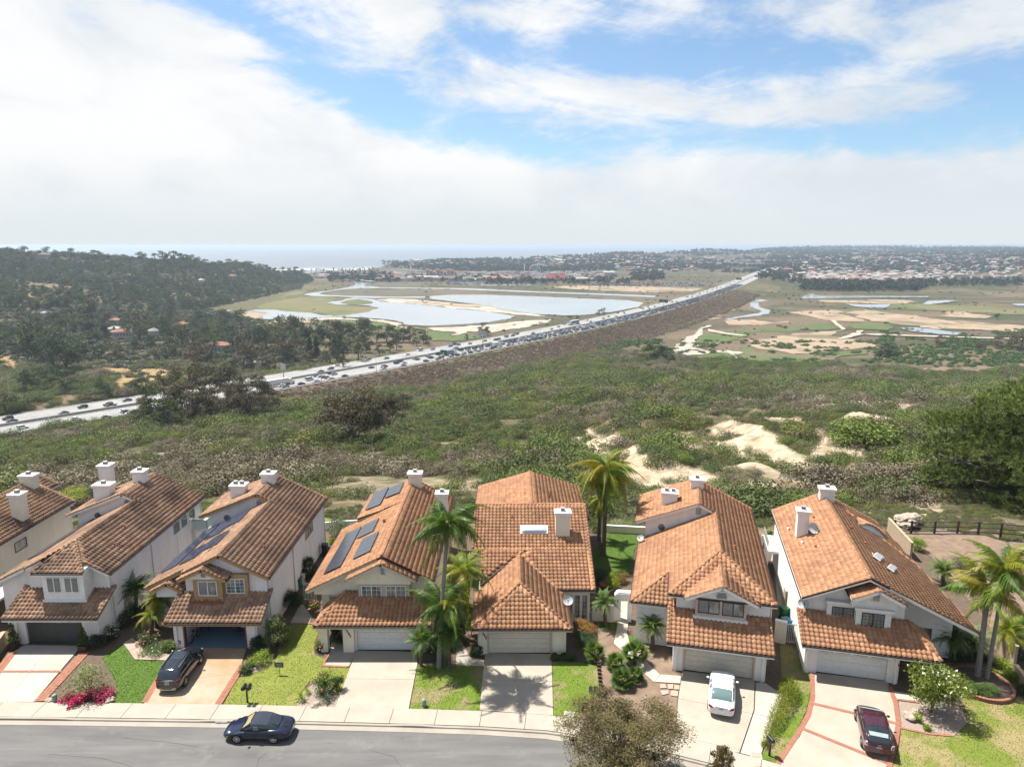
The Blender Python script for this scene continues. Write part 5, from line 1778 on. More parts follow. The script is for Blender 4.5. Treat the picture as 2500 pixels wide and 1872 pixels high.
def type_a(loc,rz,label,ti,wm,trim,variant):
 """Garage in front, long gable behind, raised rear wing with a round window on the left."""
 h = House(loc,rz,label,ti,wm,trim)
 v = variant
 XR = 7.5
 YB = {2: 20.2,3: 20.4,6: 22.4}[v]
 XP = {2: 3.55,3: 3.6,6: 3.9}[v]
 XRR = {2: 2.3,3: 2.3,6: 2.4}[v]
 YW = {2: 13.9,3: 14.3,6: 15.3}[v]
 ZP,ZE = 7.15,5.2
 XR = XP + (ZP - ZE) * 2
 ZR = ZP + (XP - XRR) * .5
 YF = 2.3
 garage_roof(h,0,7.5,3.0,3.9)
 if v == 6:
  h.plane([(XR,2.5,ZE),(XR,YB,ZE),(XP,YB,ZP),(XP,7.0,ZP)],ZE)
  h.plane([(0,2.5,ZE),(XR,2.5,ZE),(XP,7.0,ZP)],ZE)
 else:
  h.plane([(XR,YF,ZE),(XR,YB,ZE),(XP,YB,ZP),(XP,4.6 if v == 2 else YF,ZP)] + ([(5.35,YF + .1,ZE + (XR - 5.35) * .5)] if v == 2 else []),ZE)
 h.plane([(XP,YW,ZP),(XP,YB,ZP),(XRR,YB,ZR),(XRR,YW,ZR)],ZP,fascia=False)
 XL = {2: -3.0,3: -3.0,6: -2.9}[v]
 ZL = ZP - (XP - XL) * .5
 if v == 6:
  h.plane([(0,2.5,ZE),(XP,7.0,ZP),(XP,YW + .2,ZP),(0,YW + .2,ZP - XP * .5)],ZE)
  h.plane([(XL,3.4,ZL),(0,6.3,ZP - XP * .5),(0,YW + .2,ZP - XP * .5),(XL,YW + .2,ZL)],ZL)
  h.plane([(XL,3.4,ZL),(.6,3.4,ZL),(.6,6.3,ZL + 1.45),(0,6.3,ZL + 1.45)],ZL)
  h.ridge((XL,3.4,ZL),(0,6.3,ZL + 1.47))
  h.ridge((0,2.5,ZE),(XP,7,ZP))
  h.ridge((XR,2.5,ZE),(XP,7,ZP))
  h.ridge((XP,7,ZP),(XP,YW,ZP))
  h.rake((-.02,2.5,ZE),(-.02,6.2,ZE),caps=False)
  h.plane([(1.2,1.95,5.27),(3.85,1.95,6.52),(3.85,5.6,6.52),(1.2,2.7,5.27)],5.27)
  h.plane([(6.5,1.95,5.27),(6.5,2.7,5.27),(3.85,5.6,6.52),(3.85,1.95,6.52)],5.27)
  h.rake((1.2,1.98,5.29),(3.85,1.98,6.54))
  h.rake((6.5,1.98,5.29),(3.85,1.98,6.54))
  h.ridge((3.85,2,6.54),(3.85,5.4,6.54))
 else:
  x1 = .6
  y4 = YF if v == 3 else 4.6
  h.plane([(x1,YF,ZP - (XP - x1) * .5),(2.0 if v == 2 else XP,YF,ZP - (XP - (2.0 if v == 2 else XP)) * .5),(XP,y4,ZP),(XP,YW + .2,ZP),(x1,YW + .2,ZP - (XP - x1) * .5)],ZL,fascia=False)
  h.plane([(XL,3.2,ZL),(x1,3.2,ZL + (x1 - XL) * .5),(x1,YW + .2,ZL + (x1 - XL) * .5),(XL,YW + .2,ZL)],ZL)
  h.ridge((XP,y4,ZP),(XP,YW,ZP))
  if v == 3:
   h.rake((x1 + .1,YF,ZP - (XP - x1 - .1) * .5),(XP,YF,ZP))
   h.rake((XR,YF,ZE),(XP,YF,ZP))
  else:
   h.rake((XR,YF,ZE),(5.35,YF + .1,ZE + (XR - 5.35) * .5))
   h.rake((x1 + .1,YF,ZP - (XP - x1 - .1) * .5),(2.0,YF,ZP - (XP - 2.0) * .5))
  h.rake((XL,3.2,ZL),(x1,3.2,ZL + (x1 - XL) * .5))
 XE = -3.3
 ZE2 = ZR - (XRR - XE) * .4
 h.plane([(XE,YW,ZE2),(XRR,YW,ZR),(XRR,YB,ZR),(XE,YB,ZE2)],ZE2)
 h.rake((XE,YW,ZE2),(XRR,YW,ZR))
 h.rake((XP + .5,YW,ZP - .25),(XRR,YW,ZR))
 h.ridge((XRR,YW,ZR),(XRR,YB,ZR))
 h.rake((XE,YB,ZE2),(XRR,YB,ZR))
 h.rake((XR,YB,ZE),(XRR,YB,ZR))
 xl,xr = .6,XR - .35
 prof = [(xl,0),(xr,0),(xr,ZE + .02),(XP,ZP - .22),(xl,ZP - (XP - xl) * .5 - .22)]
 mb = MB()
 if v == 3:
  mb.prism([(xl,2.5),(xr,2.5),(xr,ZE + .02),(XP,ZP - .22),(xl,ZP - (XP - xl) * .5 - .22)],'y',2.75,8.5)
  mb.prism(prof,'y',8.5,YW + .3)
  mb.box(6.75,2.75,0,xr,8.5,2.5)
  mb.box(xl,2.75,0,xl + .25,8.5,2.5)
 elif v == 6:
  mb.prism([(xl,0),(xr,0),(xr,ZE + .02),(xl,ZE + .02)],'y',3.0,7.0)
  mb.prism([(1.9,ZE),(5.8,ZE),(3.85,6.3)],'y',2.45,5)
  mb.prism(prof,'y',7.0,YW + .3)
 else:
  mb.prism([(xl,0),(xr,0),(xr,ZE + .02),(5.3,6.0),(1.7,6.0),(xl,5.45)],'y',2.75,5.2)
  mb.prism(prof,'y',5.2,YW + .3)
 h.wall(mb)
 mb = MB()
 mb.prism([(-2.4,0),(xr,0),(xr,ZE + .02),(XP,ZP - .22),(XRR,ZR - .25),(-2.4,ZR - (XRR + 2.4) * .4 - .25)],'y',YW + .35,YB - .35)
 h.wall(mb)
 mb = MB()
 if v == 6:
  mb.prism([(3.9,0),(6.2,0),(6.2,ZL - .05),(3.9,ZL - .1)],'x',-2.45,.55)
  mb.prism([(-2.45,0),(.6,0),(.6,ZL + 1.2),(-2.45,ZL - .02)],'y',6.2,YW + .3)
 else:
  mb.prism([(-2.45,0),(.6,0),(.6,ZL + 1.55),(-2.45,ZL + .02)],'y',4.6 if v == 3 else 3.7,YW + .3)
 h.wall(mb)
 if v == 2:
  garage_front(h,.3,7.0,1.1,5.85,style='dark',dm=DOOR_DARK,jamb=TRIM_WHITE)
  h.wall(MB().box(2.55,1.45,3.35,5.85,2.8,5.95),'bay',TRIM_WHITE)
  h.wall(MB().box(2.45,1.35,3.3,5.95,1.45,3.5),'bay_sill',TRIM_WHITE)
  h.window(2.9,1.45,4.1,1.15,1.3,sash=2,blinds=(True,True))
  h.window(4.3,1.45,4.1,1.15,1.3,sash=2,blinds=(True,True))
  h.plane([(2.0,1.1,5.9),(6.1,1.1,5.9),(5.35,2.4,6.35),(3.55,4.6,7.13)],5.9)
  h.plane([(2.0,1.1,5.9),(3.55,4.6,7.13),(1.2,3.6,5.9),(1.2,2.3,5.75)],fascia=False)
  h.ridge((2.0,1.1,5.92),(3.55,4.6,7.17))
  h.ridge((6.1,1.1,5.92),(3.55,4.6,7.17))
 elif v == 3:
  garage_front(h,.25,6.85,1.0,6.0,style='',dm=None,jamb=mat('cedar_jamb',(.22,.12,.07),.8),opened=True)
  h.wall(MB().box(1.55,2.0,3.3,3.85,2.8,5.5),'bay',TRIM_TAN)
  h.wall(MB().box(3.85,2.4,3.3,5.75,2.8,5.45),'bay',TRIM_TAN)
  h.wall(MB().box(1.4,1.5,3.28,3.95,2.0,3.48).box(3.95,1.9,3.28,5.85,2.4,3.46),'bay_ledge',PIPE_M)
  h.wall(MB().box(1.35,1.45,3.1,4.0,2.0,3.279).box(4.0,1.85,3.1,5.9,2.4,3.279),'bay_sill',TRIM_WHITE)
  h.window(1.95,2.0,3.85,1.5,1.25,blinds=(True,False))
  h.window(4.0,2.4,3.85,1.5,1.25,blinds=(False,False),grid=(4,4))
  h.plane([(.55,1.5,5.4),(2.5,1.5,6.3),(2.5,4.6,6.3),(.55,2.8,5.4)],5.4)
  h.plane([(4.4,1.5,5.4),(4.4,2.3,5.4),(4.4,3.4,5.7),(2.5,4.6,6.3),(2.5,1.5,6.3)],5.4)
  h.rake((.55,1.53,5.42),(2.5,1.53,6.32))
  h.rake((4.4,1.53,5.42),(2.5,1.53,6.32))
  h.wall(MB().prism([(.9,5.3),(4.1,5.3),(4.1,5.5),(2.5,6.15),(.9,5.5)],'y',1.9,2.8),'gable',ST_WHITE)
  h.vent(2.5,1.9,5.5,.35,.5)
  h.plane([(-2.2,2.5,3.9),(-.9,2.5,4.6),(-.9,4.6,4.6),(-2.2,3.4,3.9)],3.9)
  h.plane([(.4,2.5,3.9),(.4,3.4,3.9),(-.9,4.6,4.6),(-.9,2.5,4.6)],3.9)
  h.rake((-2.2,2.53,3.92),(-.9,2.53,4.62))
  h.rake((.4,2.53,3.92),(-.9,2.53,4.62))
  h.wall(MB().prism([(-2.0,3.2),(.25,3.2),(.25,3.95),(-.9,4.45),(-2.0,3.95)],'y',3.0,3.7))
 else:
  garage_front(h,.5,7.1,1.2,6.35,style='planks',dm=DOOR_CREAM,jamb=TRIM_PINK)
  h.wall(MB().box(2.0,2.45,3.75,5.7,3.05,5.25),'bay',TRIM_PINK)
  h.wall(MB().box(1.85,2.2,3.55,5.8,2.45,3.8),'bay_sill',TRIM_WHITE)
  h.window(2.2,2.45,4.0,1.55,1.08,fm=FRAME_BRONZE,blinds=(True,False))
  h.window(3.95,2.45,4.0,1.55,1.08,fm=FRAME_BRONZE,blinds=(True,False))
  h.vent(3.85,2.45,5.35,.75,.55)
 h.round_window({2: -.4,3: -.75,6: -.9}[v],YW + .35,{2: 5.45,3: 5.3,6: 5.15}[v])
 h.vent({2: 2.6,3: 2.45,6: 2.4}[v],YW + .35,ZR - 1.15,.5,.62,v != 6)
 if v == 2:
  h.chimney(1.6,17.3,2.7,18.3,6.9,8.9)
  h.chimney(-1.2,15.2,.4,16.2,5.6,8.2)
  h.chimney(-2.6,18.6,-1.5,19.6,4.0,9.1)
  for k,yy in enumerate((13.6,15.2,16.9)):
   h.window(XR - .35,yy,3.6,1.35,1.15,'right',blinds=(True,True) if k < 2 else (False,False),sash=1)
 else:
  h.chimney(1.7,YB - 2.8,2.9,YB - 1.8,6.9,8.75)
  h.chimney(-.95,YW + 2.0,.45,YW + 3.0,5.6,8.0,2)
 for yy in (2.95,9.4,YB - .6):
  h.root and MB().tube([(xr + .06,yy,.1),(xr + .06,yy,ZE - .1),(xr + .3,yy,ZE - .02)],.04,6).build('downpipe',h.wm,h.root)
 if v == 3:
  h.window(xr,13.2,3.5,2.6,1.1,'right',sash=2,fm=TRIM_BEIGE,blinds=(False,))
 h.pipe(5.2,9.0,ZP - (5.2 - XP) * .5,.35)
 h.pipe(5.9,6.0,ZP - (5.9 - XP) * .5,.3)
 h.finish_roof()
 return h
PI = math.pi
ROT = -R(13.4)
H2 = type_a((-39.97,49.85,0),0,'house with brown stained roof, three chimneys and a dark garage door',1,ST_WHITE,TRIM_WHITE,2)
H3 = type_a((-26.95,49.25,0),0,'house with the open garage, ochre window bay and long solar array',2,ST_LILAC,TRIM_TAN,3)
H6 = type_a((11.39,46.55,0),ROT,'hip fronted house behind the white car, peach trim round two dark windows',5,ST_WHITE,TRIM_WHITE,6)
# ---- house with the front gable and low left slope
h = House((-15.28,48.82,0),0,'house with solar panels on its left slope and white panelled garage door',3,ST_CREAM,TRIM_BEIGE)
h.plane([(0,0,2.6),(9.05,0,2.6),(9.05,3.1,3.9),(1.9,3.1,3.9)],2.6)
h.plane([(0,0,2.6),(1.9,3.1,3.9),(0.2,3.1,2.75)],fascia=False)
h.ridge((0,0,2.6),(1.9,3.1,3.92))
h.rake((9.0,0,2.62),(9.0,3.1,3.92))
garage_front(h,2.1,8.6,3.0,7.9,style='panels',dm=DOOR_WHITE,jamb=TRIM_WHITE,back=3.1)
h.wall(MB().box(.3,.7,-.1,.85,1.25,2.55),'porch_post')
h.wall(MB().box(.2,.6,2.4,2.1,1.2,2.62).box(2.1,.55,-.1,2.95,.8,2.6))
ZP,ZE = 7.27,5.22
h.plane([(9.1,2.2,ZE),(9.1,20.6,ZE),(5,20.6,ZP),(5,2.2,ZP)],ZE)
h.plane([(-1.2,2.6,ZP - 3.1),(5,2.3,ZP),(5,14.6,ZP),(-1.2,14.6,ZP - 3.1)],ZP - 3.1)
h.plane([(.4,14.4,5.45),(5,14.4,ZP + .02),(5,20.6,ZP + .02),(.4,20.6,5.45)],5.45)
h.plane([(5.05,1.5,7.0),(5.05,2.6,7.0),(2.3,2.6,5.62),(2.3,1.5,5.62)],5.62)
h.plane([(5.05,1.5,7.0),(7.8,1.5,5.62),(7.8,2.4,5.62),(5.05,2.4,7.0)],5.62)
h.rake((2.3,1.53,5.64),(5.05,1.53,7.02))
h.rake((7.8,1.53,5.64),(5.05,1.53,7.02))
h.rake((9.1,2.25,ZE),(7.4,2.25,ZE + .85))
h.rake((-1.2,2.55,ZP - 3.1),(4.6,2.3,ZP - .2))
h.rake((.4,14.45,5.47),(3.0,14.45,6.4))
h.ridge((5,2.3,ZP + .02),(5,20.5,ZP + .02))
h.rake((.4,20.6,5.45),(5,20.6,ZP))
h.rake((9.1,20.6,ZE),(5,20.6,ZP))
h.rake((-1.2,14.6,ZP - 3.1),(.5,14.6,ZP - 2.25))
h.wall(MB().prism([(1.7,0),(8.75,0),(8.75,ZE + .02),(5,ZP - .22),(1.7,ZP - 1.87)],'y',3.2,20.2).prism([(2.6,5.2),(7.5,5.2),(5.05,6.55)],'y',2.3,3.2).prism([(.9,5.0),(4.5,5.0),(4.5,6.85),(.9,5.55)],'y',14.75,20.2))
h.wall(MB().prism([(-.75,0),(1.7,0),(1.7,5.3),(-.75,4.1)],'y',5.2,14.3).prism([(-.75,3.55),(1.7,3.55),(1.7,5.2),(-.75,4.05)],'y',3.2,5.2))
h.wall(MB().box(3.0,2.55,3.2,7.1,3.25,5.15),'bay',TRIM_BEIGE)
h.wall(MB().box(2.85,2.3,4.9,7.25,3.24,5.2).box(2.9,2.3,3.05,7.15,3.24,3.28),'bay_sill',ST_CREAM)
h.window(3.25,2.55,3.5,1.6,1.15,grid=(4,3),blinds=(False,False))
h.window(5.2,2.55,3.5,1.6,1.15,grid=(4,3),blinds=(False,True))
h.window(-.2,5.2,1.2,1.7,1.2,grid=(4,3),blinds=(False,False))
h.vent(5.05,2.3,5.75,.32,.6,False)
h.chimney(4.7,18.9,6.0,19.8,6.6,8.5)
h.chimney(8.1,13.6,9.15,14.5,3.5,8.3)
h.pipe(3.7,10.5,6.65,.35,.1)
h.number('13282',2.2,2.15,.55)
h.finish_roof()
H4 = h
# ---- the wide house in the middle with the hipped garage roof
h = House((-3.1,48.4,0),0,'middle house with hipped garage roof, skylight and one tall white chimney',4,ST_CREAM,TRIM_BEIGE)
h.plane([(0,0,2.6),(7.7,0,2.6),(3.75,3.7,4.5)],2.6)
h.plane([(7.7,0,2.6),(7.7,4.4,2.6),(7.2,5.3,2.84),(3.75,9.2,4.5),(3.75,3.7,4.5)],2.6)
h.plane([(0,0,2.6),(3.75,3.7,4.5),(3.75,9.2,4.5),(.45,6.0,2.83),(0,5.5,2.6)],2.6)
h.ridge((0,0,2.62),(3.75,3.7,4.52))
h.ridge((7.7,0,2.62),(3.75,3.7,4.52))
h.ridge((3.75,3.7,4.52),(3.75,9.1,4.52))
k_ = (6.93 - 3.0) / (14.8 - 5.4)
zy = lambda y: 3.0 + (y - 5.4) * k_
h.plane([(6.7,5.4,3.0),(10.0,5.4,3.0),(10.05,9.6,zy(9.6)),(5.0,9.6,zy(9.6)),(3.9,9.0,zy(9.0))],3.0)
h.plane([(.4,5.8,zy(5.8)),(3.8,9.0,zy(9.0)),(5.0,9.6,zy(9.6)),(.4,9.6,zy(9.6))],3.0,fascia=False)
h.plane([(-.4,9.6,zy(9.6)),(10.05,9.6,zy(9.6)),(10.1,14.8,6.93),(-.4,14.8,6.93)],3.0,fascia=False)
h.plane([(-.4,14.8,6.93),(10.1,14.8,6.93),(10.1,18.6,5.4),(-.4,18.6,5.4)],5.4)
h.plane([(5.05,15.2,6.9),(10.6,15.2,5.2),(10.6,24.8,5.2),(5.05,24.8,6.9)],5.2)
h.plane([(5.05,15.2,6.9),(5.05,24.8,6.9),(-.6,24.8,5.2),(-.6,15.2,5.2)],5.2)
h.ridge((5.05,15.1,6.92),(5.05,24.8,6.92))
h.ridge((-.4,14.8,6.95),(10.1,14.8,6.95))
h.rake((-.36,9.6,zy(9.6)),(-.36,14.8,6.95))
h.rake((10.03,5.4,3.02),(10.06,14.8,6.95))
h.rake((.44,6.2,zy(6.2)),(.44,9.6,zy(9.6) + .02))
h.rake((-.6,24.8,5.2),(5.05,24.8,6.9),caps=False)
h.rake((10.6,24.8,5.2),(5.05,24.8,6.9),caps=False)
h.wall(MB().box(.3,5.6,-.1,9.65,14.0,2.95).prism([(9.4,2.9),(14.5,2.9),(14.5,6.6),(9.4,4.3)],'x',.2,9.7).prism([(.0,0),(10.1,0),(10.1,5.1),(5.05,6.6),(0,5.1)],'y',14.6,24.3))
h.wall(MB().prism([(6.1,2.9),(9.4,2.9),(9.4,4.25),(6.1,2.95)],'x',.6,9.7))
garage_front(h,.45,7.3,1.15,6.25,style='planks',dm=DOOR_CREAM,jamb=TRIM_BEIGE,back=5.6)
h.wall(MB().box(6.4,.75,0,7.3,.85,2.3),'panel')
for i in range(3):
 h.window(7.75 + i * .62,5.6,.25,.48,2.2,grid=(2,5),sash=1,blinds=(False,),fm=TRIM_BEIGE)
h.chimney(7.05,10.9,8.35,11.8,5.0,7.65)
h.pipe(3.1,13.1,6.2,.35)
h.pipe(6.9,18.0,6.3,.8,.07)
for x_,y_ in ((1.2,17.2),(2.3,17.6),(3.4,18.6),(4.4,17.8),(8.9,17.4)):
 h.pipe(x_,y_,6.9 - abs(5.05 - x_) * .306,.45,.03)
sk = MB()
prof = [(-.45,0),(-.45,.12),(-.3,.24),(0,.29),(.3,.24),(.45,.12),(.45,0)]
sl = math.atan(k_)
Mx = Matrix.Translation((3.95,11.65,zy(11.65) + .06)) @ Matrix.Rotation(sl,4,'X')
fr = MB().box(-.08,-.5,-.05,2.43,.5,.1,0,Mx)
f_ = fr.build('skylight',TRIM_WHITE,h.root)
mb = MB()
secs = [0,.12,.35,2.0,2.23,2.35]
hs_ = [.0,.7,1,1,.7,.0]
vs = []
for xx,k2 in zip(secs,hs_):
 for y_,z_ in prof:
  vs.append(Mx @ Vector((xx,y_ * .93,.101 + z_ * k2)))
mb.add(vs,[(i * 7 + j,i * 7 + j + 1,(i + 1) * 7 + j + 1,(i + 1) * 7 + j) for i in range(5) for j in range(6)],0,True)
m,nt,out = new_mat('skylight_dome')
finish(nt,out,(.45,.50,.58),.12,spec=.6)
mb.build('dome',m,f_)
h.number('13286',.6,2.1,.8)
h.finish_roof()
H5 = h
# ---- right-hand house with the low right slope
h = House((21.25,46.28,0),ROT,'rightmost house with long right slope, eyebrow dormer and white garage door',6,ST_WHITE,TRIM_WHITE)
h.plane([(0,0,2.6),(9.2,0,2.6),(7.7,3.0,3.9),(0,3.0,3.9)],2.6)
h.plane([(9.2,0,2.6),(8.9,3.0,3.3),(7.7,3.0,3.9)],fascia=False)
h.ridge((9.2,0,2.62),(7.7,3.0,3.92))
h.rake((.05,0,2.62),(.05,3.0,3.92))
garage_front(h,.4,6.8,1.15,6.15,style='white_win',dm=DOOR_WHITE,jamb=TRIM_WHITE,back=3.0)
ZP = 7.47
h.plane([(.12,2.2,5.23),(4.6,1.9,ZP),(4.6,20.4,ZP),(.12,20.4,5.23)],5.23)
sr = .5
h.plane([(4.6,1.9,ZP),(12.6,2.9,ZP - 4.0),(11.2,12,ZP - 3.3),(11.2,12.0,ZP - 3.3),(4.6,20.4,ZP)],fascia=False)
h.plane([(11.2,12,ZP - 3.3),(10.2,18.5,ZP - 2.8),(9.6,20.4,ZP - 2.5),(4.6,20.4,ZP)],fascia=False)
h.ridge((4.6,1.9,ZP + .02),(4.6,20.4,ZP + .02))
h.rake((.12,2.25,5.23),(4.6,1.95,ZP))
h.rake((12.6,2.9,ZP - 4.0),(4.6,1.95,ZP))
h.plane([(3.35,1.3,5.92),(5.15,1.3,6.82),(5.15,3.4,6.82),(3.35,3.4,5.92)],5.92)
h.plane([(5.15,1.3,6.82),(6.95,1.3,5.92),(6.95,2.6,5.92),(5.15,3.6,6.82)],5.92)
h.rake((3.35,1.33,5.94),(5.15,1.33,6.84))
h.rake((6.95,1.33,5.94),(5.15,1.33,6.84))
h.rake((.12,20.4,5.23),(4.6,20.4,ZP),caps=False)
h.rake((9.6,20.4,ZP - 2.5),(4.6,20.4,ZP),caps=False)
h.wall(MB().prism([(.45,0),(7.5,0),(7.5,5.85),(4.6,ZP - .22),(.45,5.2)],'y',3.1,20.0).prism([(3.6,5.8),(6.7,5.8),(5.15,6.55)],'y',2.0,3.1).box(3.6,2.25,4.9,6.7,3.1,5.81))
h.wall(MB().prism([(7.5,0),(9.4,0),(9.4,4.6),(7.5,5.8)],'y',5.2,19.8).prism([(9.4,0),(11.6,0),(11.6,3.55),(9.4,4.6)],'y',5.2,10))
h.wall(MB().box(2.05,2.7,3.1,4.05,3.1,4.85).box(3.95,2.15,3.0,6.35,3.1,4.85),'bay',TRIM_WHITE)
h.wall(MB().box(1.95,2.55,4.8,4.0,3.1,4.98).box(3.8,1.95,4.8,6.5,3.1,4.98).box(1.95,2.55,3.05,4.0,2.7,3.2).box(3.85,2.0,2.95,6.45,2.15,3.1),'bay_sill',TRIM_WHITE)
h.window(2.4,2.7,3.5,1.55,1.05,fm=FRAME_BRONZE,grid=(6,4),blinds=(True,True))
h.window(4.35,2.15,3.55,1.55,1.05,fm=FRAME_BRONZE,grid=(6,4),blinds=(False,True))
h.window(8.6,5.2,1.0,1.6,1.3,grid=(4,3),fm=FRAME_BRONZE,blinds=(False,False))
h.vent(5.15,2.0,5.7,.42,.62,False)
h.chimney(1.15,12.2,2.1,13.1,5.3,8.4)
h.chimney(4.1,18.5,5.4,19.4,6.9,8.5)
eb = MB()
n = 11
A_,B_ = Vector((6.75,14.9,6.45)),Vector((9.3,15.2,5.18))
for i in range(n):
 t = i / (n - 1)
 p_ = A_.lerp(B_,t) + Vector((0,0,.12 + .5 * math.sin(t * PI)))
 eb.v.append(tuple(p_))
for i in range(n):
 t = i / (n - 1)
 eb.v.append(tuple(A_.lerp(B_,t) + Vector((0,0,-.05))))
for i in range(n):
 t = i / (n - 1)
 eb.v.append(tuple(A_.lerp(B_,t) + Vector((.4,2.2,.02 + .1 * math.sin(t * PI)))))
for i in range(n - 1):
 eb.f.append((i,i + 1,n + i + 1,n + i))
 eb.m.append(0)
 eb.sm.append(True)
 eb.f.append((i + 1,i,2 * n + i,2 * n + i + 1))
 eb.m.append(1)
 eb.sm.append(True)
eb.build('eyebrow_dormer',[TRIM_WHITE,TILE_MATS[6]],h.root)
for i in range(n - 1):
 h.ridge(Vector(eb.v[i]),Vector(eb.v[i + 1]))
SKY_OLD = mat('skylight_glass',(.52,.56,.58),.2,spec=.6)
Mx = Matrix.Translation((6.9,8.4,6.42)) @ Matrix.Rotation(math.atan(.5),4,'Y') @ Matrix.Rotation(R(-28),4,'Z')
q = MB().box(-.33,-1.6,.10,.33,0,.2,0,Mx).build('skylight',TRIM_WHITE,h.root)
MB().box(-.28,-1.55,.201,.28,-.05,.25,0,Mx).build('pane',SKY_OLD,q)
Mx = Matrix.Translation((7.65,7.3,6.05)) @ Matrix.Rotation(math.atan(.5),4,'Y') @ Matrix.Rotation(R(-28),4,'Z')
q = MB().box(-.28,-1.5,.10,.28,0,.19,0,Mx).build('skylight',TRIM_WHITE,h.root)
MB().box(-.23,-1.45,.191,.23,-.05,.24,0,Mx).build('pane',SKY_OLD,q)
for x_,y_ in ((1.4,10.8),(2.2,9.3),(3.0,15),(.8,14.5),(2.9,17),(5.6,12.5),(6.2,10),(6.4,16.8)):
 h.pipe(x_,y_,ZP - abs(4.6 - x_) * .5,.25,.08,PIPE_M if x_ > 2 else TRIM_WHITE)
h.number('13296',6.25,2.2,.8)
h.finish_roof()
H7 = h
# ---- leftmost house, cut by the frame
h = House((-53.0,49.8,0),0,'leftmost house, cut by the frame, brown tiles and cream side wall',0,ST_CREAM,TRIM_WHITE)
garage_roof(h,0,7.5,3.0,3.9)
garage_front(h,.3,7.0,1.1,5.85,style='planks',dm=DOOR_CREAM,jamb=TRIM_WHITE)
h.plane([(7.5,2.2,5.2),(7.5,19.0,5.2),(3.1,19.0,7.4),(3.1,2.2,7.4)],5.2)
h.plane([(3.1,2.2,7.4),(3.1,19.0,7.4),(-2.9,19.0,4.4),(-2.9,2.2,4.4)],4.4)
h.plane([(3.1,19.0,7.4),(4.9,19.0,6.5),(4.9,20.6,6.5),(3.1,20.6,7.4)],6.5)
h.ridge((3.1,2.2,7.42),(3.1,20.5,7.42))
h.rake((7.5,2.2,5.2),(3.1,2.2,7.4))
h.rake((-2.9,2.2,4.4),(3.1,2.2,7.4))
h.rake((7.5,19.0,5.2),(4.9,19.0,6.5),caps=False)
h.wall(MB().prism([(-2.5,0),(7.15,0),(7.15,5.2),(3.1,7.18),(-2.5,4.35)],'y',2.8,18.6))
h.chimney(5.75,12.2,6.75,13.2,5.3,8.35)
h.chimney(2.9,17.7,4.3,18.6,6.7,8.35)
h.window(7.15,10.2,3.4,1.6,.95,'right',sash=1,fm=FRAME_BRONZE,blinds=(False,))
h.finish_roof()
H1 = h
# ---- solar arrays, dishes: standing on the roofs, things of their own
m,nt,out = new_mat('solar_cells')
p = nt.obj()
bk = nt.new('ShaderNodeTexBrick')
nt.l.new(p,bk.inputs[0])
bk.offset = 0
bk.inputs['Scale'].default_value = 6.2
bk.inputs['Mortar Size'].default_value = .02
bk.inputs['Brick Width'].default_value = 1
bk.inputs['Row Height'].default_value = 1
for i,c_ in ((1,(.012,.018,.045,1)),(2,(.015,.022,.055,1)),(3,(.16,.18,.22,1))):
 bk.inputs[i].default_value = c_
finish(nt,out,bk.outputs[0],.12,spec=.6)
SOLAR = m
m,nt,out = new_mat('solar_cells_black')
finish(nt,out,(.03,.036,.05),.16,spec=.6)
SOLAR_BK = m
FRAME_AL = mat('panel_frame',(.35,.36,.38),.4,metal=.6)
PW,PH = 1.0,1.62
def solar(h,label,x,y,cols,rows,slope,z_at,m,fm,sign=1,pw=PW,ph=PH,skip=()):
 """Array on a left-falling slope; (x, y) lower left corner in house space, cols run back, rows run up the slope."""
 t = empty('solar_array')
 t.parent = None
 a = math.atan(slope)
 base = Matrix.Translation(h.loc) @ Matrix.Rotation(h.rz,4,'Z') @ Matrix.Translation((x,y,z_at)) @ Matrix.Rotation(-a,4,'Y')
 t.matrix_world = base
 for i in range(cols):
  for j in range(rows):
   if (i,j) in skip:
    continue
   f = MB().box(j * (ph + .02),i * (pw + .02),.16,j * (ph + .02) + ph,i * (pw + .02) + pw,.20).build('panel',fm,t)
   g = MB().box(j * (ph + .02) + .025,i * (pw + .02) + .025,.2003,j * (ph + .02) + ph - .025,i * (pw + .02) + pw - .025,.204).build('cells',m,f)
 rl = MB()
 for j in range(rows):
  for q in (.3,ph - .3):
   rl.box(j * ph + q,-.1,.08,j * ph + q + .04,cols * (pw + .02) + .1,.155)
 rl.build('mounting_rail',FRAME_AL,t)
 return tag(t,label,'solar panels')
zl3 = lambda x: 7.15 - (3.6 - x) * .5
solar(H3,'long run of dark blue solar panels down the left slope of the open garage house',-2.75,5.2,9,1,.5,zl3(-2.75),SOLAR,FRAME_AL)
solar(H3,'upper blue solar panels reaching up to the ridge below the round window',-1.0,10.0,4,2,.5,zl3(-1.0),SOLAR,FRAME_AL,skip=((0,1),))
solar(H3,'second blue solar block nearer the ridge on the open garage house',-.95,5.0,4,2,.5,zl3(-.95),SOLAR,FRAME_AL,skip=((0,1),(3,0)))
zl4 = lambda x: 7.27 - (5 - x) * .5
solar(H4,'lowest black solar panels on the left slope of the gabled house',-.1,4.1,8,1,.5,zl4(-.1),SOLAR_BK,METAL_DK)
solar(H4,'middle black solar panels beside the roof step',1.55,9.2,3,1,.5,zl4(1.55),SOLAR_BK,METAL_DK)
solar(H4,'small black solar block near the ridge of the gabled house',2.3,4.3,4,1,.5,zl4(2.3),SOLAR_BK,METAL_DK)
solar(H4,'rear black solar panels on the raised part of the left slope',.95,15.6,5,1,.4,5.7,SOLAR_BK,METAL_DK)
solar(H4,'pair of black solar panels by the rear chimney',2.6,17.2,3,1,.4,6.35,SOLAR_BK,METAL_DK)
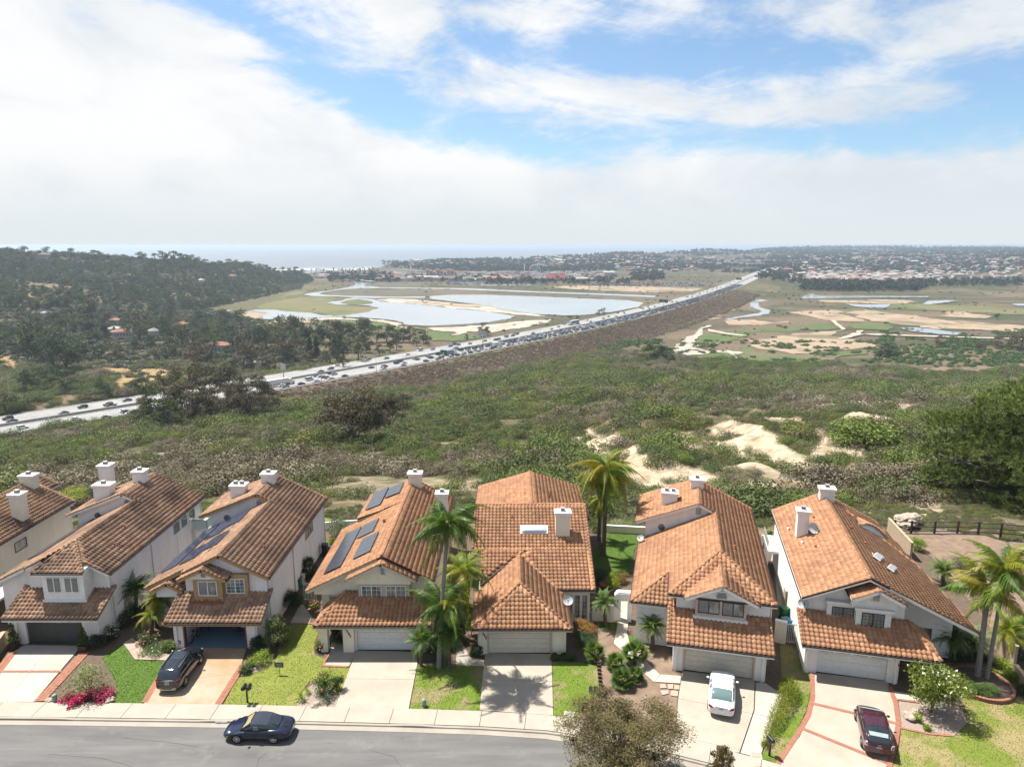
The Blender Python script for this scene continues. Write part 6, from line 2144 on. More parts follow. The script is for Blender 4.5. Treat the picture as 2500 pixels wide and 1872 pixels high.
solar(H2,'dark solar panels along the left eave of the three chimney house',-2.2,6.5,8,1,.5,7.15 - (3.55 + 2.2) * .5,SOLAR,FRAME_AL)
def dish(label,loc,r,yaw,tilt=35,pole=.6):
 t = empty('satellite_dish',loc,yaw)
 mb = MB()
 Mx = Matrix.Translation((0,0,pole + .1)) @ Matrix.Rotation(R(90 - tilt),4,'X')
 prof = [(0.001,0),(r * .5,.02),(r * .8,.055),(r,.1)]
 seg = 20
 vs = [Mx @ Vector((q * math.cos(k * 6.2832 / seg),q * math.sin(k * 6.2832 / seg) * .95,z)) for q,z in prof for k in range(seg)]
 mb.add(vs,[(i * seg + k,i * seg + (k + 1) % seg,(i + 1) * seg + (k + 1) % seg,(i + 1) * seg + k) for i in range(3) for k in range(seg)],0,True)
 mb.build('reflector',mat('dish_grey',(.62,.64,.66),.5),t)
 MB().tube([(0,0,0),(0,.05,pole + .1)],.03,6).build('mast',METAL_LT,t)
 a = Mx @ Vector((0,-r * .9,.05))
 b = Mx @ Vector((0,-r * .2,r * 1.0))
 mb = MB().tube([a,b],.02,5)
 mb.build('arm',METAL_LT,t)
 q = MB()
 q.lathe([(0.01,-.06),(.05,-.05),(.05,.05),(.01,.06)],8,tuple(b))
 q.build('receiver',METAL_DK,t)
 return tag(t,label,'satellite dish')
def lw(h,x,y,z):
 return h.loc + Matrix.Rotation(h.rz,3,'Z') @ Vector((x,y,z))
dish('grey satellite dish on the tall chimney of the rightmost house',lw(H7,2.4,11.9,6.3),.52,.3)
dish('grey satellite dish at the right edge of the hipped garage roof',lw(H5,7.6,3.3,2.5),.42,.0)
dish('small dish at the left corner above the rightmost garage',lw(H7,.35,2.7,3.8),.4,-.2)
dish('small dish on the left eave of the hip fronted house beside the lawn',lw(H6,-2.75,14.6,3.6),.34,-.6)
# ================================================================ street, drives, lawns
def conc(name,c1,c2,stain=(.25,.2,.15),sa=.25,sc=.5):
 c1,c2,stain = kc(c1,.66),kc(c2,.66),kc(stain)
 m,nt,out = new_mat(name)
 p = nt.pos()
 c = nt.mix(nt.mapr(nt.noise(p,sc,6,.65),.38,.66),c1,c2)
 c = nt.mix(nt.mapr(nt.noise(p,.9,5,.7),.6,.78,0,sa),c,stain)
 c = nt.mix(nt.mapr(nt.noise(p,35,3,.7),.45,.75,0,.18),c,stain)
 finish(nt,out,c,.92,bump=nt.noise(p,70,3),bstr=.2,bdist=.003,spec=.15)
 return m
CONC_D = conc('driveway_concrete',(.50,.44,.36),(.43,.37,.30))
CONC_W = conc('pale_concrete',(.56,.51,.44),(.47,.42,.35))
CONC_S = conc('sidewalk_concrete',(.48,.43,.36),(.42,.375,.31))
CONC_K = conc('kerb_concrete',(.42,.38,.32),(.36,.32,.27))
CONC_R = conc('stained_concrete',(.50,.40,.30),(.43,.27,.15),(.52,.44,.35),.8,.3)
CONC_P = conc('pink_path',(.50,.38,.31),(.44,.33,.26))
JOINT = mat('joint_dark',(.16,.14,.12),.95)
m,nt,out = new_mat('asphalt')
p = nt.pos()
q = nt.scalev(p,(.25,1.4,1))
c = nt.mix(nt.mapr(nt.noise(q,.7,5,.6),.38,.66),(.135,.13,.126),(.10,.097,.095))
c = nt.mix(nt.mapr(nt.noise(p,60,3,.8),.4,.75,0,.5),c,(.07,.07,.07))
c = nt.mix(nt.mapr(nt.noise(p,.45,6,.7),.55,.68,0,.45),c,(.17,.16,.15))
c = nt.mix(nt.mapr(nt.noise(nt.scalev(p,(.5,2,1)),1.3,5,.7),.62,.72,0,.5),c,(.06,.06,.06))
c = nt.mix(nt.mapr(nt.noise(nt.scalev(p,(.06,1,1)),1.1,3),.55,.7,0,.35),c,(.175,.165,.155))
finish(nt,out,c,.95,bump=nt.noise(p,90,3),bstr=.4,bdist=.006,spec=.15)
ASPHALT = m
BRICK = mat('paver_brick',(.42,.19,.12),.9,(.32,.13,.085),3,30,world=True)
SOIL = mat('garden_soil',(.16,.11,.075),.95,(.10,.07,.05),2,12,bstr=.8,world=True)
MULCH = mat('bark_mulch',(.30,.21,.145),.95,(.17,.115,.08),1.2,14,bstr=.9,world=True)
GRAVEL = mat('pebble_gravel',(.42,.34,.28),.95,(.26,.2,.16),8,22,bstr=1.0,world=True)
def lawn_mat(name,c1,c2,c3,a=.45,dry_amt=1.0):
 c1,c2,c3 = kc(c1,.74),kc(c2,.74),kc(c3,.74)
 m,nt,out = new_mat(name)
 p = nt.pos()
 c = nt.mix(nt.mapr(nt.noise(p,.8,5,.6),.35,.65),c1,c2)
 c = nt.mix(nt.mapr(nt.noise(p,.35,5,.62),a,a + .12,0,dry_amt),c,c3)
 c = nt.mix(nt.mapr(nt.noise(p,14,4,.7),.42,.7,0,.5),c,tuple(k * .55 for k in c1))
 finish(nt,out,c,.95,bump=nt.noise(p,30,4,.8),bstr=.35,bdist=.015,spec=.1)
 return m
LAWN_G = lawn_mat('lawn_green',(.085,.15,.028),(.105,.17,.032),(.15,.185,.05),.62)
LAWN_Y = lawn_mat('lawn_yellow_green',(.20,.235,.05),(.245,.265,.06),(.31,.28,.11),.55,.8)
LAWN_P = lawn_mat('lawn_patchy',(.13,.20,.03),(.17,.23,.035),(.29,.24,.12),.47)
LAWN_D = lawn_mat('lawn_dry',(.20,.22,.05),(.16,.22,.035),(.33,.27,.13),.44)
def slabs(name,poly,m,cuts,z=.0,gap=.025,t=.045):
 """Paved area as separate slabs on a dark base; cuts are lines (point, direction)."""
 base = sheet(name,[(p[0],p[1],z) for p in poly],JOINT)
 bm = bmesh.new()
 f = bm.faces.new([bm.verts.new((p[0],p[1],z + t)) for p in poly])
 bm.normal_update()
 if f.normal.z < 0:
  f.normal_flip()
 for (cx,cy),(dx,dy) in cuts:
  n = Vector((-dy,dx,0)).normalized()
  bmesh.ops.bisect_plane(bm,geom=bm.verts[:] + bm.edges[:] + bm.faces[:],plane_co=(cx,cy,0),plane_no=n)
 for f in list(bm.faces):
  c = f.calc_center_median()
  vs = []
  k = len(f.verts)
  co = [v.co.copy() for v in f.verts]
  per = sum((co[i] - co[i - 1]).length for i in range(k))
  for v in co:
   d = v - c
   vs.append(v - d.normalized() * min(gap * .7,d.length * .3))
  mb = MB()
  mb.slab([tuple(v) for v in vs],t - .004)
  mb.build('slab',m,base)
 bm.free()
 return base
BACK = [(-75,43.6),(-55,43.5),(-40,43.4),(-30,43.25),(-18,43.0),(-7,42.6),(-2,42.35),(2.4,41.95),(6,41.2),(9.5,40.1),(12.5,39.0),(15.5,37.8),(20,35.6),(26,32.4),(34,27.8),(44,21.5)]
def off_line(L,d):
 out = []
 for i in range(len(L)):
  a = Vector(L[max(i - 1,0)])
  b = Vector(L[min(i + 1,len(L) - 1)])
  t = (b - a).normalized()
  n = Vector((t.y,-t.x))
  out.append((L[i][0] + n.x * d,L[i][1] + n.y * d))
 return out
def resample(L,st):
 P = np.array(L,float)
 d = np.r_[0,np.cumsum(np.hypot(*np.diff(P,axis=0).T))]
 s = np.arange(0,d[-1],st)
 return [(float(a),float(b)) for a,b in zip(np.interp(s,d,P[:,0]),np.interp(s,d,P[:,1]))]
BK = resample(BACK,1.52)
L1,L2,L3,L4 = off_line(BK,1.55),off_line(BK,1.72),off_line(BK,2.22),off_line(BK,2.24)
walk = MB()
base = None
for i in range(0,len(BK) - 2,2):
 q = [BK[i],BK[i + 1],BK[i + 2],L1[i + 2],L1[i + 1],L1[i]]
 if base is None:
  bm_ = [(*p,.02) for p in BK] + [(*p,.02) for p in off_line(BK,1.6)[::-1]]
  base = sheet('pavement',bm_,JOINT)
 c = Vector((sum(p[0] for p in q) / 6,sum(p[1] for p in q) / 6))
 qq = [Vector(p) + (c - Vector(p)).normalized() * .018 for p in q]
 MB().slab([(p.x,p.y,.075) for p in qq],.05).build('slab',CONC_S,base)
LOWS = [(-41,-35.5),(-29.5,-21),(-14.5,-8),(-5,4.5),(9.5,17),(18,30)]
def kerb_h(x):
 t = .0
 for a,b in LOWS:
  t = max(t,min(1,max(0,min(x - a + .9,b + .9 - x) / .9)))
 return .02 + (1 - t) * .0 + .0,.075 - .045 * t
kb = MB()
prev = None
for i in range(len(BK) - 1):
 for t in (0,.5):
  a = [Vector(L[i]).lerp(Vector(L[i + 1]),t) for L in (L1,L2,L3)]
  top = kerb_h(a[0].x)[1]
  ring = [(a[0].x,a[0].y,top),(a[1].x,a[1].y,top - .01),(a[1].x + .0,a[1].y - .03,-.06),(a[2].x,a[2].y,-.035)]
  kb.v += ring
  if prev is not None:
   n0 = len(kb.v) - 8
   for k in range(3):
    kb.f.append((n0 + k,n0 + k + 4,n0 + k + 5,n0 + k + 1))
    kb.m.append(0)
    kb.sm.append(False)
  prev = ring
kb.build('kerb',CONC_K)['kind'] = 'structure'
RD = [(*p,-.04) for p in L4]
road = RD + [(60,-20,-.04),(-90,-20,-.04),(-90,L4[0][1],-.04)]
o = sheet('road',road,ASPHALT)
TAR = mat('crack_tar',(.06,.06,.06),.8)
mb = MB()
for pts in ([(655,1835),(632,1850),(628,1868),(620,1880)],[(300,1800),(420,1812),(480,1822)],[(900,1830),(960,1845),(980,1870)],[(120,1840),(250,1850),(330,1872)]):
 w_ = [W(a,b,-.034) for a,b in pts]
 for i in range(len(w_) - 1):
  a,b = Vector(w_[i]),Vector(w_[i + 1])
  n = Vector((-(b - a).y,(b - a).x,0)).normalized() * .012
  mb.add([a - n,b - n,b + n,a + n],[(0,1,2,3)])
mb.build('crack_seal',TAR,o)['kind'] = 'stuff'
kn = MB().add([W(529,1755,.02),W(551,1755,.02),W(551,1765,-.02),W(529,1765,-.02)],[(0,1,2,3)])
def digits(mb,txt,O,ax,up,size,y=0):
 SEG = {'0': 'abcdef','1': 'bc','2': 'abged','3': 'abgcd','7': 'abc','8': 'abcdefg','9': 'abcdfg'}
 w_,h_,t_ = size * .5,size,size * .15
 for i,ch in enumerate(txt):
  cx = i * size * .78
  B_ = {'a': (0,h_ - t_,w_,h_),'g': (0,h_ / 2 - t_ / 2,w_,h_ / 2 + t_ / 2),'d': (0,0,w_,t_),'f': (0,h_ / 2,t_,h_),'e': (0,0,t_,h_ / 2),'b': (w_ - t_,h_ / 2,w_,h_),'c': (w_ - t_,0,w_,h_ / 2)}
  for sg in SEG[ch]:
   a = B_[sg]
   mb.add([O + ax * (cx + x_) + up * z_ for x_,z_ in ((a[0],a[1]),(a[2],a[1]),(a[2],a[3]),(a[0],a[3]))],[(0,1,2,3)])
O_ = Vector(W(540,1765,0))
ki = min(range(len(L2)),key=lambda i: abs(L2[i][0] - O_.x))
kpl = MB().box(O_.x - .42,L2[ki][1] - .055,-.05,O_.x + .36,L2[ki][1] - .035,.07).build('kerb_number_plate',TRIM_WHITE)
mb = MB()
digits(mb,'13270',Vector((O_.x - .33,L2[ki][1] - .0575,-.03)),Vector((1,0,0)),Vector((0,0,1)),.085)
mb.build('number',NUM_M,kpl)['kind'] = 'stuff'
tag(kpl,'white painted house number patch on the kerb beside the convertible','number plate')
yard = [(-80,43.7),(-40,43.4),(-18,43.0),(-2,42.35),(2.4,41.95),(9.5,40.1),(15.5,37.8),(26,32.4),(44,21.5),(60,21),(60,50),(44,74),(36,72),(-60,74),(-80,74)]
sheet('garden_ground',[(x,y,-.03) for x,y in yard],SOIL)
def lin(r,a,b):
 p,q = W(*pix(r,*a)),W(*pix(r,*b))
 return ((p[0],p[1]),(q[0] - p[0],q[1] - p[1]))
dw = lambda r,pts: [(p[0],p[1]) for p in G(r,pts)]
slabs('driveway',dw('a',[(-140,1452),(195,1452),(440,1165),(470,1128),(140,1122),(75,1165)]),CONC_W,[lin('a',(0,1278),(360,1278)),lin('a',(50,1440),(280,1140))])
slabs('driveway',dw('a',[(-400,1452),(-200,1452),(-20,1185),(-120,1120),(-330,1120)]),CONC_D,[lin('a',(-400,1300),(0,1300))])
slabs('driveway',dw('a',[(830,1462),(1240,1470),(1395,1235),(1425,1142),(1062,1136),(985,1178)]),CONC_R,[lin('a',(900,1345),(1350,1290))])
slabs('driveway',dw('c',[(280,1485),(705,1495),(755,1235),(755,1162),(403,1155),(365,1250)]),CONC_D,[lin('c',(320,1318),(740,1323))])
slabs('driveway',dw('c',[(1113,1500),(1540,1530),(1530,1175),(1145,1168)]),CONC_D,[lin('c',(1130,1325),(1540,1335))])
slabs('driveway',dw('e',[(868,1102),(1285,1150),(1278,1330),(1195,1575),(820,1548),(842,1250)]),CONC_D,[lin('e',(845,1262),(1270,1350)),lin('e',(825,1480),(1210,1560))])
slabs('driveway',dw('e',[(1290,1168),(1345,1172),(1445,1240),(1350,1500),(1312,1606),(1200,1577),(1283,1332)]),CONC_W,[lin('e',(1280,1350),(1420,1380))])
slabs('driveway',dw('f',[(440,1112),(862,1160),(895,1215),(922,1330),(925,1440),(895,1560),(870,1660),(870,1740),(190,1740),(255,1610),(360,1480),(425,1330),(432,1200)]),CONC_D,[lin('f',(440,1292),(920,1405)),lin('f',(380,1440),(730,1580))])
slabs('garden_path',dw('a',[(712,1112),(765,1080),(830,1150),(900,1170),(985,1178),(958,1212),(778,1206)]),CONC_P,[lin('a',(745,1160),(800,1130)),lin('a',(900,1215),(930,1160))])
slabs('garden_path',dw('c',[(212,1240),(360,1247),(402,1165),(330,1020),(270,1015),(250,1165)]),CONC_S,[lin('c',(225,1200),(390,1205))])
slabs('garden_path',dw('b',[(850,995),(960,995),(975,960),(925,890),(900,895)]),CONC_S,[lin('b',(860,960),(980,965))])
slabs('garden_path',dw('e',[(470,945),(500,782),(506,700),(568,700),(560,790),(545,880),(562,945),(640,1030),(735,1122),(858,1132),(855,1175),(700,1165),(640,1115),(520,990)]),CONC_W,[lin('e',(470,950),(560,880)),lin('e',(580,1060),(650,1030)),lin('e',(700,1170),(740,1120))])
slabs('garden_path',dw('f',[(885,1215),(1010,1235),(1050,1262),(1040,1280),(925,1268)]),CONC_W,[])
slabs('garden_path',dw('c',[(975,1240),(1138,1245),(1142,1210),(1060,1195),(1010,1100),(985,1110)]),CONC_S,[lin('c',(980,1190),(1060,1180))])
slabs('side_path',dw('e',[(1375,480),(1440,495),(1450,390),(1395,370)]),CONC_W,[])
slabs('side_path',dw('e',[(1395,500),(1440,500),(1475,745),(1420,740)]),CONC_K,[lin('e',(1400,600),(1460,600)),lin('e',(1400,680),(1470,680))])
slabs('side_path',dw('c',[(985,590),(1060,600),(1050,690),(985,640)]),CONC_S,[])
LAWNS = [
 ('a',LAWN_G,[(650,1456),(815,1464),(950,1214),(775,1207),(712,1112),(640,1150),(590,1195),(650,1300),(680,1390)]),
 ('b',LAWN_Y,[(458,1476),(540,1315),(690,1262),(770,1200),(790,1090),(860,1000),(980,1000),(1010,1060),(985,1110),(990,1180),(1050,1200),(1040,1247),(1190,1252),(1140,1420),(1060,1340),(960,1330),(905,1400),(880,1482)]),
 ('c',LAWN_P,[(710,1496),(1113,1502),(1138,1245),(970,1240),(757,1238)]),
 ('e',LAWN_P,[(122,1360),(240,1372),(330,1290),(390,1230),(384,1075),(280,1050),(115,1047)]),
 ('e',LAWN_G,[(345,440),(400,330),(440,285),(645,300),(640,350),(590,400),(560,548),(420,540),(345,535)]),
 ('e',LAWN_P,[(1428,950),(1550,958),(1570,1105),(1600,1128),(1612,1180),(1580,1330),(1500,1500),(1405,1632),(1318,1602),(1380,1450),(1500,1270),(1492,1205),(1440,1190)]),
 ('f',LAWN_D,[(880,1740),(900,1640),(935,1540),(945,1435),(1250,1482),(1335,1400),(1310,1290),(1190,1075),(1400,1060),(1520,1090),(1640,1250),(1800,1400),(1850,1750)]),
 ('e',LAWN_G,[(545,895),(600,900),(640,930),(600,960),(560,945)]),
 ('e',LAWN_G,[(385,810),(490,815),(480,865),(390,860)]),
 ('e',LAWN_G,[(1390,365),(1450,365),(1450,390),(1390,390)]),
 ('f',LAWN_G,[(1330,1080),(1460,1075),(1600,1200),(1700,1320),(1640,1370),(1500,1290),(1380,1240)]),
 ('b',LAWN_Y,[(1045,385),(1090,395),(1080,410),(1045,405)]),
]
LAWN_POLY = []
for i,(r,m_,pts) in enumerate(LAWNS):
 g = G(r,pts,.012 + .004 * (i % 5))
 sheet('lawn',g,m_,thick=.0)
 LAWN_POLY.append((g,m_))
for r,m_,pts in [('a',SOIL,[(255,1452),(645,1455),(682,1380),(640,1290),(560,1190),(512,1168),(400,1270)]),('c',GRAVEL,[(45,1482),(95,1385),(150,1350),(230,1340),(330,1330),(285,1480)]),
       ('e',MULCH,[(375,800),(480,868),(520,985),(640,1110),(700,1165),(800,1175),(850,1180),(838,1260),(822,1545),(240,1378),(395,1230),(385,1060)]),('e',MULCH,[(560,945),(640,930),(600,900),(790,905),(820,960),(805,1100),(858,1130),(735,1120),(640,1030)]),
       ('f',GRAVEL,[(932,1270),(1040,1282),(1180,1275),(1300,1320),(1330,1400),(1250,1475),(1100,1462),(945,1430)]),('b',GRAVEL,[(545,1300),(560,1245),(640,1190),(765,1200),(740,1235),(650,1290)]),
       ('f',MULCH,[(870,290),(1000,300),(1400,310),(1750,420),(1750,900),(1500,900),(1300,640),(1120,440)])]:
 sheet('planting_bed',G(r,pts,.0),m_)
for r,pts in [('e',[(735,1180),(770,1175),(772,1200),(740,1202)]),('e',[(780,1178),(812,1180),(812,1206),(785,1205)]),('e',[(820,1182),(850,1186),(848,1212),(818,1208)]),('e',[(740,1215),(785,1213),(790,1235),(750,1240)]),('e',[(800,1215),(842,1220),(838,1250),(798,1244)]),('e',[(700,1310),(735,1315),(730,1340),(702,1335)])]:
 o = sheet('stepping_stone',G(r,pts,.02),CONC_P,kind=None,jag=.03,thick=.05)
 tag(o,'flat pinkish stepping stone beside the white car driveway','stone','stepping stones by the driveway')
def bricks(name,pts,wd=.32,rows=1,z=.03,m=BRICK,along=.11):
 """Run of bricks set on edge along a line."""
 P = resample([(p[0],p[1]) for p in pts],along)
 mb = MB()
 for i in range(len(P) - 1):
  a,b = Vector((*P[i],0)),Vector((*P[i + 1],0))
  x = (b - a).normalized()
  n = Vector((-x.y,x.x,0))
  M_ = Matrix((x,n,Vector((0,0,1)))).transposed().to_4x4()
  M_.translation = a
  for r_ in range(rows):
   w0 = -wd / 2 + wd * r_ / rows
   mb.box(.006,w0 + .006,z - .05,along - .006,w0 + wd / rows - .006,z + random.uniform(.0,.008),0,M_)
 o = mb.build(name,m)
 o['kind'] = 'stuff'
 return tag(o,'red brick edging bands set along and across the driveways and beds')
for r,pts,wd,rows in [('f',[(432,1120),(436,1250),(410,1360),(340,1480),(240,1630),(190,1740)],.32,1),('f',[(880,1190),(915,1290),(930,1400),(915,1520),(880,1640),(860,1740)],.32,1),('f',[(440,1292),(925,1408)],.3,1),('f',[(380,1438),(890,1645)],.3,1),
       ('a',[(490,1168),(225,1452)],.75,3),('a',[(75,1168),(-140,1440)],.6,2),('a',[(0,1277),(362,1277)],.25,1),('a',[(1405,1235),(1257,1470)],.5,2),('a',[(835,1455),(960,1235)],.4,2),('c',[(205,1243),(360,1250)],.2,1),('c',[(212,1240),(250,1170)],.2,1),('b',[(850,998),(990,1000)],.2,1),('f',[(935,1430),(1100,1465),(1250,1478)],.2,1),('f',[(930,1268),(1050,1284)],.2,1),('f',[(1200,1062),(1420,1062),(1530,1090),(1620,1190)],.2,1)]:
 bricks('brick_edging',G(r,pts),wd,rows,.062)
# ---- boundary walls, gates, fences, small fixtures
def wall_thing(label,pts,hgt,m,th=.2,cap=True,name='garden_wall',z=0.0,joints=False):
 t = empty(name,(pts[0][0],pts[0][1],z))
 o = Vector((pts[0][0],pts[0][1],0))
 w_,c_,bl = MB(),MB(),MB()
 for i in range(len(pts) - 1):
  a,b = Vector((pts[i][0],pts[i][1],0)) - o,Vector((pts[i + 1][0],pts[i + 1][1],0)) - o
  x = (b - a).normalized()
  n = Vector((-x.y,x.x,0))
  M_ = Matrix((x,n,Vector((0,0,1)))).transposed().to_4x4()
  M_.translation = a
  L = (b - a).length
  w_.box(0,-th / 2,-.3,L,th / 2,hgt,0,M_)
  c_.box(-.03,-th / 2 - .04,hgt,L + .03,th / 2 + .04,hgt + .07,0,M_)
  if joints:
   for r_ in range(int(hgt / .2)):
    k = int(L / .4)
    for j in range(k):
     x0 = j * .4 + (.2 if r_ % 2 else 0)
     for s in (-1,1):
      y0,y1 = sorted((s * (th / 2),s * (th / 2 + .012)))
      bl.box(x0 + .006,y0,r_ * .2 + .006,min(x0 + .394,L),y1,r_ * .2 + .194,0,M_)
 w_.build('wall',m,t)
 if cap:
  c_.build('coping',TRIM_WHITE if not joints else m,t)
 if joints:
  bl.build('blocks',m,t)['kind'] = 'stuff'
 return tag(t,label,'wall')
BLOCK = mat('tan_block',(.50,.39,.26),.9,(.42,.32,.21),2,20,world=True)
wp = lambda r,*pts: [W(*pix(r,a,b)) for a,b in pts]
wall_thing('low white wall at the back of the lawn behind the tall shaggy palm',wp('e',(425,300),(648,312)),.8,ST_CREAM)
wall_thing('cream gate pillar and stub wall beside the white picket gate',wp('e',(1395,925),(1460,940)),1.8,ST_CREAM,.3)
wall_thing('tan block wall running back from the rightmost house to the rail fence',wp('f',(868,310),(1000,460)),1.8,BLOCK,.2,joints=True)
wall_thing('tan stepped block wall along the right edge of the last garden',wp('f',(1470,960),(1600,1080)),1.7,BLOCK,.2,joints=True)
wall_thing('lower end of the tan block wall by the right edge of the view',wp('f',(1600,1130),(1720,1290)),.9,BLOCK,.2,joints=True)
wall_thing('small tan brick wall at the left edge beside the potted conifer',wp('a',(-60,1250),(30,1120)),1.1,BLOCK,.25,joints=True)
wall_thing('cream wall joining the side porch of the middle house and the archway',wp('e',(345,805),(470,820)),1.5,ST_CREAM,.2)
wall_thing('thin white wall end in the yard between the third and fourth house',wp('b',(1045,440),(1260,425)),.5,ST_WHITE,.15)
wall_thing('stucco wall behind the green bin between the third and fourth house',wp('b',(870,770),(935,770)),1.0,ST_WHITE,.2)
a0,a1 = Vector(W(*pix('e',470,800))),Vector(W(*pix('e',570,808)))
t = empty('archway',a0)
Lx = (a1 - a0).length
M_ = Matrix.Rotation(math.atan2((a1 - a0).y,(a1 - a0).x),4,'Z')
mb = MB().box(0,-.25,-.1,.55,.25,2.35,0,M_).box(Lx - .35,-.25,-.1,Lx,.25,2.35,0,M_).box(.55,-.249,2.0,Lx - .35,.249,2.35,0,M_)
mb.build('wall',ST_WHITE,t)
MB().box(.1,-.3,2.35,Lx,.3,2.5,0,M_).box(.25,-.25,2.5,Lx,.25,2.62,0,M_).build('coping',TRIM_WHITE,t)
MB().box(.25,-.34,1.7,.33,-.25,1.95,0,M_).build('wall_lamp',METAL_DK,t)
tag(t,'stucco archway over the path left of the hip fronted house','archway')
def picket(label,a,b,hgt,m,name='gate',n=None,frame=True):
 a,b = Vector(a),Vector(b)
 t = empty(name,a,math.atan2((b - a).y,(b - a).x))
 L = (b - a).length
 k = n or int(L / .13)
 for i in range(k + 1):
  MB().box(i * L / k - .015,-.015,.05,i * L / k + .015,.015,hgt).build('bar',m,t)
 mb = MB().box(0,-.02,.12,L,.02,.17).box(0,-.021,hgt - .12,L,.021,hgt - .07)
 mb.build('rails',m,t)['kind'] = 'stuff'
 return tag(t,label,'gate' if name == 'gate' else 'fence')
GATE_W = mat('gate_white',(.72,.71,.68),.5)
picket('white picket gate between the two rightmost houses',W(*pix('e',1462,938)),W(*pix('e',1545,948)),1.75,GATE_W)
picket('pale iron gate in the gap between the third and fourth house',W(*pix('b',930,865)),W(*pix('b',1000,870)),1.8,GATE_W)
picket('white rail round the side porch of the middle house',W(*pix('e',225,810)),W(*pix('e',340,812)),.95,GATE_W,'fence')
picket('white balustrade of the balcony behind the rightmost house',lw(H7,-.5,16.5,2.6),lw(H7,-.5,20.0,2.6),1.0,GATE_W,'fence')
t = empty('balcony',lw(H7,0,0,0),H7.rz)
MB().box(-.7,16.3,2.35,.45,20.2,2.6).build('deck',TRIM_WHITE,t)
for q in (16.5,20.0):
 MB().box(-.6,q - .08,0,-.44,q + .08,2.35).build('post',TRIM_WHITE,t)
tag(t,'white rear balcony on posts at the left of the rightmost house','balcony')
t = empty('glass_balcony',lw(H2,7.2,17.2,0))
MB().box(0,0,2.5,1.6,3.2,2.7).build('deck',TRIM_WHITE,t)
MB().box(.1,.1,0,.3,.3,2.5).box(1.3,2.8,0,1.5,3.0,2.5).build('posts',TRIM_WHITE,t)['kind'] = 'stuff'
GRN = mat('teal_rail',(.12,.24,.20),.5)
MB().box(1.52,0,3.7,1.58,3.2,3.76).box(0,0,3.7,1.52,.06,3.76).box(1.52,0,2.7,1.58,.06,3.7).box(1.52,3.14,2.7,1.58,3.2,3.7).build('rail',GRN,t)
m,nt,out = new_mat('rail_glass')
finish(nt,out,(.45,.55,.53),.08,spec=.5)
MB().box(1.54,.08,2.75,1.56,3.1,3.68).build('pane',m,t)
MB().box(.02,.02,2.75,1.5,.04,3.68).build('pane',m,t)
tag(t,'rear balcony with teal rail and glass sides behind the brown roofed house','balcony')
WOODF = mat('dark_rail_wood',(.10,.065,.045),.9,(.06,.04,.03),6)
t = empty('rail_fence',W(*pix('f',905,300)))
pts = [Vector(W(*pix('f',x_,y_))) - t.location for x_,y_ in ((905,300),(1003,305),(1137,307),(1270,305),(1390,310),(1520,318),(1660,330))]
for i,p_ in enumerate(pts):
 MB().box(p_.x - .09,p_.y - .09,-.2,p_.x + .09,p_.y + .09,1.45).build('post',WOODF,t)
 if i:
  for zz in (.25,.75,1.3):
   MB().tube([pts[i - 1] + Vector((0,0,zz)),p_ + Vector((0,0,zz))],.055,6).build('rail',WOODF,t)
tag(t,'dark wooden post and rail fence in front of the big pine','fence')
pc = Vector(W(*pix('f',1400,1185)))
t = empty('brick_planter',pc)
k = 64
for lay in range(3):
 for i in range(k):
  a = (i + (.5 if lay % 2 else 0)) / k * 2 * PI
  M_ = Matrix.Rotation(a,4,'Z')
  if lay < 2 or True:
   mb = MB().box(1.92,-.086,lay * .1 + .004,2.12,.086,lay * .1 + .096,0,M_)
   if math.sin(a) < .75:
    mb.build('brick',BRICK,t)
MB().lathe([(1.92,0),(1.92,.24),(.01,.3)],32).build('soil',SOIL,t)
tag(t,'round brick planter at the foot of the two right-hand palms','planter')
def utility(label,px,py,r=.16,hgt=.55,m=None,z=0.0):
 t = empty('utility_box',W(px,py,z))
 MB().lathe([(r,0),(r,hgt * .9),(r * .9,hgt),(.001,hgt + .02)],14).build('body',m or UTIL,t)
 MB().lathe([(r * 1.06,hgt * .68),(r * 1.06,hgt * .78),(r,hgt * .78)],14).build('lid',m or UTIL,t)
 return tag(t,label,'utility box')
UTIL = mat('utility_green',(.28,.36,.28),.6)
utility('pale green utility pedestal beside the pink flowers at the kerb',*pix('a',318,1448))
utility('pale green utility pedestal on the patchy lawn before the middle palms',*pix('c',793,1475))
for lab,r_,x_,y_ in (('square concrete utility lid in the lawn right of the middle drive','e',212,1355),('small square meter lid at the foot of the white concrete strip','e',1290,1590)):
 t = empty('utility_vault',W(*pix(r_,x_,y_)),-.2)
 MB().box(-.35,-.3,-.02,.35,.3,.07).build('frame',CONC_W,t)
 MB().box(-.27,-.22,.071,.27,.22,.09).build('cover',CONC_K,t)
 tag(t,lab,'utility vault')
BLACKM = mat('black_metal',(.015,.015,.016),.4)
def mailbox(label,px,py,twin=True,rz=0.0):
 t = empty('mailbox',W(px,py,.01),rz)
 MB().box(-.05,-.05,-.1,.05,.05,1.05).build('post',BLACKM,t)
 MB().box(-.34 if twin else -.2,-.06,1.05,.34 if twin else .2,.06,1.09).build('bracket',BLACKM,t)
 for x_ in ((-.17,.17) if twin else (0,)):
  pr = [(x_ - .12,1.09),(x_ + .12,1.09),(x_ + .12,1.22)] + [(x_ + .12 * math.cos(a),1.22 + .12 * math.sin(a)) for a in np.linspace(.2,PI - .2,6)] + [(x_ - .12,1.22)]
  b_ = MB().prism(pr,'y',-.27,.27).build('box',BLACKM,t)
  MB().box(x_ - .1,-.285,1.11,x_ + .1,-.271,1.3).build('door',BLACKM,b_)
 return tag(t,label,'mailbox')
mailbox('twin black mailboxes on one post in the yellow green lawn',*pix('b',602,1452))
mailbox('twin black mailboxes half hidden behind the foreground tree',*pix('e',350,1300))
mailbox('single black mailbox at the foot of the curved hedge',*pix('e',1368,1590),twin=False,rz=.3)
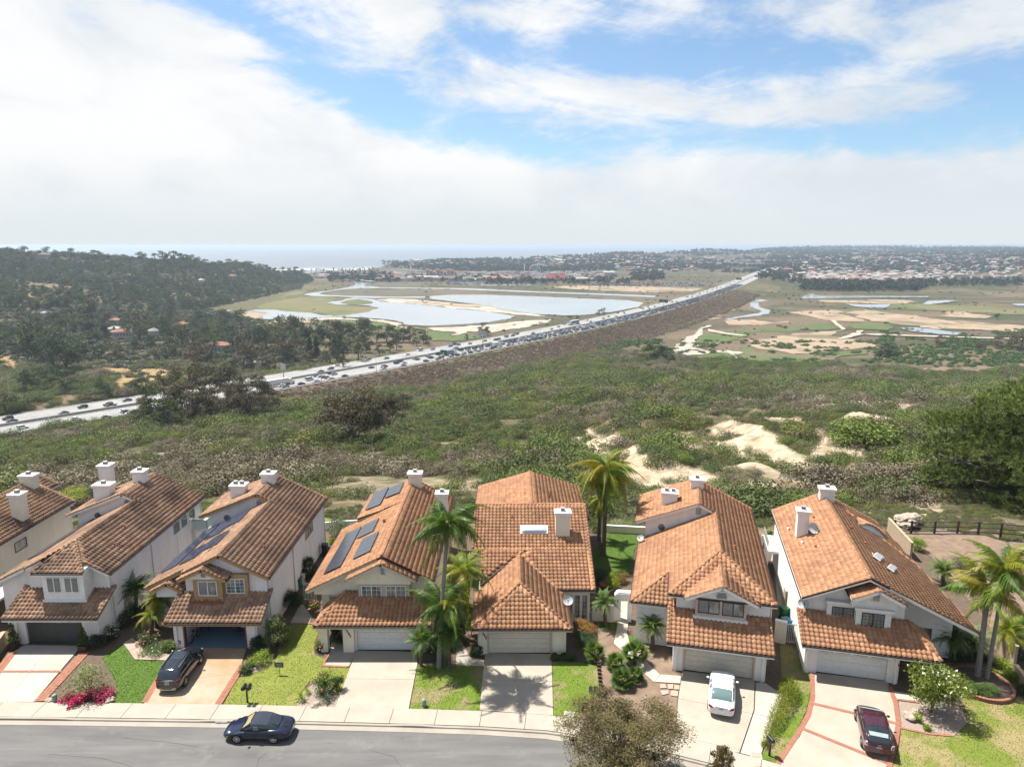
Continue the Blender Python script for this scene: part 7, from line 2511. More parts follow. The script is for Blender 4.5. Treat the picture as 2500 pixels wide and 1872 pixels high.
t = empty('yard_plaque',W(*pix('b',785,1296),.0))
MB().tube([(0,.1,0),(0,.1,.8)],.02,5).build('stake',BLACKM,t)
MB().box(-.32,.05,.62,.32,.12,1.02).build('plate',mat('plaque_grey',(.10,.10,.10),.5),t)
MB().box(-.24,.035,.74,.24,.049,.78).box(-.2,.035,.84,.2,.049,.89).build('lettering',METAL_LT,t)['kind'] = 'stuff'
tag(t,'dark grey plaque on a stake in the yellow green lawn','sign')
BINS = {'green': (.015,.16,.055),'blue': (.03,.28,.46),'black': (.02,.022,.024),'teal': (.02,.2,.16)}
def bin_(label,loc,cl,rz=0.0,h_=1.05):
 mt,lt = mat('bin_' + cl,BINS[cl],.5),mat('bin_lid_' + cl,tuple(c * .8 for c in BINS[cl]),.45)
 t = empty('wheelie_bin',loc,rz)
 mb = MB()
 vs = [(-.24,-.28,0),(.24,-.28,0),(.24,.25,0),(-.24,.25,0),(-.3,-.36,h_),(.3,-.36,h_),(.3,.36,h_),(-.3,.36,h_)]
 mb.add(vs,[(0,3,2,1),(0,1,5,4),(1,2,6,5),(2,3,7,6),(3,0,4,7),(4,5,6,7)])
 mb.build('body',mt,t)
 MB().box(-.32,-.4,h_ + .002,.32,.36,h_ + .07).box(-.25,.36,h_ - .05,.25,.42,h_ + .02).build('lid',lt,t)
 for s in (-.26,.26):
  MB().prism([(.27 + .11 * math.cos(a),.11 + .11 * math.sin(a)) for a in np.arange(0,6.28,.63)],'x',s - .03,s + .03).build('wheel',BLACKM,t)
 return tag(t,label,'bin')
bin_('green wheelie bin in the side yard behind the picket gate',W(*pix('e',1450,800)),'green',.2)
bin_('blue recycling bin in front of the green bin by the picket gate',W(*pix('e',1462,870)),'blue',.2)
bin_('black plastic bin in the gap beside the third house',W(*pix('b',1050,600)),'black',.1,1.1)
bin_('small green bin behind the dark shrubs beside the third house',W(*pix('b',897,790)),'teal',.1,.9)
t = empty('cabinet',W(*pix('e',1480,735)),ROT)
MB().box(-.45,-.5,0,.45,.5,1.7).build('body',mat('cabinet_beige',(.52,.46,.36),.6),t)
MB().box(-.48,-.53,1.7,.48,.53,1.78).build('lid',METAL_LT,t)
MB().box(-.4,-.52,.1,.4,-.501,1.6).build('door',mat('cabinet_door',(.46,.41,.33),.6),t)
tag(t,'beige storage cabinet in the side yard of the rightmost house','cabinet')
t = empty('patio_cover',W(*pix('a',10,980)))
MB().box(-2.2,-1.2,2.2,.55,1.6,2.28).build('roof',TRIM_WHITE,t)
for x_,y_ in ((-2,-1),(.4,-1),(.4,1.4)):
 MB().box(x_ - .05,y_ - .05,0,x_ + .05,y_ + .05,2.2).build('post',TRIM_WHITE,t)
tag(t,'white flat patio cover at the left edge between the first two houses','patio cover')
t = empty('meter_box',lw(H2,7.12,4.6,1.0))
MB().box(0,-.2,0,.18,.2,.7).build('body',METAL_LT,t)
MB().tube([(.1,0,.7),(.1,0,1.6)],.03,6).build('conduit',METAL_LT,t)
tag(t,'grey electric meter on the shaded side wall of the brown roofed house','meter')
TERRA = mat('terracotta_pot',(.30,.13,.08),.85)
def pot(label,loc,r=.3,h_=.45,square=False,m=None):
 t = empty('plant_pot',loc)
 if square:
  MB().box(-r,-r,0,r,r,h_).build('body',m or TERRA,t)
  MB().box(-r - .03,-r - .03,h_ - .08,r + .03,r + .03,h_).build('rim',m or TERRA,t)
 else:
  MB().lathe([(.001,0),(r * .65,0),(r,h_),(r * 1.08,h_),(r * 1.08,h_ - .06),(r * .8,h_ - .04),(.001,h_ - .05)],16).build('body',m or TERRA,t)
 return tag(t,label,'plant pot')
t = empty('garage_floor',H3.loc)
t['kind'] = 'structure'
m,nt,out = new_mat('painted_floor')
finish(nt,out,(.12,.20,.27),.35,spec=.4)
q = MB().box(.5,.85,-.02,6.75,8.4,.03).build('floor',m,t)
tub = empty('storage_tub',lw(H3,2.2,3.6,.03),.5)
MB().box(-.5,-.3,.5,.5,.3,.95).build('body',FRAME_AL,tub)
MB().box(-.55,-.35,.951,.55,.35,1.03).build('lid',mat('yellow_lid',(.55,.38,.04),.5),tub)
MB().box(-.45,-.25,0,-.38,-.18,.5).box(.38,.18,0,.45,.25,.5).box(.38,-.25,0,.45,-.18,.5).box(-.45,.18,0,-.38,.25,.5).build('stand',BLACKM,tub)['kind'] = 'stuff'
tag(tub,'storage tub with yellow lid inside the open garage','storage box')
bk = empty('bicycle',lw(H3,1.35,1.9,.03),R(80))
for x_ in (-.5,.5):
 mb = MB()
 ring = [(x_ + .33 * math.cos(a),0,.34 + .33 * math.sin(a)) for a in np.arange(0,6.5,.35)]
 mb.tube(ring,.025,6,cap=False)
 mb.build('wheel',TYRE,bk)
MB().tube([(-.5,0,.34),(-.15,0,.75),(.35,0,.8),(.5,0,.34)],.02,6).tube([(-.15,0,.75),(0,0,.34),(.35,0,.8)],.02,6).tube([(-.5,0,.34),(0,0,.34)],.015,6).build('frame',BLACKM,bk)
MB().tube([(.35,0,.8),(.33,0,.98)],.018,6).tube([(.33,-.25,.98),(.33,.25,.98)],.018,6).build('handlebar',BLACKM,bk)
MB().box(-.28,-.07,.86,-.02,.07,.92).tube([(-.15,0,.75),(-.15,0,.87)],.016,5).build('saddle',BLACKM,bk)
tag(bk,'dark bicycle standing just inside the open garage on the left','bicycle')
t = empty('wall_sign',lw(H3,.62,.79,.35))
MB().prism([(.16 * math.cos(a),.16 + .16 * math.sin(a)) for a in np.arange(0,6.28,.35)],'y',-.03,0).build('plate',mat('sign_blue',(.04,.10,.30),.5),t)
MB().prism([(.07 * math.cos(a),.16 + .06 * math.sin(a)) for a in np.arange(0,6.28,.6)],'y',-.04,-.031).build('emblem',TRIM_WHITE,t)
tag(t,'small round blue sign on the left pillar of the open garage','sign')
t = empty('wall_plaque',lw(H3,.32,.79,2.05))
MB().box(0,-.04,0,.62,0,.2).build('plate',TRIM_BEIGE,t)
mb = MB()
digits(mb,'13270',Vector((.08,-.045,.04)),Vector((1,0,0)),Vector((0,0,1)),.13)
mb.build('number',NUM_M,t)['kind'] = 'stuff'
tag(t,'beige number plaque high on the left pillar of the open garage','sign')
# ================================================================ palms, shrubs, trees near the houses
L_PALM = leafmat('palm_green',[(.045,.085,.016),(.065,.115,.018),(.055,.10,.02),(.10,.15,.022),(.05,.09,.02)],.3,.38,.35,.45)
L_PALMY = leafmat('palm_yellow',[(.13,.19,.02),(.20,.20,.02),(.10,.17,.02),(.26,.22,.03),(.12,.18,.02)],.3,.42,.3,.45)
L_PALMD = leafmat('palm_dry',[(.25,.19,.11),(.20,.145,.09),(.30,.24,.15)],.3,.15)
L_DATE = leafmat('date_palm_green',[(.085,.135,.035),(.12,.18,.045),(.07,.115,.03),(.14,.19,.05)],.3,.32,.35,.5)
L_SHRUB = leafmat('garden_green',[(.045,.08,.018),(.065,.11,.02),(.04,.07,.02)],.3,.25)
L_DARK = leafmat('dark_green',[(.022,.042,.014),(.032,.058,.018)],.3,.2)
L_LIME = leafmat('lime_green',[(.16,.24,.02),(.22,.28,.03),(.13,.20,.02)],.3,.35)
L_GREY = leafmat('grey_green',[(.13,.16,.10),(.17,.20,.13)],.3,.2)
L_SPARSE = leafmat('plumeria',[(.14,.17,.06),(.20,.22,.10),(.10,.12,.05)],.3,.25)
L_RUST = leafmat('rust_hedge',[(.20,.10,.03),(.26,.15,.04),(.13,.12,.03)],.3,.2,.6)
F_PINK = leafmat('pink_petals',[(.55,.02,.13),(.65,.05,.20),(.45,.02,.18),(.62,.10,.12)],.3,.3)
F_ROSE = leafmat('rose_petals',[(.65,.25,.25),(.7,.4,.38),(.6,.12,.12)],.3,.3)
F_WHITE = leafmat('white_petals',[(.80,.77,.70),(.78,.74,.66)],.3,.2,.15)
F_BLUE = leafmat('blue_petals',[(.28,.30,.55),(.4,.42,.62)],.3,.2)
L_MAG = leafmat('flowering_tree_leaves',[(.17,.21,.02),(.22,.25,.025),(.11,.15,.02)],.3,.32,.6)
L_FORE = leafmat('olive_brown_leaves',[(.15,.115,.05),(.19,.135,.065),(.11,.095,.04),(.22,.15,.09)],.3,.3,.65)
L_PINE = leafmat('pine_needles',[(.085,.118,.032),(.115,.148,.042),(.09,.125,.04)],.3,.2,.7)
PTRUNK = mat('palm_trunk',(.30,.28,.25),.9,(.20,.18,.16),5,25,bstr=.5)
PTRUNK_B = mat('palm_trunk_brown',(.17,.125,.09),.95,(.10,.075,.055),8,30,bstr=.9)
CROWNSHAFT = mat('crownshaft',(.13,.16,.05),.6,(.2,.17,.07),4)
def frond_mesh(name,L,rise,droop,nl,leaf_l,m,seed,w=.05,hang=.5,tip=.35,fold=.5):
 """One feather frond: arching rib with paired leaflets. Grows along +x."""
 rs = np.random.default_rng(seed)
 t = np.linspace(0,1,13)
 x = L * (t - .18 * droop * t ** 2.5)
 z = L * (rise * t - droop * t ** 2.2)
 P = np.stack([x,L * .05 * np.sin(t * 3 + seed),z],1)
 quads = []
 tint = []
 rib = .028
 for i in range(12):
  a,b = P[i],P[i + 1]
  r0,r1 = rib * (1 - t[i] * .8),rib * (1 - t[i + 1] * .8)
  quads.append([a + [0,r0,0],b + [0,r1,0],b - [0,r1,0],a - [0,r0,0]])
  tint.append(.9)
  quads.append([a + [0,r0,0],b + [0,r1,0],b + [0,0,-r1 * 1.4],a + [0,0,-r0 * 1.4]])
  tint.append(.8)
 for k in range(nl):
  u = .10 + .9 * (k + rs.random() * .5) / nl
  j = min(11,int(u * 12))
  f = u * 12 - j
  c = P[j] * (1 - f) + P[j + 1] * f
  d = P[j + 1] - P[j]
  d = d / np.linalg.norm(d)
  ll = leaf_l * (math.sin(min(1,u * 1.15 + .12) * PI) ** .6 * .8 + .25) * (.85 + .3 * rs.random())
  for sgn in (-1,1):
   side = np.array([0,sgn,0.0])
   dr = d * (.45 + tip * u) + side * (1 - .25 * u) + np.array([0,0,-hang * (.4 + .6 * rs.random()) + fold * .3])
   dr /= np.linalg.norm(dr)
   e = c + dr * ll
   mid = c + dr * ll * .5 + np.array([0,0,.04 * ll])
   e = e + np.array([0,0,-ll * hang * .35])
   wv = d * w * .5
   quads.append([c - wv * .5,mid - wv,mid + wv,c + wv * .5])
   quads.append([mid - wv,e - wv * .15,e + wv * .15,mid + wv])
   q = rs.random()
   tint += [q,q]
 return quads_mesh(name,np.array(quads),m,tint)
def palm(label,base,top,fronds,nf,trunk_m,r0,r1,spread=(-.35,1.2),dry=None,shaft=False,name='palm_tree',group=None,seed=1,scale=1.0):
 """Trunk plus separate fronds, each its own child."""
 rs = np.random.default_rng(seed)
 t = empty(name,base)
 tp = Vector(top) - Vector(base)
 mb = MB()
 n = 14
 pts = [Vector((tp.x * (i / n) ** 1.2,tp.y * (i / n) ** 1.2,tp.z * i / n)) for i in range(n + 1)]
 rad = [r0 * (1.15 if i == 0 else 1) + (r1 - r0) * i / n + (.006 if i % 2 else 0) for i in range(n + 1)]
 mb.tube([Vector((0,0,-.2))] + pts,[r0 * 1.3] + rad,10)
 mb.build('trunk',trunk_m,t)
 if shaft:
  MB().tube([tp - Vector((0,0,.1)),tp + Vector((0,0,.45)),tp + Vector((0,0,.9))],[r1 * 1.3,r1 * 1.15,r1 * .4],10).build('crownshaft',CROWNSHAFT,t)
  tp = tp + Vector((0,0,.7))
 for i in range(nf):
  me = fronds[i % len(fronds)]
  o = link('frond',me,t)
  az_ = i * 2.399 + rs.normal() * .15
  u = (i + .5) / nf
  el_ = spread[1] + (spread[0] - spread[1]) * u ** .8 + rs.normal() * .08
  o.matrix_local = Matrix.Translation(tp) @ Matrix.Rotation(az_,4,'Z') @ Matrix.Rotation(-el_,4,'Y') @ Matrix.Rotation(rs.normal() * .25,4,'X') @ Matrix.Scale(scale * (.85 + .3 * rs.random()),4)
 for i in range(dry[1] if dry else 0):
  o = link('dead_frond',dry[0][i % len(dry[0])],t)
  o.matrix_local = Matrix.Translation(tp - Vector((0,0,.25))) @ Matrix.Rotation(i * 2.1 + rs.random(),4,'Z') @ Matrix.Rotation(1.15 + .2 * rs.random(),4,'Y') @ Matrix.Scale(scale * (.7 + .3 * rs.random()),4)
 return tag(t,label,'palm tree',group)
FR_KING = [frond_mesh('frond',3.1,.25,.85,44,.85,L_PALM,i,.095,1.0) for i in range(3)]
FR_KINGY = [frond_mesh('frond',2.6,.25,.8,34,.7,L_PALMY,i,.08,.7) for i in range(3)]
FR_QUEEN = [frond_mesh('frond',3.6,.35,1.05,60,.85,L_PALMY,5 + i,.08,1.3) for i in range(3)]
FR_DRY = [frond_mesh('dead_frond',3.2,.05,.25,26,.5,L_PALMD,9 + i,.05,1.2) for i in range(2)]
FR_DATE = [frond_mesh('frond',1.55,.2,.62,44,.34,L_DATE,12 + i,.028,.25) for i in range(3)]
FR_DATEY = [frond_mesh('frond',1.8,.2,.7,40,.40,L_PALMY,22 + i,.035,.4) for i in range(3)]
FR_DATED = [frond_mesh('frond',2.0,.25,.6,44,.42,L_PALM,25 + i,.035,.3) for i in range(3)]
FR_BIG = [frond_mesh('frond',3.1,.25,.6,44,.85,L_PALMY,32 + i,.095,.75) for i in range(3)] + [frond_mesh('frond',3.0,.25,.6,44,.85,L_PALM,35,.095,.75)]
def at_px(bx,by,cx,cy,dy=0.0):
 b = Vector(W(bx,by,0))
 c = Vector(onY(cx,cy,b.y + dy))
 return b,c
b,c = at_px(1072,1628,1092,1300)
palm('tall king palm with drooping dark fronds left of the middle house',b,c,FR_KING,20,PTRUNK,.2,.13,(-.35,1.15),shaft=True,dry=(FR_DRY,2),group='palms between the fourth and middle house',seed=3,scale=1.0)
b,c = at_px(1082,1610,1128,1395)
palm('yellow green palm crown behind the tall king palm',b + Vector((1.0,3.2,0)),onY(1132,1392,b.y + 3.2),FR_KINGY,20,PTRUNK,.14,.1,(-.3,1.2),group='palms between the fourth and middle house',seed=5,scale=.98)
b,c = at_px(1085,1622,1085,1475)
palm('lower palm crown against the trunk of the tall king palm',b,c,FR_KING[:2] + FR_KINGY[:1],18,PTRUNK,.13,.09,(-.3,1.3),group='palms between the fourth and middle house',seed=7,scale=.9)
b,c = at_px(1028,1625,1030,1562)
palm('feathery date palm in front of the white panelled garage door',b,c,FR_DATED,26,PTRUNK_B,.12,.12,(-.45,1.35),group='date palms below the tall king palm',seed=8,scale=.85)
b,c = at_px(1098,1630,1095,1545)
palm('feathery date palm with hanging fronds right of the tall king palm',b,c,FR_DATED,30,PTRUNK_B,.13,.12,(-.7,1.3),group='date palms below the tall king palm',seed=9,scale=.95)
b,c = at_px(1473,1357,1478,1195)
palm('tall shaggy queen palm with yellow fronds and hanging dead ones',b,onY(1480,1150,b.y),FR_QUEEN,36,PTRUNK_B,.26,.2,(-.75,1.35),dry=(FR_DRY,11),seed=11,scale=1.08)
b2 = Vector(W(1462,1318,0))
palm('slimmer dark trunked palm just behind the shaggy queen palm',b2,onY(1466,1215,b2.y),FR_QUEEN,12,PTRUNK_B,.18,.15,(-.9,.5),dry=(FR_DRY,6),seed=12,scale=.7)
b,c = at_px(2385,1657,2412,1452)
palm('left of the two tall grey trunked palms in the brick planter',b + Vector((0,0,.2)),c,FR_BIG,13,PTRUNK,.21,.16,(-.45,1.15),shaft=True,dry=(FR_DRY,3),group='pair of palms in the brick planter',seed=14)
b,c = at_px(2408,1663,2452,1412)
palm('right and slimmer of the two tall palms in the brick planter',b + Vector((0,0,.2)),c,FR_BIG,14,PTRUNK,.15,.12,(-.35,1.25),shaft=True,dry=(FR_DRY,3),group='pair of palms in the brick planter',seed=16)
for i,(lab,bx,by,cx,cy,fr,nf,sc,sp) in enumerate([
  ('small date palm on a bent trunk before the cream wall of the middle house',1478,1528,1475,1470,FR_DATE,34,.9,(-.3,1.4)),
  ('upper feathery date palm against the wing of the hip fronted house',1592,1545,1594,1492,FR_DATE,36,.95,(-.3,1.4)),
  ('lower feathery date palm in front of the upper one by the hip fronted house',1594,1582,1592,1530,FR_DATE,34,.9,(-.3,1.4)),
  ('date palm under the right eave of the rightmost house',2325,1600,2322,1552,FR_DATE,36,1.2,(-.3,1.4)),
  ('second date palm beside the first under the right eave',2378,1605,2375,1566,FR_DATE,34,1.15,(-.3,1.4)),
  ('date palm with a stout dark trunk right of the planter palms',2468,1600,2466,1540,FR_DATEY,30,1.1,(-.4,1.4)),
  ('small date palm behind the right slope of the rightmost house',2302,1425,2302,1392,FR_DATE,30,1.1,(-.3,1.4)),
  ('dark palm in the side yard right of the brown roofed house',333,1500,333,1440,FR_DATED,26,1.15,(-.3,1.3)),
  ('yellow green palm left of the open garage house',382,1530,388,1462,FR_DATEY,26,1.0,(-.5,1.2)),
  ('low yellow palm by the path left of the open garage',372,1545,368,1502,FR_DATEY,18,.85,(-.5,1.1)),
  ('small palm low in the gap behind the brown roofed house',402,1395,405,1375,FR_DATE,24,1.0,(-.2,1.2))]):
 b,c = at_px(bx,by,cx,cy)
 palm(lab,b,c,fr,nf,PTRUNK_B,.15,.16,sp,seed=30 + i,scale=sc)
def fan_plant(label,px,py,r,hgt,n,m,seed):
 """Mediterranean fan palm / cycad: stiff leaves fanning from a short trunk."""
 rs = np.random.default_rng(seed)
 t = empty('fan_palm',W(px,py,0))
 MB().tube([(0,0,-.1),(0,0,hgt * .6)],[.16,.13],8).build('trunk',PTRUNK_B,t)
 Q,T = [],[]
 c = np.zeros(3)
 k = 13
 for j in range(k):
  a = (j - (k - 1) / 2) * .2
  d = np.array([math.cos(a),math.sin(a),0])
  e = np.array([.38,0,0]) + d * .5 * (1 - .1 * abs(a)) + np.array([0,0,-.05 - .1 * abs(a)])
  m_ = np.array([.38,0,0]) + d * .26
  w_ = np.array([-d[1],d[0],0]) * .032
  Q += [[np.array([.38,0,0]),m_ - w_,e,m_ + w_]]
  T.append(rs.random())
 Q.append([np.array([0,-.012,0]),np.array([.4,-.012,.03]),np.array([.4,.012,.03]),np.array([0,.012,0])])
 T.append(.7)
 me = quads_mesh('leaf',np.array(Q),m,T)
 for i in range(n):
  o = link('leaf',me,t)
  u = (i + .5) / n
  el_ = 1.35 - 1.6 * u ** .8
  o.matrix_local = Matrix.Translation((0,0,hgt * .6)) @ Matrix.Rotation(i * 2.399,4,'Z') @ Matrix.Rotation(-el_,4,'Y') @ Matrix.Rotation(rs.normal() * .3,4,'X') @ Matrix.Scale(r / .9 * (.85 + .3 * rs.random()),4)
 return tag(t,label,'fan palm')
for i,(lab,x_,y_,r_,h_,m_) in enumerate([('fan palm by the log edging left of the winding path',355,1030,1.0,.9,L_PALM),('tallest fan palm right of the winding path',590,1060,1.15,1.4,L_PALM),('fan palm between the two larger ones by the path',480,1090,.9,.8,L_PALM),
              ('low fan palm just above the foreground tree',515,1190,1.0,.8,L_PALM),('dark fan palm right of the low one above the foreground tree',590,1160,.8,.7,L_PALM)]):
 fan_plant(lab,*pix('e',x_,y_),r_,h_,34,m_,60 + i)
def bush(label,px,py,w_,hgt,m,seed,n=1500,size=.06,flowers=None,name='shrub',shell=.5,lobes=None,cat='shrub',depth=None,asp=.6,base_z=0.0,up=.05,group=None):
 k = lobes or 12
 t = empty(name,W(px,py,base_z),seed)
 lb = rand_lobes(seed,.33,.62,k,.2,1.0,up)
 lb.append((0,0,.3,.33,.33,.3))
 Q,ti = crown_data(lb,n,size / max(w_,.1),seed,asp,shell)
 Q = Q * np.array([w_,depth or w_,hgt])
 Q[:,:,2] = np.maximum(Q[:,:,2],.0)
 link('foliage',quads_mesh('foliage',Q,m,ti),t)
 mb = MB()
 rs = np.random.default_rng(seed)
 for i in range(5):
  l = lb[int(rs.integers(k))]
  mb.tube([(0,0,0),(l[0] * w_ * .5,l[1] * w_ * .5,hgt * .3),(l[0] * w_,l[1] * w_,l[2] * hgt)],[.035,.022,.008],5)
 mb.build('stem',BARK,t)
 if flowers:
  fm,fn,fs = flowers
  P,d,pick = lobe_points(lb,fn,rs,.08)
  P = P[P[:,2] > .2]
  P = P * np.array([w_,depth or w_,hgt])
  Qs = [leaf_quads(P + rs.normal(size=P.shape) * fs * .4,fs,rs,.8,nrm=np.tile([0,0,1.0],(len(P),1))) for _ in range(3)]
  o = link('flowers',quads_mesh('flowers',np.concatenate(Qs),fm,rs.random(3 * len(P))),t)
  o['kind'] = 'stuff'
 return tag(t,label,cat,group)
BUSHES = [
 ('clipped dark shrubs with white flowers along the shaded wall','a',640,1085,2.6,1.5,L_DARK,dict(flowers=(F_WHITE,40,.05),depth=1.6)),
 ('dark shrub at the foot of the shaded wall nearest the drive','a',575,1125,2.0,1.2,L_DARK,{}),
 ('dark shrubs deeper in the shaded side yard','a',720,1000,2.6,1.6,L_DARK,{}),
 ('dense dark greenery beside the palms in the side yard','a',790,960,2.4,1.8,L_DARK,{}),
 ('flower bed shrubs with small pink blooms left of the open garage','a',860,1110,2.2,1.1,L_SHRUB,dict(flowers=(F_ROSE,60,.06))),
 ('bright green ground cover before the open garage pillar','a',900,1160,3.0,.5,L_SHRUB,dict(flowers=(F_WHITE,14,.05))),
 ('right hand part of the green bed by the open garage pillar','a',975,1145,1.8,.8,L_SHRUB,dict(flowers=(F_ROSE,20,.05))),
 ('sparse pale plumeria shrub above the pink flowers','a',520,1400,4.0,3.0,L_SPARSE,dict(n=1500,size=.075,shell=.9,lobes=20)),
 ('mass of pink bougainvillea at the kerb','a',470,1448,2.6,.75,L_SHRUB,dict(flowers=(F_PINK,650,.055),depth=1.1,n=900)),
 ('second patch of pink flowers right of the first','a',600,1425,2.1,.8,L_SHRUB,dict(flowers=(F_PINK,420,.055),n=700)),
 ('low pink flowers at the left end of the bed','a',385,1448,1.5,.55,L_SHRUB,dict(flowers=(F_PINK,240,.05),n=500)),
 ('tall airy green bush at the right corner of the open garage house','b',775,1120,2.9,3.1,L_SPARSE,dict(n=4200,size=.07,shell=.7)),
 ('yellow green shrub under the tall airy bush','b',690,1225,2.4,1.2,L_LIME,{}),
 ('small silvery shrub left of the yellow green one','b',620,1235,.9,.8,L_GREY,dict(n=700)),
 ('round clipped dark shrub at the end of the pebble bed','b',600,1280,1.3,.8,L_SHRUB,dict(n=900)),
 ('dark shrub against the right front corner of the open garage house','b',655,1150,1.5,1.6,L_DARK,{}),
 ('big dark shrub in the gap between third and fourth house','b',865,905,2.6,2.6,L_DARK,dict(n=2400)),
 ('tall dark shrub further back in the same gap','b',965,745,2.4,3.0,L_DARK,dict(n=2400)),
 ('rose bushes with pink blooms beside the garden path','b',985,940,1.6,1.5,L_SHRUB,dict(flowers=(F_ROSE,50,.07))),
 ('grey green olive tree in the yard behind the third house','b',1120,500,3.4,3.2,L_GREY,dict(n=3000,size=.07)),
 ('lime green shrub under the olive tree','b',1090,535,1.3,.8,L_LIME,dict(n=600)),
 ('climbing roses on the porch post of the gabled house','c',195,1150,1.3,1.1,L_SHRUB,dict(flowers=(F_ROSE,50,.06))),
 ('plants between the two porch posts of the gabled house','c',290,1110,1.2,1.9,L_SHRUB,dict(flowers=(F_ROSE,16,.06))),
 ('loose rose bush with orange blooms in the pebble bed','c',215,1400,2.5,1.9,L_SHRUB,dict(n=1800,shell=.9,flowers=(F_ROSE,14,.08))),
 ('right branches of the rose bush reaching over the drive','c',290,1380,1.4,1.4,L_SHRUB,dict(n=600,shell=.9)),
 ('dark understorey below the middle palms','c',860,1205,4.2,1.5,L_DARK,dict(n=3600,flowers=(F_WHITE,16,.05),depth=1.8)),
 ('dark foliage behind the middle palms','c',920,1130,2.6,2.6,L_DARK,dict(n=2400)),
 ('tall dark foliage filling the clump round the palm trunks','c',960,1090,2.4,3.6,L_SHRUB,dict(n=3000,size=.09)),
 ('yellow green foliage below the yellow palm crown','c',1010,940,1.9,3.4,L_LIME,dict(n=2200,size=.08)),
 ('lime green creeper climbing by the middle house corner','c',1068,1060,.9,3.4,L_LIME,dict(n=1100)),
 ('square clipped dark hedge at the middle house corner','c',1095,1185,2.0,1.15,L_DARK,dict(n=2200,depth=1.4)),
 ('small clipped ball left of three by the middle garage','e',130,1030,.95,.65,L_SHRUB,dict(n=700)),
 ('small clipped ball in the middle of three','e',180,1034,.95,.65,L_SHRUB,dict(n=700)),
 ('small clipped ball right of three','e',232,1036,.95,.65,L_SHRUB,dict(n=700)),
 ('rust coloured clipped shrub at the side porch','e',308,880,2.3,1.6,L_RUST,dict(n=3400,size=.045)),
 ('dark shrubs below the rust coloured one','e',300,960,2.4,1.3,L_DARK,dict(n=2000)),
 ('lime leaved shrub behind the cream wall','e',455,620,1.9,2.0,L_LIME,dict(n=1600)),
 ('rusty round shrub at the edge of the rear lawn','e',505,585,1.8,1.5,L_RUST,dict(n=1600)),
 ('dark shrubbery in the shade right of the middle house','e',380,600,2.6,1.6,L_DARK,dict(n=2000)),
 ('plants at the foot of the shaggy palm','e',350,290,2.6,1.8,L_SHRUB,dict(n=1800)),
 ('dry golden shrub behind the low white wall','e',520,270,4.2,1.5,L_SPARSE,dict(n=2400)),
 ('woody foot of the hedge near the meter lid','e',1340,1530,.6,.4,L_FORE,dict(n=400,size=.04)),
 ('low plant under the white flowering tree','f',1040,1390,.9,.6,L_LIME,dict(n=400)),
 ('small plant at the front edge of the pebble bed','f',1095,1440,.7,.5,L_LIME,dict(n=300)),
 ('groundcover filling the round brick planter','f',1330,1205,2.0,.55,L_SHRUB,dict(n=2200,base_z=.25)),
 ('right half of the planter groundcover','f',1450,1225,2.0,.5,L_SHRUB,dict(n=2200,base_z=.25)),
 ('yellow leaved shrub on the bark slope behind the rightmost house','f',1045,405,2.4,1.7,L_LIME,dict(n=1700)),
 ('dry brown shrub on the bark slope','f',1290,505,3.2,1.5,L_DRY,dict(n=2200)),
 ('lime plants along the foot of the tan wall','f',1530,1085,1.7,1.0,L_LIME,dict(n=1300)),
 ('green plants further along the tan wall','f',1590,1150,1.8,.9,L_LIME,dict(n=1300)),
 ('shrubs by the right edge below the tan wall','f',1640,1230,1.8,.9,L_SHRUB,dict(n=1300)),
 ('blue flowering shrub beyond the tan wall','f',1640,1010,2.6,1.6,L_SHRUB,dict(n=1800,flowers=(F_BLUE,140,.06))),
 ('green shrubs behind the stout palm at the right edge','f',1620,880,3.0,2.2,L_SHRUB,dict(n=2200)),
 ('dark planting under the right eave','f',1260,1040,3.0,1.2,L_DARK,dict(n=2200)),
 ('dark planting right of that under the eave palms','f',1400,1040,2.6,1.0,L_DARK,dict(n=1800)),
 ('yellowish ground shrubs behind the leftmost house','a',420,270,5.5,1.8,L_MAG,dict(n=3200,size=.09)),
 ('small shrub on the verge of the rear slope','a',560,250,4.0,1.6,L_SHRUB,dict(n=2200,size=.09)),
 ('dark shrub beside the glass balcony','a',1160,525,2.4,2.0,L_DARK,dict(n=2000)),
 ('low plant on the bed by the white side strip','e',1370,345,1.6,1.4,L_SHRUB,dict(n=900)),
]
for i,(lab,r_,x_,y_,w_,h_,m_,kw) in enumerate(BUSHES):
 kw = dict(kw)
 nm = kw.pop('name_','hedge' if 'hedge' in lab else 'shrub')
 kw.setdefault('n',1500)
 kw['n'] = int(kw['n'] * 1.3)
 bush(lab,*pix(r_,x_,y_),w_,h_,m_,700 + i,name=nm,**kw)
HP_ = [Vector(W(*pix('e',a,b_))) for a,b_ in ((1478,1215),(1478,1260),(1455,1310),(1425,1370),(1400,1420),(1378,1470),(1352,1525),(1335,1550))]
t = empty('hedge',HP_[0])
lb = []
for i in range(len(HP_) - 1):
 for q in np.arange(0,1,.12):
  p_ = HP_[i].lerp(HP_[i + 1],q) - HP_[0]
  u = (i + q) / 7
  r_ = .62 * (1 - u) ** .5 + .12
  lb.append((p_.x,p_.y,r_ * .7,r_,r_,r_ * .8))
Q,ti = crown_data(lb,7500,.042,55,.6,.25)
link('foliage',quads_mesh('foliage',Q,L_MAG,ti),t)
tag(t,'curved clipped hedge tapering along the white concrete strip','hedge')
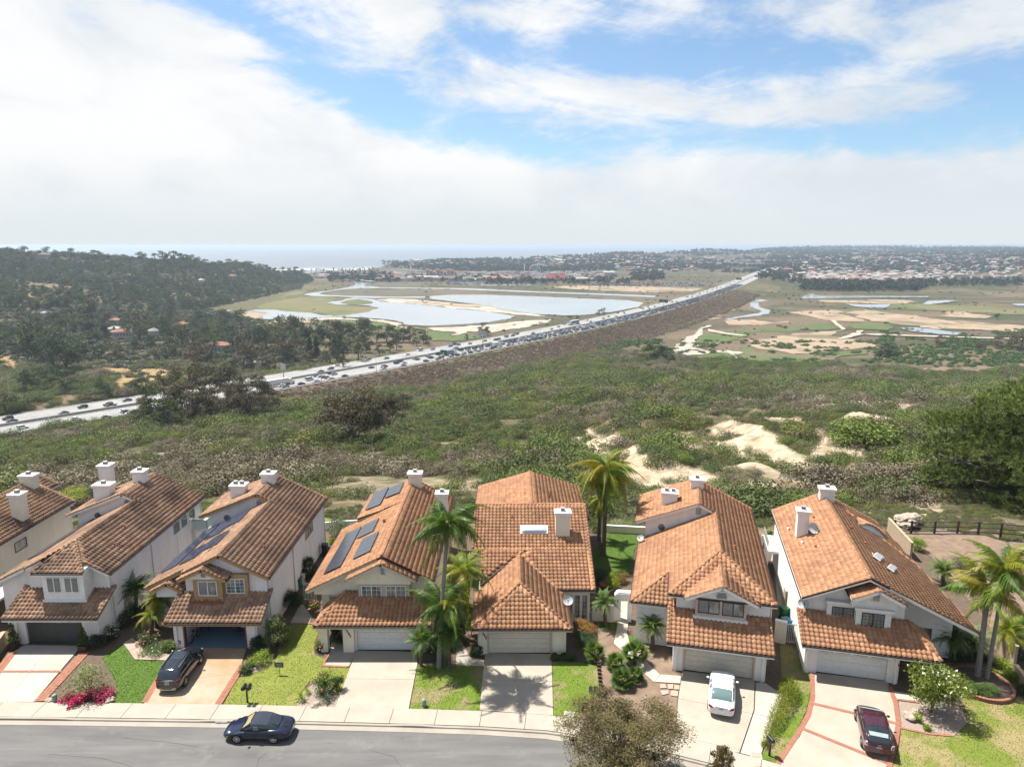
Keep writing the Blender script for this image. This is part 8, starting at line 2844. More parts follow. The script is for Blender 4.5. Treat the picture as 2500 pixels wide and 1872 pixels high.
def spiky(label,px,py,r,n,m,seed):
 t = empty('agave',W(px,py,0))
 rs = np.random.default_rng(seed)
 Q = []
 me = quads_mesh('leaf',np.array([[[0,-.05,0],[.5,-.06,.12],[1,0,.0],[.5,.06,.12]]]) * [r,r,r],m,[.6])
 for i in range(n):
  o = link('leaf',me,t)
  o.matrix_local = Matrix.Translation((0,0,.05)) @ Matrix.Rotation(i * 2.399,4,'Z') @ Matrix.Rotation(-(1.3 - 1.2 * i / n),4,'Y') @ Matrix.Scale(.8 + .4 * rs.random(),4)
 return tag(t,label,'agave')
for i,(lab,x_,y_,r_) in enumerate([('pale striped agave at the left corner of the pebble bed',85,1440,.62),('pale agave beside the boulder in the pebble bed',228,1448,.62),('small agave above the left one',120,1400,.45),('small agave behind the boulder',200,1410,.5)]):
 spiky(lab,*pix('c',x_,y_),r_,34,L_GREY if i % 2 else L_LIME,i)
def rock(label,px,py,s,seed):
 bm = bmesh.new()
 bmesh.ops.create_icosphere(bm,subdivisions=4,radius=1)
 for v in bm.verts:
  q_ = v.co + Vector((seed,0,0))
  k = 1 + .35 * mnoise.noise(q_ * 1.3) + .2 * mnoise.noise(q_ * 3.1) + .08 * mnoise.noise(q_ * 8)
  v.co = Vector((v.co.x * s[0] * k,v.co.y * s[1] * k,v.co.z * s[2] * k))
 me = D.meshes.new('boulder')
 bm.to_mesh(me)
 bm.free()
 me.materials.append(ROCK)
 o = link('boulder',me,None,W(px,py,s[2] * .4),seed)
 return tag(o,label,'boulder')
ROCK = mat('pale_rock',(.50,.43,.34),.9,(.36,.29,.22),2,14,bstr=.8)
rock('pale boulder between the agaves at the kerb',*pix('c',168,1470),(.35,.25,.22),1)
rock('pale boulder under the white flowering tree',*pix('f',1000,1365),(.5,.4,.3),2)
rock('second smaller boulder behind it',*pix('f',1035,1340),(.3,.3,.25),3)
rock('whitish rock at the end of the pink flower bed',*pix('a',635,1440),(.35,.3,.2),4)
rock('white rock in the green bed by the open garage',*pix('a',892,1100),(.22,.22,.24),5)
rock('rock beside the pale utility pedestal',*pix('a',285,1440),(.3,.25,.15),6)
rock('pale layered rock outcrop beyond the tan block wall',*pix('f',985,225),(2.2,1.1,.6),7)
for i,(lab,x_,y_) in enumerate([('conifer in a square pot left of the dark garage door',82,1140),('conifer in a square pot right of the dark garage door',488,1150)]):
 px,py = pix('a',x_,y_)
 pot(lab.replace('conifer in a ','brown ') + ', holding a conifer',W(px,py,0),.32,.5,True,mat('brown_planter',(.09,.045,.03),.7))
 t = tree_thing('conifer','small pointed ' + lab,(*W(px,py)[:2],.42),1.9,1.5,L_SHRUB,BARK,820 + i,n=900,size=.045,shape='cone',z0=.1,limbs=0,cat='conifer')
for i,(x_,y_,h_,lab) in enumerate([(180,640,3.6,'tallest slim cypress against the cream side wall'),(262,580,1.9,'short slim cypress furthest along the cream side wall'),(103,690,1.6,'little cypress between the tall ones by the cream wall'),(28,760,3.0,'slim cypress nearest the street by the cream wall'),(40,840,2.2,'dark upright shrub at the corner of the leftmost house')]):
 px,py = pix('a',x_,y_)
 tree_thing('cypress',lab,W(px,py),h_,1.9,L_DARK,BARK,840 + i,n=700,size=.045,shape='column',z0=.1,limbs=0,group='cypresses along the leftmost house')
b = Vector(W(*pix('f',1118,1335)))
t = tree_thing('flowering_tree','round yellow green tree covered in white blossoms before the rightmost house',b,3.3,3.9,L_MAG,BARK,860,n=6500,size=.022,shape='round',z0=.3,rl=.2,nl=18,limbs=8,shell=.5)
rs = np.random.default_rng(3)
P,d,pick = lobe_points(rand_lobes(860,.38,.62,18,.2,1.0,.3),120,rs,.05)
P = P[P[:,2] > .35] * np.array([3.9,3.9,3.3])
Qs = np.concatenate([leaf_quads(P + rs.normal(size=P.shape) * .05,.085,rs,.8) for _ in range(4)])
link('blossoms',quads_mesh('blossoms',Qs,F_WHITE,rs.random(len(Qs))),t)['kind'] = 'stuff'
tb = Vector((6.2,35.6,-.05))
def fore_tree(label,base,h,w,n,seed,z0=.3):
 t = empty('street_tree',base,seed)
 lb = rand_lobes(seed,.43,.62,60,.10,1.1,z0)
 Q,ti = crown_data(lb,n,.078 / w,seed,.42,.85)
 link('crown',quads_mesh('crown',Q * np.array([w,w,h]),L_FORE,ti),t)
 mb = MB()
 mb.tube([(0,0,0),(.1,0,h * .25),(-.05,.05,h * .5),(0,0,h * .8)],[.15,.12,.08,.03],8)
 for l in lb:
  a = h * (.2 + .3 * ((l[2] - z0) / .66))
  mb.tube([(0,0,a),(l[0] * w * .5,l[1] * w * .5,(a + l[2] * h) / 2),(l[0] * w,l[1] * w,l[2] * h)],[.045,.03,.01],5)
 mb.build('trunk',BARK_PALE,t)
 return tag(t,label,'tree')
fore_tree('olive brown leaved street tree in the foreground at the bottom edge',tb,5.5,9.0,52000,871)
b = Vector(W(*pix('e',1010,1665)))
fore_tree('tip of a brown leaved tree at the bottom edge below the white car',(b.x,b.y - 2.6,-.05),3.6,1.9,2500,872)
fore_tree('smaller leafy tip at the bottom edge right of the first',(b.x + 1.9,b.y - 3.3,-.05),3.0,1.3,1500,873)
pb = Vector((68.5,88.0,-3.5))
t = empty('pine_tree',pb,.4)
rs = np.random.default_rng(5)
PW_,PHT = 25.0,17.0
lb = rand_lobes(880,.46,.78,95,.115,.85,.12)
cr,tw_,tints = [],[],[]
P,d,pick = lobe_points(lb,10500,rs,.25)
P = P * np.array([PW_,PW_,PHT])
nn = 20
for p_,dd in zip(P,d):
 dirs = rs.normal(size=(nn,3)) * .55 + dd * .5 + np.array([0,0,.75])
 dirs /= np.linalg.norm(dirs,axis=1)[:,None]
 L_ = .55 * (.7 + .5 * rs.random(nn))[:,None]
 a = np.cross(dirs,rs.normal(size=(nn,3)))
 a /= np.linalg.norm(a,axis=1)[:,None]
 a *= .045
 cr.append(np.stack([p_ - a,p_ + dirs * L_ - a * .3,p_ + dirs * L_ + a * .3,p_ + a],1))
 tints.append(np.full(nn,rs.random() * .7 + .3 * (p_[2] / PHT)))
cr = np.concatenate(cr)
link('crown',quads_mesh('crown',cr,L_PINE,np.concatenate(tints)),t)
mb = MB()
mb.tube([(0,0,-1),(0,0,PHT * .3),(.4,0,PHT * .6),(.2,.2,PHT * .85)],[.45,.36,.22,.06],9)
mb.build('trunk',BARK,t)
mb = MB()
for l in lb:
 a = PHT * (.12 + .55 * max(0,l[2] - .2))
 e_ = Vector((l[0] * PW_,l[1] * PW_,l[2] * PHT))
 mb.tube([(0,0,a),Vector((0,0,a)).lerp(e_,.55) + Vector((0,0,.3)),e_],[.11,.07,.025],5)
 for q in range(5):
  v = e_ + Vector(tuple(rs.normal(size=3) * .9))
  mb.tube([Vector((0,0,a)).lerp(e_,.6 + .08 * q),v],[.035,.012],4)
mb.build('branches',BARK_PALE,t)['kind'] = 'stuff'
tag(t,'huge dense pine with pale twigs at the right edge behind the rail fence','pine tree')
pot('white flowers in a round terracotta pot beside the rear lawn',W(*pix('e',412,628)),.45,.6)
pot('white pot in the narrow side yard between the two rightmost houses',W(*pix('e',1437,520)),.2,.3,m=TRIM_WHITE)
t = empty('log_edging',W(*pix('e',385,1075)))
o_ = t.location
for i,(x_,y_) in enumerate([(385,1078 + 22 * k) for k in range(8)]):
 p_ = Vector(W(*pix('e',x_ + k * 0 + i * 2,y_))) - o_
 MB().box(p_.x - .16,p_.y - .05,0,p_.x + .12,p_.y + .09,.2).build('log',WOODF,t)
tag(t,'row of short dark logs edging the dirt bed beside the patchy lawn','edging')
gp,gm = [],[]
for poly,m_ in LAWN_POLY:
 xs,ys = [p[0] for p in poly],[p[1] for p in poly]
 A_ = (max(xs) - min(xs)) * (max(ys) - min(ys))
 n = int(min(26000,A_ * 150))
 X_g,Y_g = rng.uniform(min(xs),max(xs),n),rng.uniform(min(ys),max(ys),n)
 k = inpoly(X_g,Y_g,[(p[0],p[1]) for p in poly])
 gp.append((np.stack([X_g[k],Y_g[k],np.full(k.sum(),poly[0][2])],1),m_))
mats_ = []
QQ,MI = [],[]
for P_,m_ in gp:
 if m_ not in mats_:
  mats_.append(m_)
 n = len(P_)
 a = rng.random(n) * 6.28
 s_ = .018 + .02 * rng.random(n)
 h_ = .02 + .035 * rng.random(n)
 dx = np.stack([np.cos(a) * s_,np.sin(a) * s_,np.zeros(n)],1)
 tip = np.stack([rng.normal(size=n) * .02,rng.normal(size=n) * .02,h_],1)
 QQ.append(np.stack([P_ - dx,P_ + dx,P_ + tip],1))
 MI.append(np.full(n,mats_.index(m_)))
o = link('grass',quads_mesh('grass',np.concatenate(QQ),mats_,None,np.concatenate(MI)))
tag(o,'short grass blades of the front lawns',kind='stuff')
# ================================================================ parked cars
LAMP_RED = mat('lamp_red',(.35,.01,.015),.15,var=.1)
LAMP_CLR = mat('lamp_clear',(.62,.60,.62),.12,var=.1)
LAMP_AMB = mat('lamp_amber',(.6,.2,.02),.2,var=.1)
PLATE = mat('number_plate_white',(.72,.73,.74),.5)
SEAT_TAN = mat('seat_tan',(.42,.29,.14),.7)
SOFTTOP = mat('soft_top',(.022,.030,.055),.85)
CHROME = mat('chrome',(.6,.6,.62),.15,metal=1.0,var=.05)
m,nt,out = new_mat('window_tint')
finish(nt,out,(.012,.018,.024),.05,spec=.9)
TINT = m
m,nt,out = new_mat('screen_glass')
finish(nt,out,(.10,.15,.15),.06,spec=.9)
SCREEN = m
def loft(mb,secs,mi=0,smooth=True,close=True):
 """secs: list of closed rings (same count)."""
 k = len(secs[0])
 o = [p for r in secs for p in r]
 fs = [(i * k + j,i * k + (j + 1) % k,(i + 1) * k + (j + 1) % k,(i + 1) * k + j) for i in range(len(secs) - 1) for j in range(k)]
 if close:
  fs.append(tuple(range(k - 1,-1,-1)))
  fs.append(tuple((len(secs) - 1) * k + j for j in range(k)))
 return mb.add(o,fs,mi,smooth)
def body_ring(x,hw,z0,z1,zt,crown=.8):
 """Cross section of a car body at x: sill z0, shoulder z1, deck height zt."""
 h = [(hw * .90,z0),(hw * .985,z0 + .10),(hw,(z0 + z1) / 2),(hw * .985,z1 - .05),(hw * .93,z1 + (zt - z1) * .45),(hw * crown,zt - .012),(hw * .4,zt + .012)]
 return [(x,y,z) for y,z in h] + [(x,-y,z) for y,z in reversed(h)]
def car(name,label,loc,rz,spec,scale=1.0):
 t = empty(name,loc,rz)
 pm_ = spec['paint']
 mb = MB()
 loft(mb,[body_ring(*r) for r in spec['body']])
 me = mb.mesh('body',pm_)
 b_ = link('body',me,t)
 md = b_.modifiers.new('smooth','SUBSURF')
 md.levels = md.render_levels = 2
 secs = []
 for x,hw,zb,zr in spec['cabin']:
  h = [(hw,zb),(hw * .985,zb + (zr - zb) * .4),(hw * .86,zb + (zr - zb) * .86),(hw * .72,zr - .01),(hw * .3,zr + .008)] if zr - zb > .05 else [(hw,zb),(hw * .99,zb + .005),(hw * .9,zb + .012),(hw * .75,zb + .018),(hw * .3,zb + .022)]
  secs.append([(x,y,z) for y,z in h] + [(x,-y,z) for y,z in reversed(h)])
 mb = MB()
 loft(mb,secs)
 g_ = mb.build('window',spec.get('glass',TINT),t)
 i0,i1 = spec['roof']
 mb = MB()
 rr = [[(x,y * 1.005,z + .012) for (x,y,z) in s[2:8]] for s in secs[i0:i1 + 1]]
 k = 6
 mb.add([p for r in rr for p in r],[(i * k + j,i * k + j + 1,(i + 1) * k + j + 1,(i + 1) * k + j) for i in range(len(rr) - 1) for j in range(k - 1)],0,True)
 mb.build('roof',spec.get('roofm',pm_),t)
 mb = MB()
 for side in (0,1):
  for (i,j) in spec['pillars']:
   A_,B_ = secs[i][0 if side == 0 else 9],secs[j][2 if side == 0 else 7]
   mid = secs[i][1 if side == 0 else 8] if i == j else None
   pts = [A_] + ([mid] if mid else []) + [B_]
   mb.tube([(p[0],p[1] * 1.004,p[2]) for p in pts],.035,6)
 mb.build('pillar',spec.get('pillarm',pm_),t)
 L0,L1 = spec['axles']
 wr = spec['wr']
 hw = spec['hw']
 for x in (L0,L1):
  for s in (-1,1):
   y = s * (hw - .095)
   arch = MB().prism([(x + (wr + .055) * math.cos(a),wr + (wr + .055) * math.sin(a)) for a in np.linspace(-.35,PI + .35,14)],'y',y - s * .1,s * (hw + .004))
   arch.build('wheel_arch',BLACKM,t)
   w_ = MB()
   n = 26
   prof = [(wr * .66,.02),(wr * .95,.03),(wr,.0),(wr,-.18),(wr * .7,-.2)]
   vs = []
   for r_,q in prof:
    for a in range(n):
     vs.append((x + r_ * math.cos(a * 6.2832 / n),s * (hw + .012) + s * (q - .02),wr + r_ * math.sin(a * 6.2832 / n)))
   w_.add(vs,[(i * n + j,i * n + (j + 1) % n,(i + 1) * n + (j + 1) % n,(i + 1) * n + j) for i in range(4) for j in range(n)],0,True)
   wo_ = w_.build('wheel',TYRE,t)
   rm = MB()
   ns = spec.get('spokes',5)
   yy = s * (hw + .006)
   rim = []
   for r_ in (wr * .60,wr * .68):
    for a in range(n):
     rim.append((x + r_ * math.cos(a * 6.2832 / n),yy,wr + r_ * math.sin(a * 6.2832 / n)))
   rm.add(rim,[(j,(j + 1) % n,n + (j + 1) % n,n + j) for j in range(n)])
   for q in range(ns):
    a = q * 6.2832 / ns + .3
    sw = (.17 if ns > 8 else .30) * 3.2 / ns * wr * 1.6
    ca,sa = math.cos(a),math.sin(a)
    rm.add([(x + ca * .05 - sa * sw * .4,yy,wr + sa * .05 + ca * sw * .4),(x + ca * wr * .62 - sa * sw * .6,yy,wr + sa * wr * .62 + ca * sw * .6),(x + ca * wr * .62 + sa * sw * .6,yy,wr + sa * wr * .62 - ca * sw * .6),(x + ca * .05 + sa * sw * .4,yy,wr + sa * .05 - ca * sw * .4)],[(0,1,2,3)])
   rm.prism([(x + .06 * math.cos(a),wr + .06 * math.sin(a)) for a in np.arange(0,6.28,.8)],'y',yy - .01,yy + s * .008)
   rm.build('rim',RIM,wo_)
   MB().prism([(x + wr * .6 * math.cos(a),wr + wr * .6 * math.sin(a)) for a in np.arange(0,6.28,.4)],'y',*sorted((yy - s * .04,yy - s * .06))).build('brake_disc',METAL_DK,wo_)
 for nm,mt,pts,ext in spec['lamps']:
  for s in (-1,1):
   vs = [Vector((p[0],p[1] * s,p[2])) for p in pts]
   c_ = sum(vs,Vector()) / len(vs)
   n_ = (vs[1] - vs[0]).cross(vs[2] - vs[0]).normalized() * (s if True else 1)
   e = Vector(ext)
   e.y *= s
   MB().add(vs + [v + e for v in vs],[tuple(range(len(vs),2 * len(vs))),tuple(range(len(vs)))[::-1]] + [(i,(i + 1) % len(vs),(i + 1) % len(vs) + len(vs),i + len(vs)) for i in range(len(vs))]).build(nm,mt,t)
 xm,ym,zm = spec['mirror']
 for s in (-1,1):
  mb = MB()
  M_ = Matrix.Translation((xm,s * ym,zm)) @ Matrix.Diagonal((.09,.11,.075,1))
  bm = bmesh.new()
  bmesh.ops.create_icosphere(bm,subdivisions=2,radius=1,matrix=M_)
  me = D.meshes.new('mirror')
  bm.to_mesh(me)
  bm.free()
  me.materials.append(spec.get('mirrorm',pm_))
  link('mirror',me,t)
 px_,pz_,sl = spec['plate']
 M_ = Matrix.Translation((px_,0,pz_)) @ Matrix.Rotation(sl,4,'Y')
 pl = MB().box(-.012,-.155,-.078,0,.155,.078,0,M_).build('number_plate',PLATE,t)
 mb = MB()
 for i in range(7):
  mb.box(-.014,-.13 + i * .038,-.035,-.0125,-.105 + i * .038,.035,0,M_)
 mb.build('lettering',mat('plate_blue',(.05,.07,.22),.5),pl)['kind'] = 'stuff'
 for fn in spec.get('extra',[]):
  fn(t)
 t.scale = (scale,) * 3
 return tag(t,label,'car')
P_NAVY = paint('navy_paint',(.005,.011,.034),.15,0,.35)
P_BLKBLUE = paint('black_blue_paint',(.008,.012,.018),.15,0,.5)
P_WHT = paint('sedan_white',(.78,.78,.79),.3,0,.7)
P_MAROON = paint('maroon_paint',(.075,.018,.032),.25,.4,.8)
# --- dark estate on the stained drive
SUV = dict(paint=P_BLKBLUE,hw=.91,wr=.355,axles=(-1.38,1.33),spokes=5,mirror=(.78,1.0,1.08),plate=(-2.335,.82,-.12),
     body=[(-2.34,.62,.42,.80,.86),(-2.30,.80,.34,.88,.98),(-2.1,.88,.28,.95,1.04),(-1.4,.91,.26,.98,1.08),(0,.91,.25,.96,1.06),(.9,.90,.26,.93,1.02),(1.5,.88,.27,.88,.96),(2.05,.84,.30,.80,.86),(2.28,.72,.36,.68,.74),(2.36,.5,.42,.6,.64)],
     cabin=[(-2.22,.78,1.0,1.01),(-2.0,.82,1.0,1.46),(-1.75,.83,1.0,1.60),(-.9,.85,1.02,1.68),(0,.85,1.02,1.69),(.42,.85,1.02,1.65),(.75,.83,1.02,1.42),(1.22,.78,1.0,1.01)],roof=(2,5),pillars=[(7,5),(3,3),(4,4),(1,2)],
     lamps=[('tail_lamp',LAMP_RED,[(-2.30,.52,.92),(-2.12,.86,.96),(-2.08,.88,1.06),(-2.26,.60,1.02)],(-.03,.02,.0)),('headlight',LAMP_CLR,[(2.22,.55,.72),(2.0,.80,.78),(1.92,.82,.86),(2.15,.6,.80)],(.03,.01,0)),('reflector',CHROME,[(-2.335,.3,.40),(-2.30,.6,.42),(-2.30,.6,.47),(-2.335,.3,.45)],(-.02,0,0))],
     extra=[lambda t: MB().box(-1.7,-.66,1.70,.35,-.61,1.75).build('roof_rail',CHROME,t),lambda t: MB().box(-1.7,.61,1.70,.35,.66,1.75).build('roof_rail',CHROME,t),lambda t: MB().box(-.75,-.48,1.706,-.05,.48,1.716).box(-.01,-.5,1.70,.38,.5,1.71).build('sunroof',TINT,t),
      lambda t: MB().prism([(-2.35,0),(-2.32,0)] + [(-2.32,.01),(-2.35,.01)],'y',-.42,.42).build('badge_strip',CHROME,t),lambda t: MB().tube([(-2.31,-.42,.965),(-2.33,0,.965),(-2.31,.42,.965)],.014,6).build('trim_strip',CHROME,t),
      lambda t: MB().prism([(.07 * math.cos(a),1.0 + .055 * math.sin(a)) for a in np.arange(0,6.28,.5)],'x',-2.335,-2.30).build('badge',CHROME,t),lambda t: MB().tube([(-1.55,0,1.68),(-1.72,0,1.80)],.012,5).build('aerial',BLACKM,t),lambda t: MB().box(-2.34,-.55,.30,-2.25,.55,.38).build('skid_plate',METAL_LT,t)])
b = Vector(W(*pix('a',1030,1262)))
car('parked_car','black estate car with silver roof rails on the stained drive',(-24.5,46.5,.05),R(92),SUV)
# --- dark blue convertible on the street, facing left
CONV = dict(paint=P_NAVY,hw=.88,wr=.33,axles=(-1.17,1.18),spokes=18,mirror=(.62,.98,.86),plate=(-2.2,.55,-.1),glass=TINT,roofm=SOFTTOP,pillarm=P_NAVY,roof=(2,5),
   body=[(-2.22,.5,.30,.58,.66),(-2.1,.76,.25,.68,.78),(-1.7,.88,.21,.76,.88),(-1.2,.91,.2,.80,.93),(-.5,.87,.2,.78,.90),(.3,.86,.2,.76,.87),(.9,.87,.2,.72,.80),(1.35,.87,.2,.68,.72),(1.8,.82,.21,.60,.63),(2.1,.68,.24,.50,.53),(2.22,.45,.28,.42,.45)],
   cabin=[(-1.5,.62,.86,.88),(-1.15,.70,.86,1.06),(-.75,.74,.86,1.21),(-.3,.76,.86,1.29),(.15,.76,.86,1.29),(.35,.76,.86,1.24),(.62,.74,.84,1.05),(.98,.68,.82,.83)],
   pillars=[(7,5)],
   lamps=[('headlight',LAMP_CLR,[(1.88,.50,.56),(1.70,.72,.62),(1.58,.70,.69),(1.72,.52,.66)],(.02,.01,.02)),('tail_lamp',LAMP_RED,[(-2.16,.42,.60),(-1.92,.80,.66),(-1.90,.81,.74),(-2.12,.46,.70)],(-.02,.02,.0)),('indicator',LAMP_AMB,[(1.95,.70,.40),(1.75,.83,.42),(1.75,.83,.47),(1.95,.70,.45)],(.01,.015,0))],
   extra=[lambda t: MB().prism([(-.28,.9),(-.18,1.12),(.08,1.16),(.12,.9)],'y',-.79,-.765).prism([(-.28,.9),(-.18,1.12),(.08,1.16),(.12,.9)],'y',.765,.79).build('side_window',SCREEN,t),
       lambda t: MB().box(-.3,.2,.90,-.12,.64,1.14).box(-.3,-.64,.90,-.12,-.2,1.14).build('seat',SEAT_TAN,t),
       lambda t: [MB().box(-1.98 + k * .055,-.33,.855 - k * -.008,-1.955 + k * .055,.33,.875 + k * .008).build('grille_slat',BLACKM,t) for k in range(6)],
       lambda t: MB().add([(-1.02,-.42,1.155),(-1.02,.42,1.155),(-1.38,.40,.975),(-1.38,-.40,.975)],[(0,1,2,3)]).build('rear_window',TINT,t),
       lambda t: MB().add([(.93,-.6,.86),(.93,.6,.86),(.44,.56,1.215),(.44,-.56,1.215)],[(0,1,2,3)]).build('windscreen',mat('tan_screen',(.42,.34,.16),.08,spec=.8),t),
       lambda t: MB().tube([(.96,-.66,.86),(.40,-.60,1.235),(.40,.60,1.235),(.96,.66,.86)],.022,6).build('windscreen_frame',P_NAVY,t)])
car('convertible_car','dark blue soft top convertible parked in the street',(-16.45,40.15,-.04),R(179.5),CONV)
# --- white saloon
SED = dict(paint=P_WHT,hw=.89,wr=.315,axles=(-1.36,1.36),spokes=7,mirror=(.72,1.0,.98),plate=(-2.39,.78,-.15),glass=SCREEN,roof=(2,5),pillars=[(7,5),(3,3),(4,4),(0,2)],
     body=[(-2.40,.60,.36,.74,.80),(-2.34,.80,.30,.84,.93),(-2.0,.88,.25,.90,1.01),(-1.4,.90,.23,.92,1.04),(0,.90,.22,.90,.99),(.9,.89,.22,.86,.96),(1.5,.87,.24,.82,.90),(2.05,.82,.28,.74,.80),(2.30,.70,.34,.62,.68),(2.38,.5,.40,.55,.6)],
     cabin=[(-1.78,.68,.99,1.01),(-1.35,.76,.98,1.26),(-1.0,.79,.98,1.41),(-.4,.81,.98,1.46),(.2,.81,.96,1.46),(.5,.81,.96,1.41),(.85,.79,.95,1.2),(1.28,.72,.94,.955)],
     lamps=[('tail_lamp',LAMP_RED,[(-2.395,.50,.76),(-2.30,.80,.80),(-2.24,.82,.94),(-2.34,.60,.92)],(-.03,.015,0)),('headlight',LAMP_CLR,[(2.28,.45,.66),(2.05,.78,.72),(1.98,.79,.80),(2.2,.5,.75)],(.03,.01,0))],
     extra=[lambda t: MB().box(-1.62,-.45,1.02,-1.35,.45,1.06).build('parcel_shelf',mat('shelf_green',(.28,.36,.31),.8),t),lambda t: [MB().box(-1.3,y_ - .12,1.12,-1.22,y_ + .12,1.28).build('headrest',LAMP_CLR,t) for y_ in (-.42,0,.42)],
      lambda t: MB().tube([(1.0,-.72,1.005),(1.12,0,1.02),(1.0,.72,1.005)],.02,5).build('wiper_line',BLACKM,t),lambda t: MB().box(-2.41,-.42,.865,-2.37,.42,.885).build('boot_trim',CHROME,t)])
car('parked_car','white saloon car parked on the drive of the hip fronted house',(14.75,43.75,.05),R(72),SED)
# --- maroon hatchback
HAT = dict(paint=P_MAROON,hw=.875,wr=.315,axles=(-1.35,1.35),spokes=6,mirror=(.85,.98,.98),plate=(-2.26,.72,-.1),glass=TINT,mirrorm=BLACKM,roof=(2,5),pillars=[(7,5),(3,3),(4,4),(0,2)],
     body=[(-2.27,.62,.34,.78,.86),(-2.22,.80,.28,.90,1.0),(-2.0,.86,.24,.94,1.04),(-1.4,.88,.22,.94,1.04),(0,.88,.21,.90,1.0),(.95,.87,.21,.86,.96),(1.45,.85,.22,.80,.88),(1.9,.80,.26,.70,.76),(2.12,.68,.32,.58,.63),(2.2,.5,.38,.52,.56)],
     cabin=[(-2.16,.66,1.02,1.03),(-1.75,.72,1.0,1.24),(-1.1,.77,.99,1.41),(-.4,.79,.98,1.49),(.15,.79,.96,1.49),(.45,.79,.96,1.44),(.95,.77,.95,1.2),(1.5,.70,.90,.91)],
     lamps=[('tail_lamp',LAMP_CLR,[(-2.26,.62,.74),(-2.20,.82,.76),(-2.14,.83,1.0),(-2.22,.68,1.0)],(-.03,.02,0)),('headlight',LAMP_CLR,[(2.1,.45,.62),(1.85,.76,.68),(1.65,.78,.78),(1.95,.5,.72)],(.03,.01,.01)),('brake_lamp',LAMP_RED,[(-2.295,.68,.84),(-2.255,.78,.85),(-2.235,.78,.93),(-2.275,.70,.93)],(-.02,.0,0))],
     extra=[lambda t: MB().add([(.52,-.58,1.452),(.52,.58,1.452),(1.28,.56,1.05),(1.28,-.56,1.05)],[(0,1,2,3)]).add([(.56,-.56,1.46),(.56,.56,1.46),(.98,.56,1.24),(.98,-.56,1.24)],[(0,1,2,3)]).build('sunshade',mat('sunshade_silver',(.42,.55,.56),.4),t),
      lambda t: MB().add([(-1.55,-.55,1.315),(-1.55,.55,1.315),(-1.85,.52,1.235),(-1.85,-.52,1.235)],[(0,1,2,3)]).build('parcel_shelf',mat('shelf_pale',(.34,.42,.38),.6),t),
      lambda t: MB().box(-2.29,-.12,.93,-2.26,.12,.97).prism([(.085 * math.cos(a),.92 + .055 * math.sin(a)) for a in np.arange(0,6.28,.5)],'x',-2.29,-2.24).build('badge',CHROME,t),lambda t: MB().box(-2.26,-.55,.99,-2.10,.55,1.02).build('spoiler',BLACKM,t),lambda t: MB().tube([(-1.0,0,1.43),(-1.12,0,1.52)],.014,5).build('aerial',BLACKM,t)])
b = Vector(W(*pix('f',810,1462)))
car('parked_car','maroon hatchback with silver sunshade on the brick banded drive',(23.45,40.0,.06),R(71.5),HAT)
# --- black car in the open garage
GAR = dict(SED)
GAR.update(paint=paint('garage_car_black',(.01,.01,.012)),glass=TINT,extra=[])
gl = lw(H3,5.05,4.9,.03)
car('parked_car','black car nose in inside the open garage',gl,R(90),GAR)
# ================================================================ town, fairground and hills beyond the lagoon
MW = [mat('far_wall_' + str(i),c,.9,world=True) for i,c in enumerate([(.62,.60,.56),(.50,.44,.36),(.42,.33,.27),(.55,.50,.44),(.36,.34,.32)])]
MR = [mat('far_roof_' + str(i),c,.9,world=True) for i,c in enumerate([(.34,.15,.10),(.27,.25,.24),(.40,.37,.34),(.22,.15,.12),(.50,.48,.45),(.30,.06,.07)])]
def far_house_mesh(w,d,h,rh,wm,rm,hip=True):
 mb = MB()
 mb.box(-w / 2,-d / 2,-6,w / 2,d / 2,h,0)
 e = .6
 ri = (w - d) / 2 + .01 if hip else w / 2 + e
 ri = max(ri,.5)
 vs = [(-w / 2 - e,-d / 2 - e,h + .01),(w / 2 + e,-d / 2 - e,h + .01),(w / 2 + e,d / 2 + e,h + .01),(-w / 2 - e,d / 2 + e,h + .01),(-ri,0,h + rh),(ri,0,h + rh)]
 mb.add(vs,[(0,1,5,4),(1,2,5),(2,3,4,5),(3,0,4),(3,2,1,0)],1)
 for k in range(int(w / 3)):
  x = -w / 2 + 1 + k * 3
  mb.box(x,-d / 2 - .06,h * .35,x + 1.4,-d / 2 + .02,h * .7,2)
 return mb.mesh('house',[wm,rm,MAT_WGLASS])
FARH = {}
def far_house(i,j,k):
 if (i,j,k) not in FARH:
  w,d,h = ((15,10,5.5),(20,12,6.5),(26,13,8))[k]
  FARH[i,j,k] = far_house_mesh(w,d,h,2.6,MW[i],MR[j])
 return FARH[i,j,k]
WN = ['white','cream','brownish','pale','grey']
RN = ['red tiled','grey','light grey','dark brown','white','dark red']
HOUSES = []
def hill_pts(n,rects,ymax,seed):
 rs = np.random.default_rng(seed)
 out_ = []
 for (x0,y0,x1,y1),k in rects:
  for _ in range(k * 4):
   out_.append((rs.uniform(x0,x1),rs.uniform(y0,y1)))
 return out_
RECTS = [((1300,632,1500,655),16),((1330,622,1420,642),14),((1500,618,1700,665),34),((1700,612,1900,650),26),((1920,620,2100,690),46),((2080,612,2300,690),44),((2280,610,2500,680),38),((1950,672,2250,690),26),((1000,640,1200,652),10)]
hcount = 0
ys_ = np.exp(np.linspace(math.log(1700),math.log(8500),400))
spots = []
for px,py in hill_pts(0,RECTS,8000,11):
 dx = ray_dir(px,py)
 t_ = ys_ / dx.y
 zz = CAM_H + dx.z * t_
 hh = height(dx.x * t_,ys_)
 bl = np.nonzero(zz < hh)[0]
 if len(bl) == 0:
  continue
 j = bl[0]
 spots.append((float(dx.x * t_[j]),float(ys_[j]),float(hh[j]),px,py))
nx_ = spots[::4]
far_ = [q for i_,q in enumerate(spots) if i_ % 4]
nx_.sort(key=lambda s_: s_[1])
spots = nx_[:235] + nx_[235:] + far_
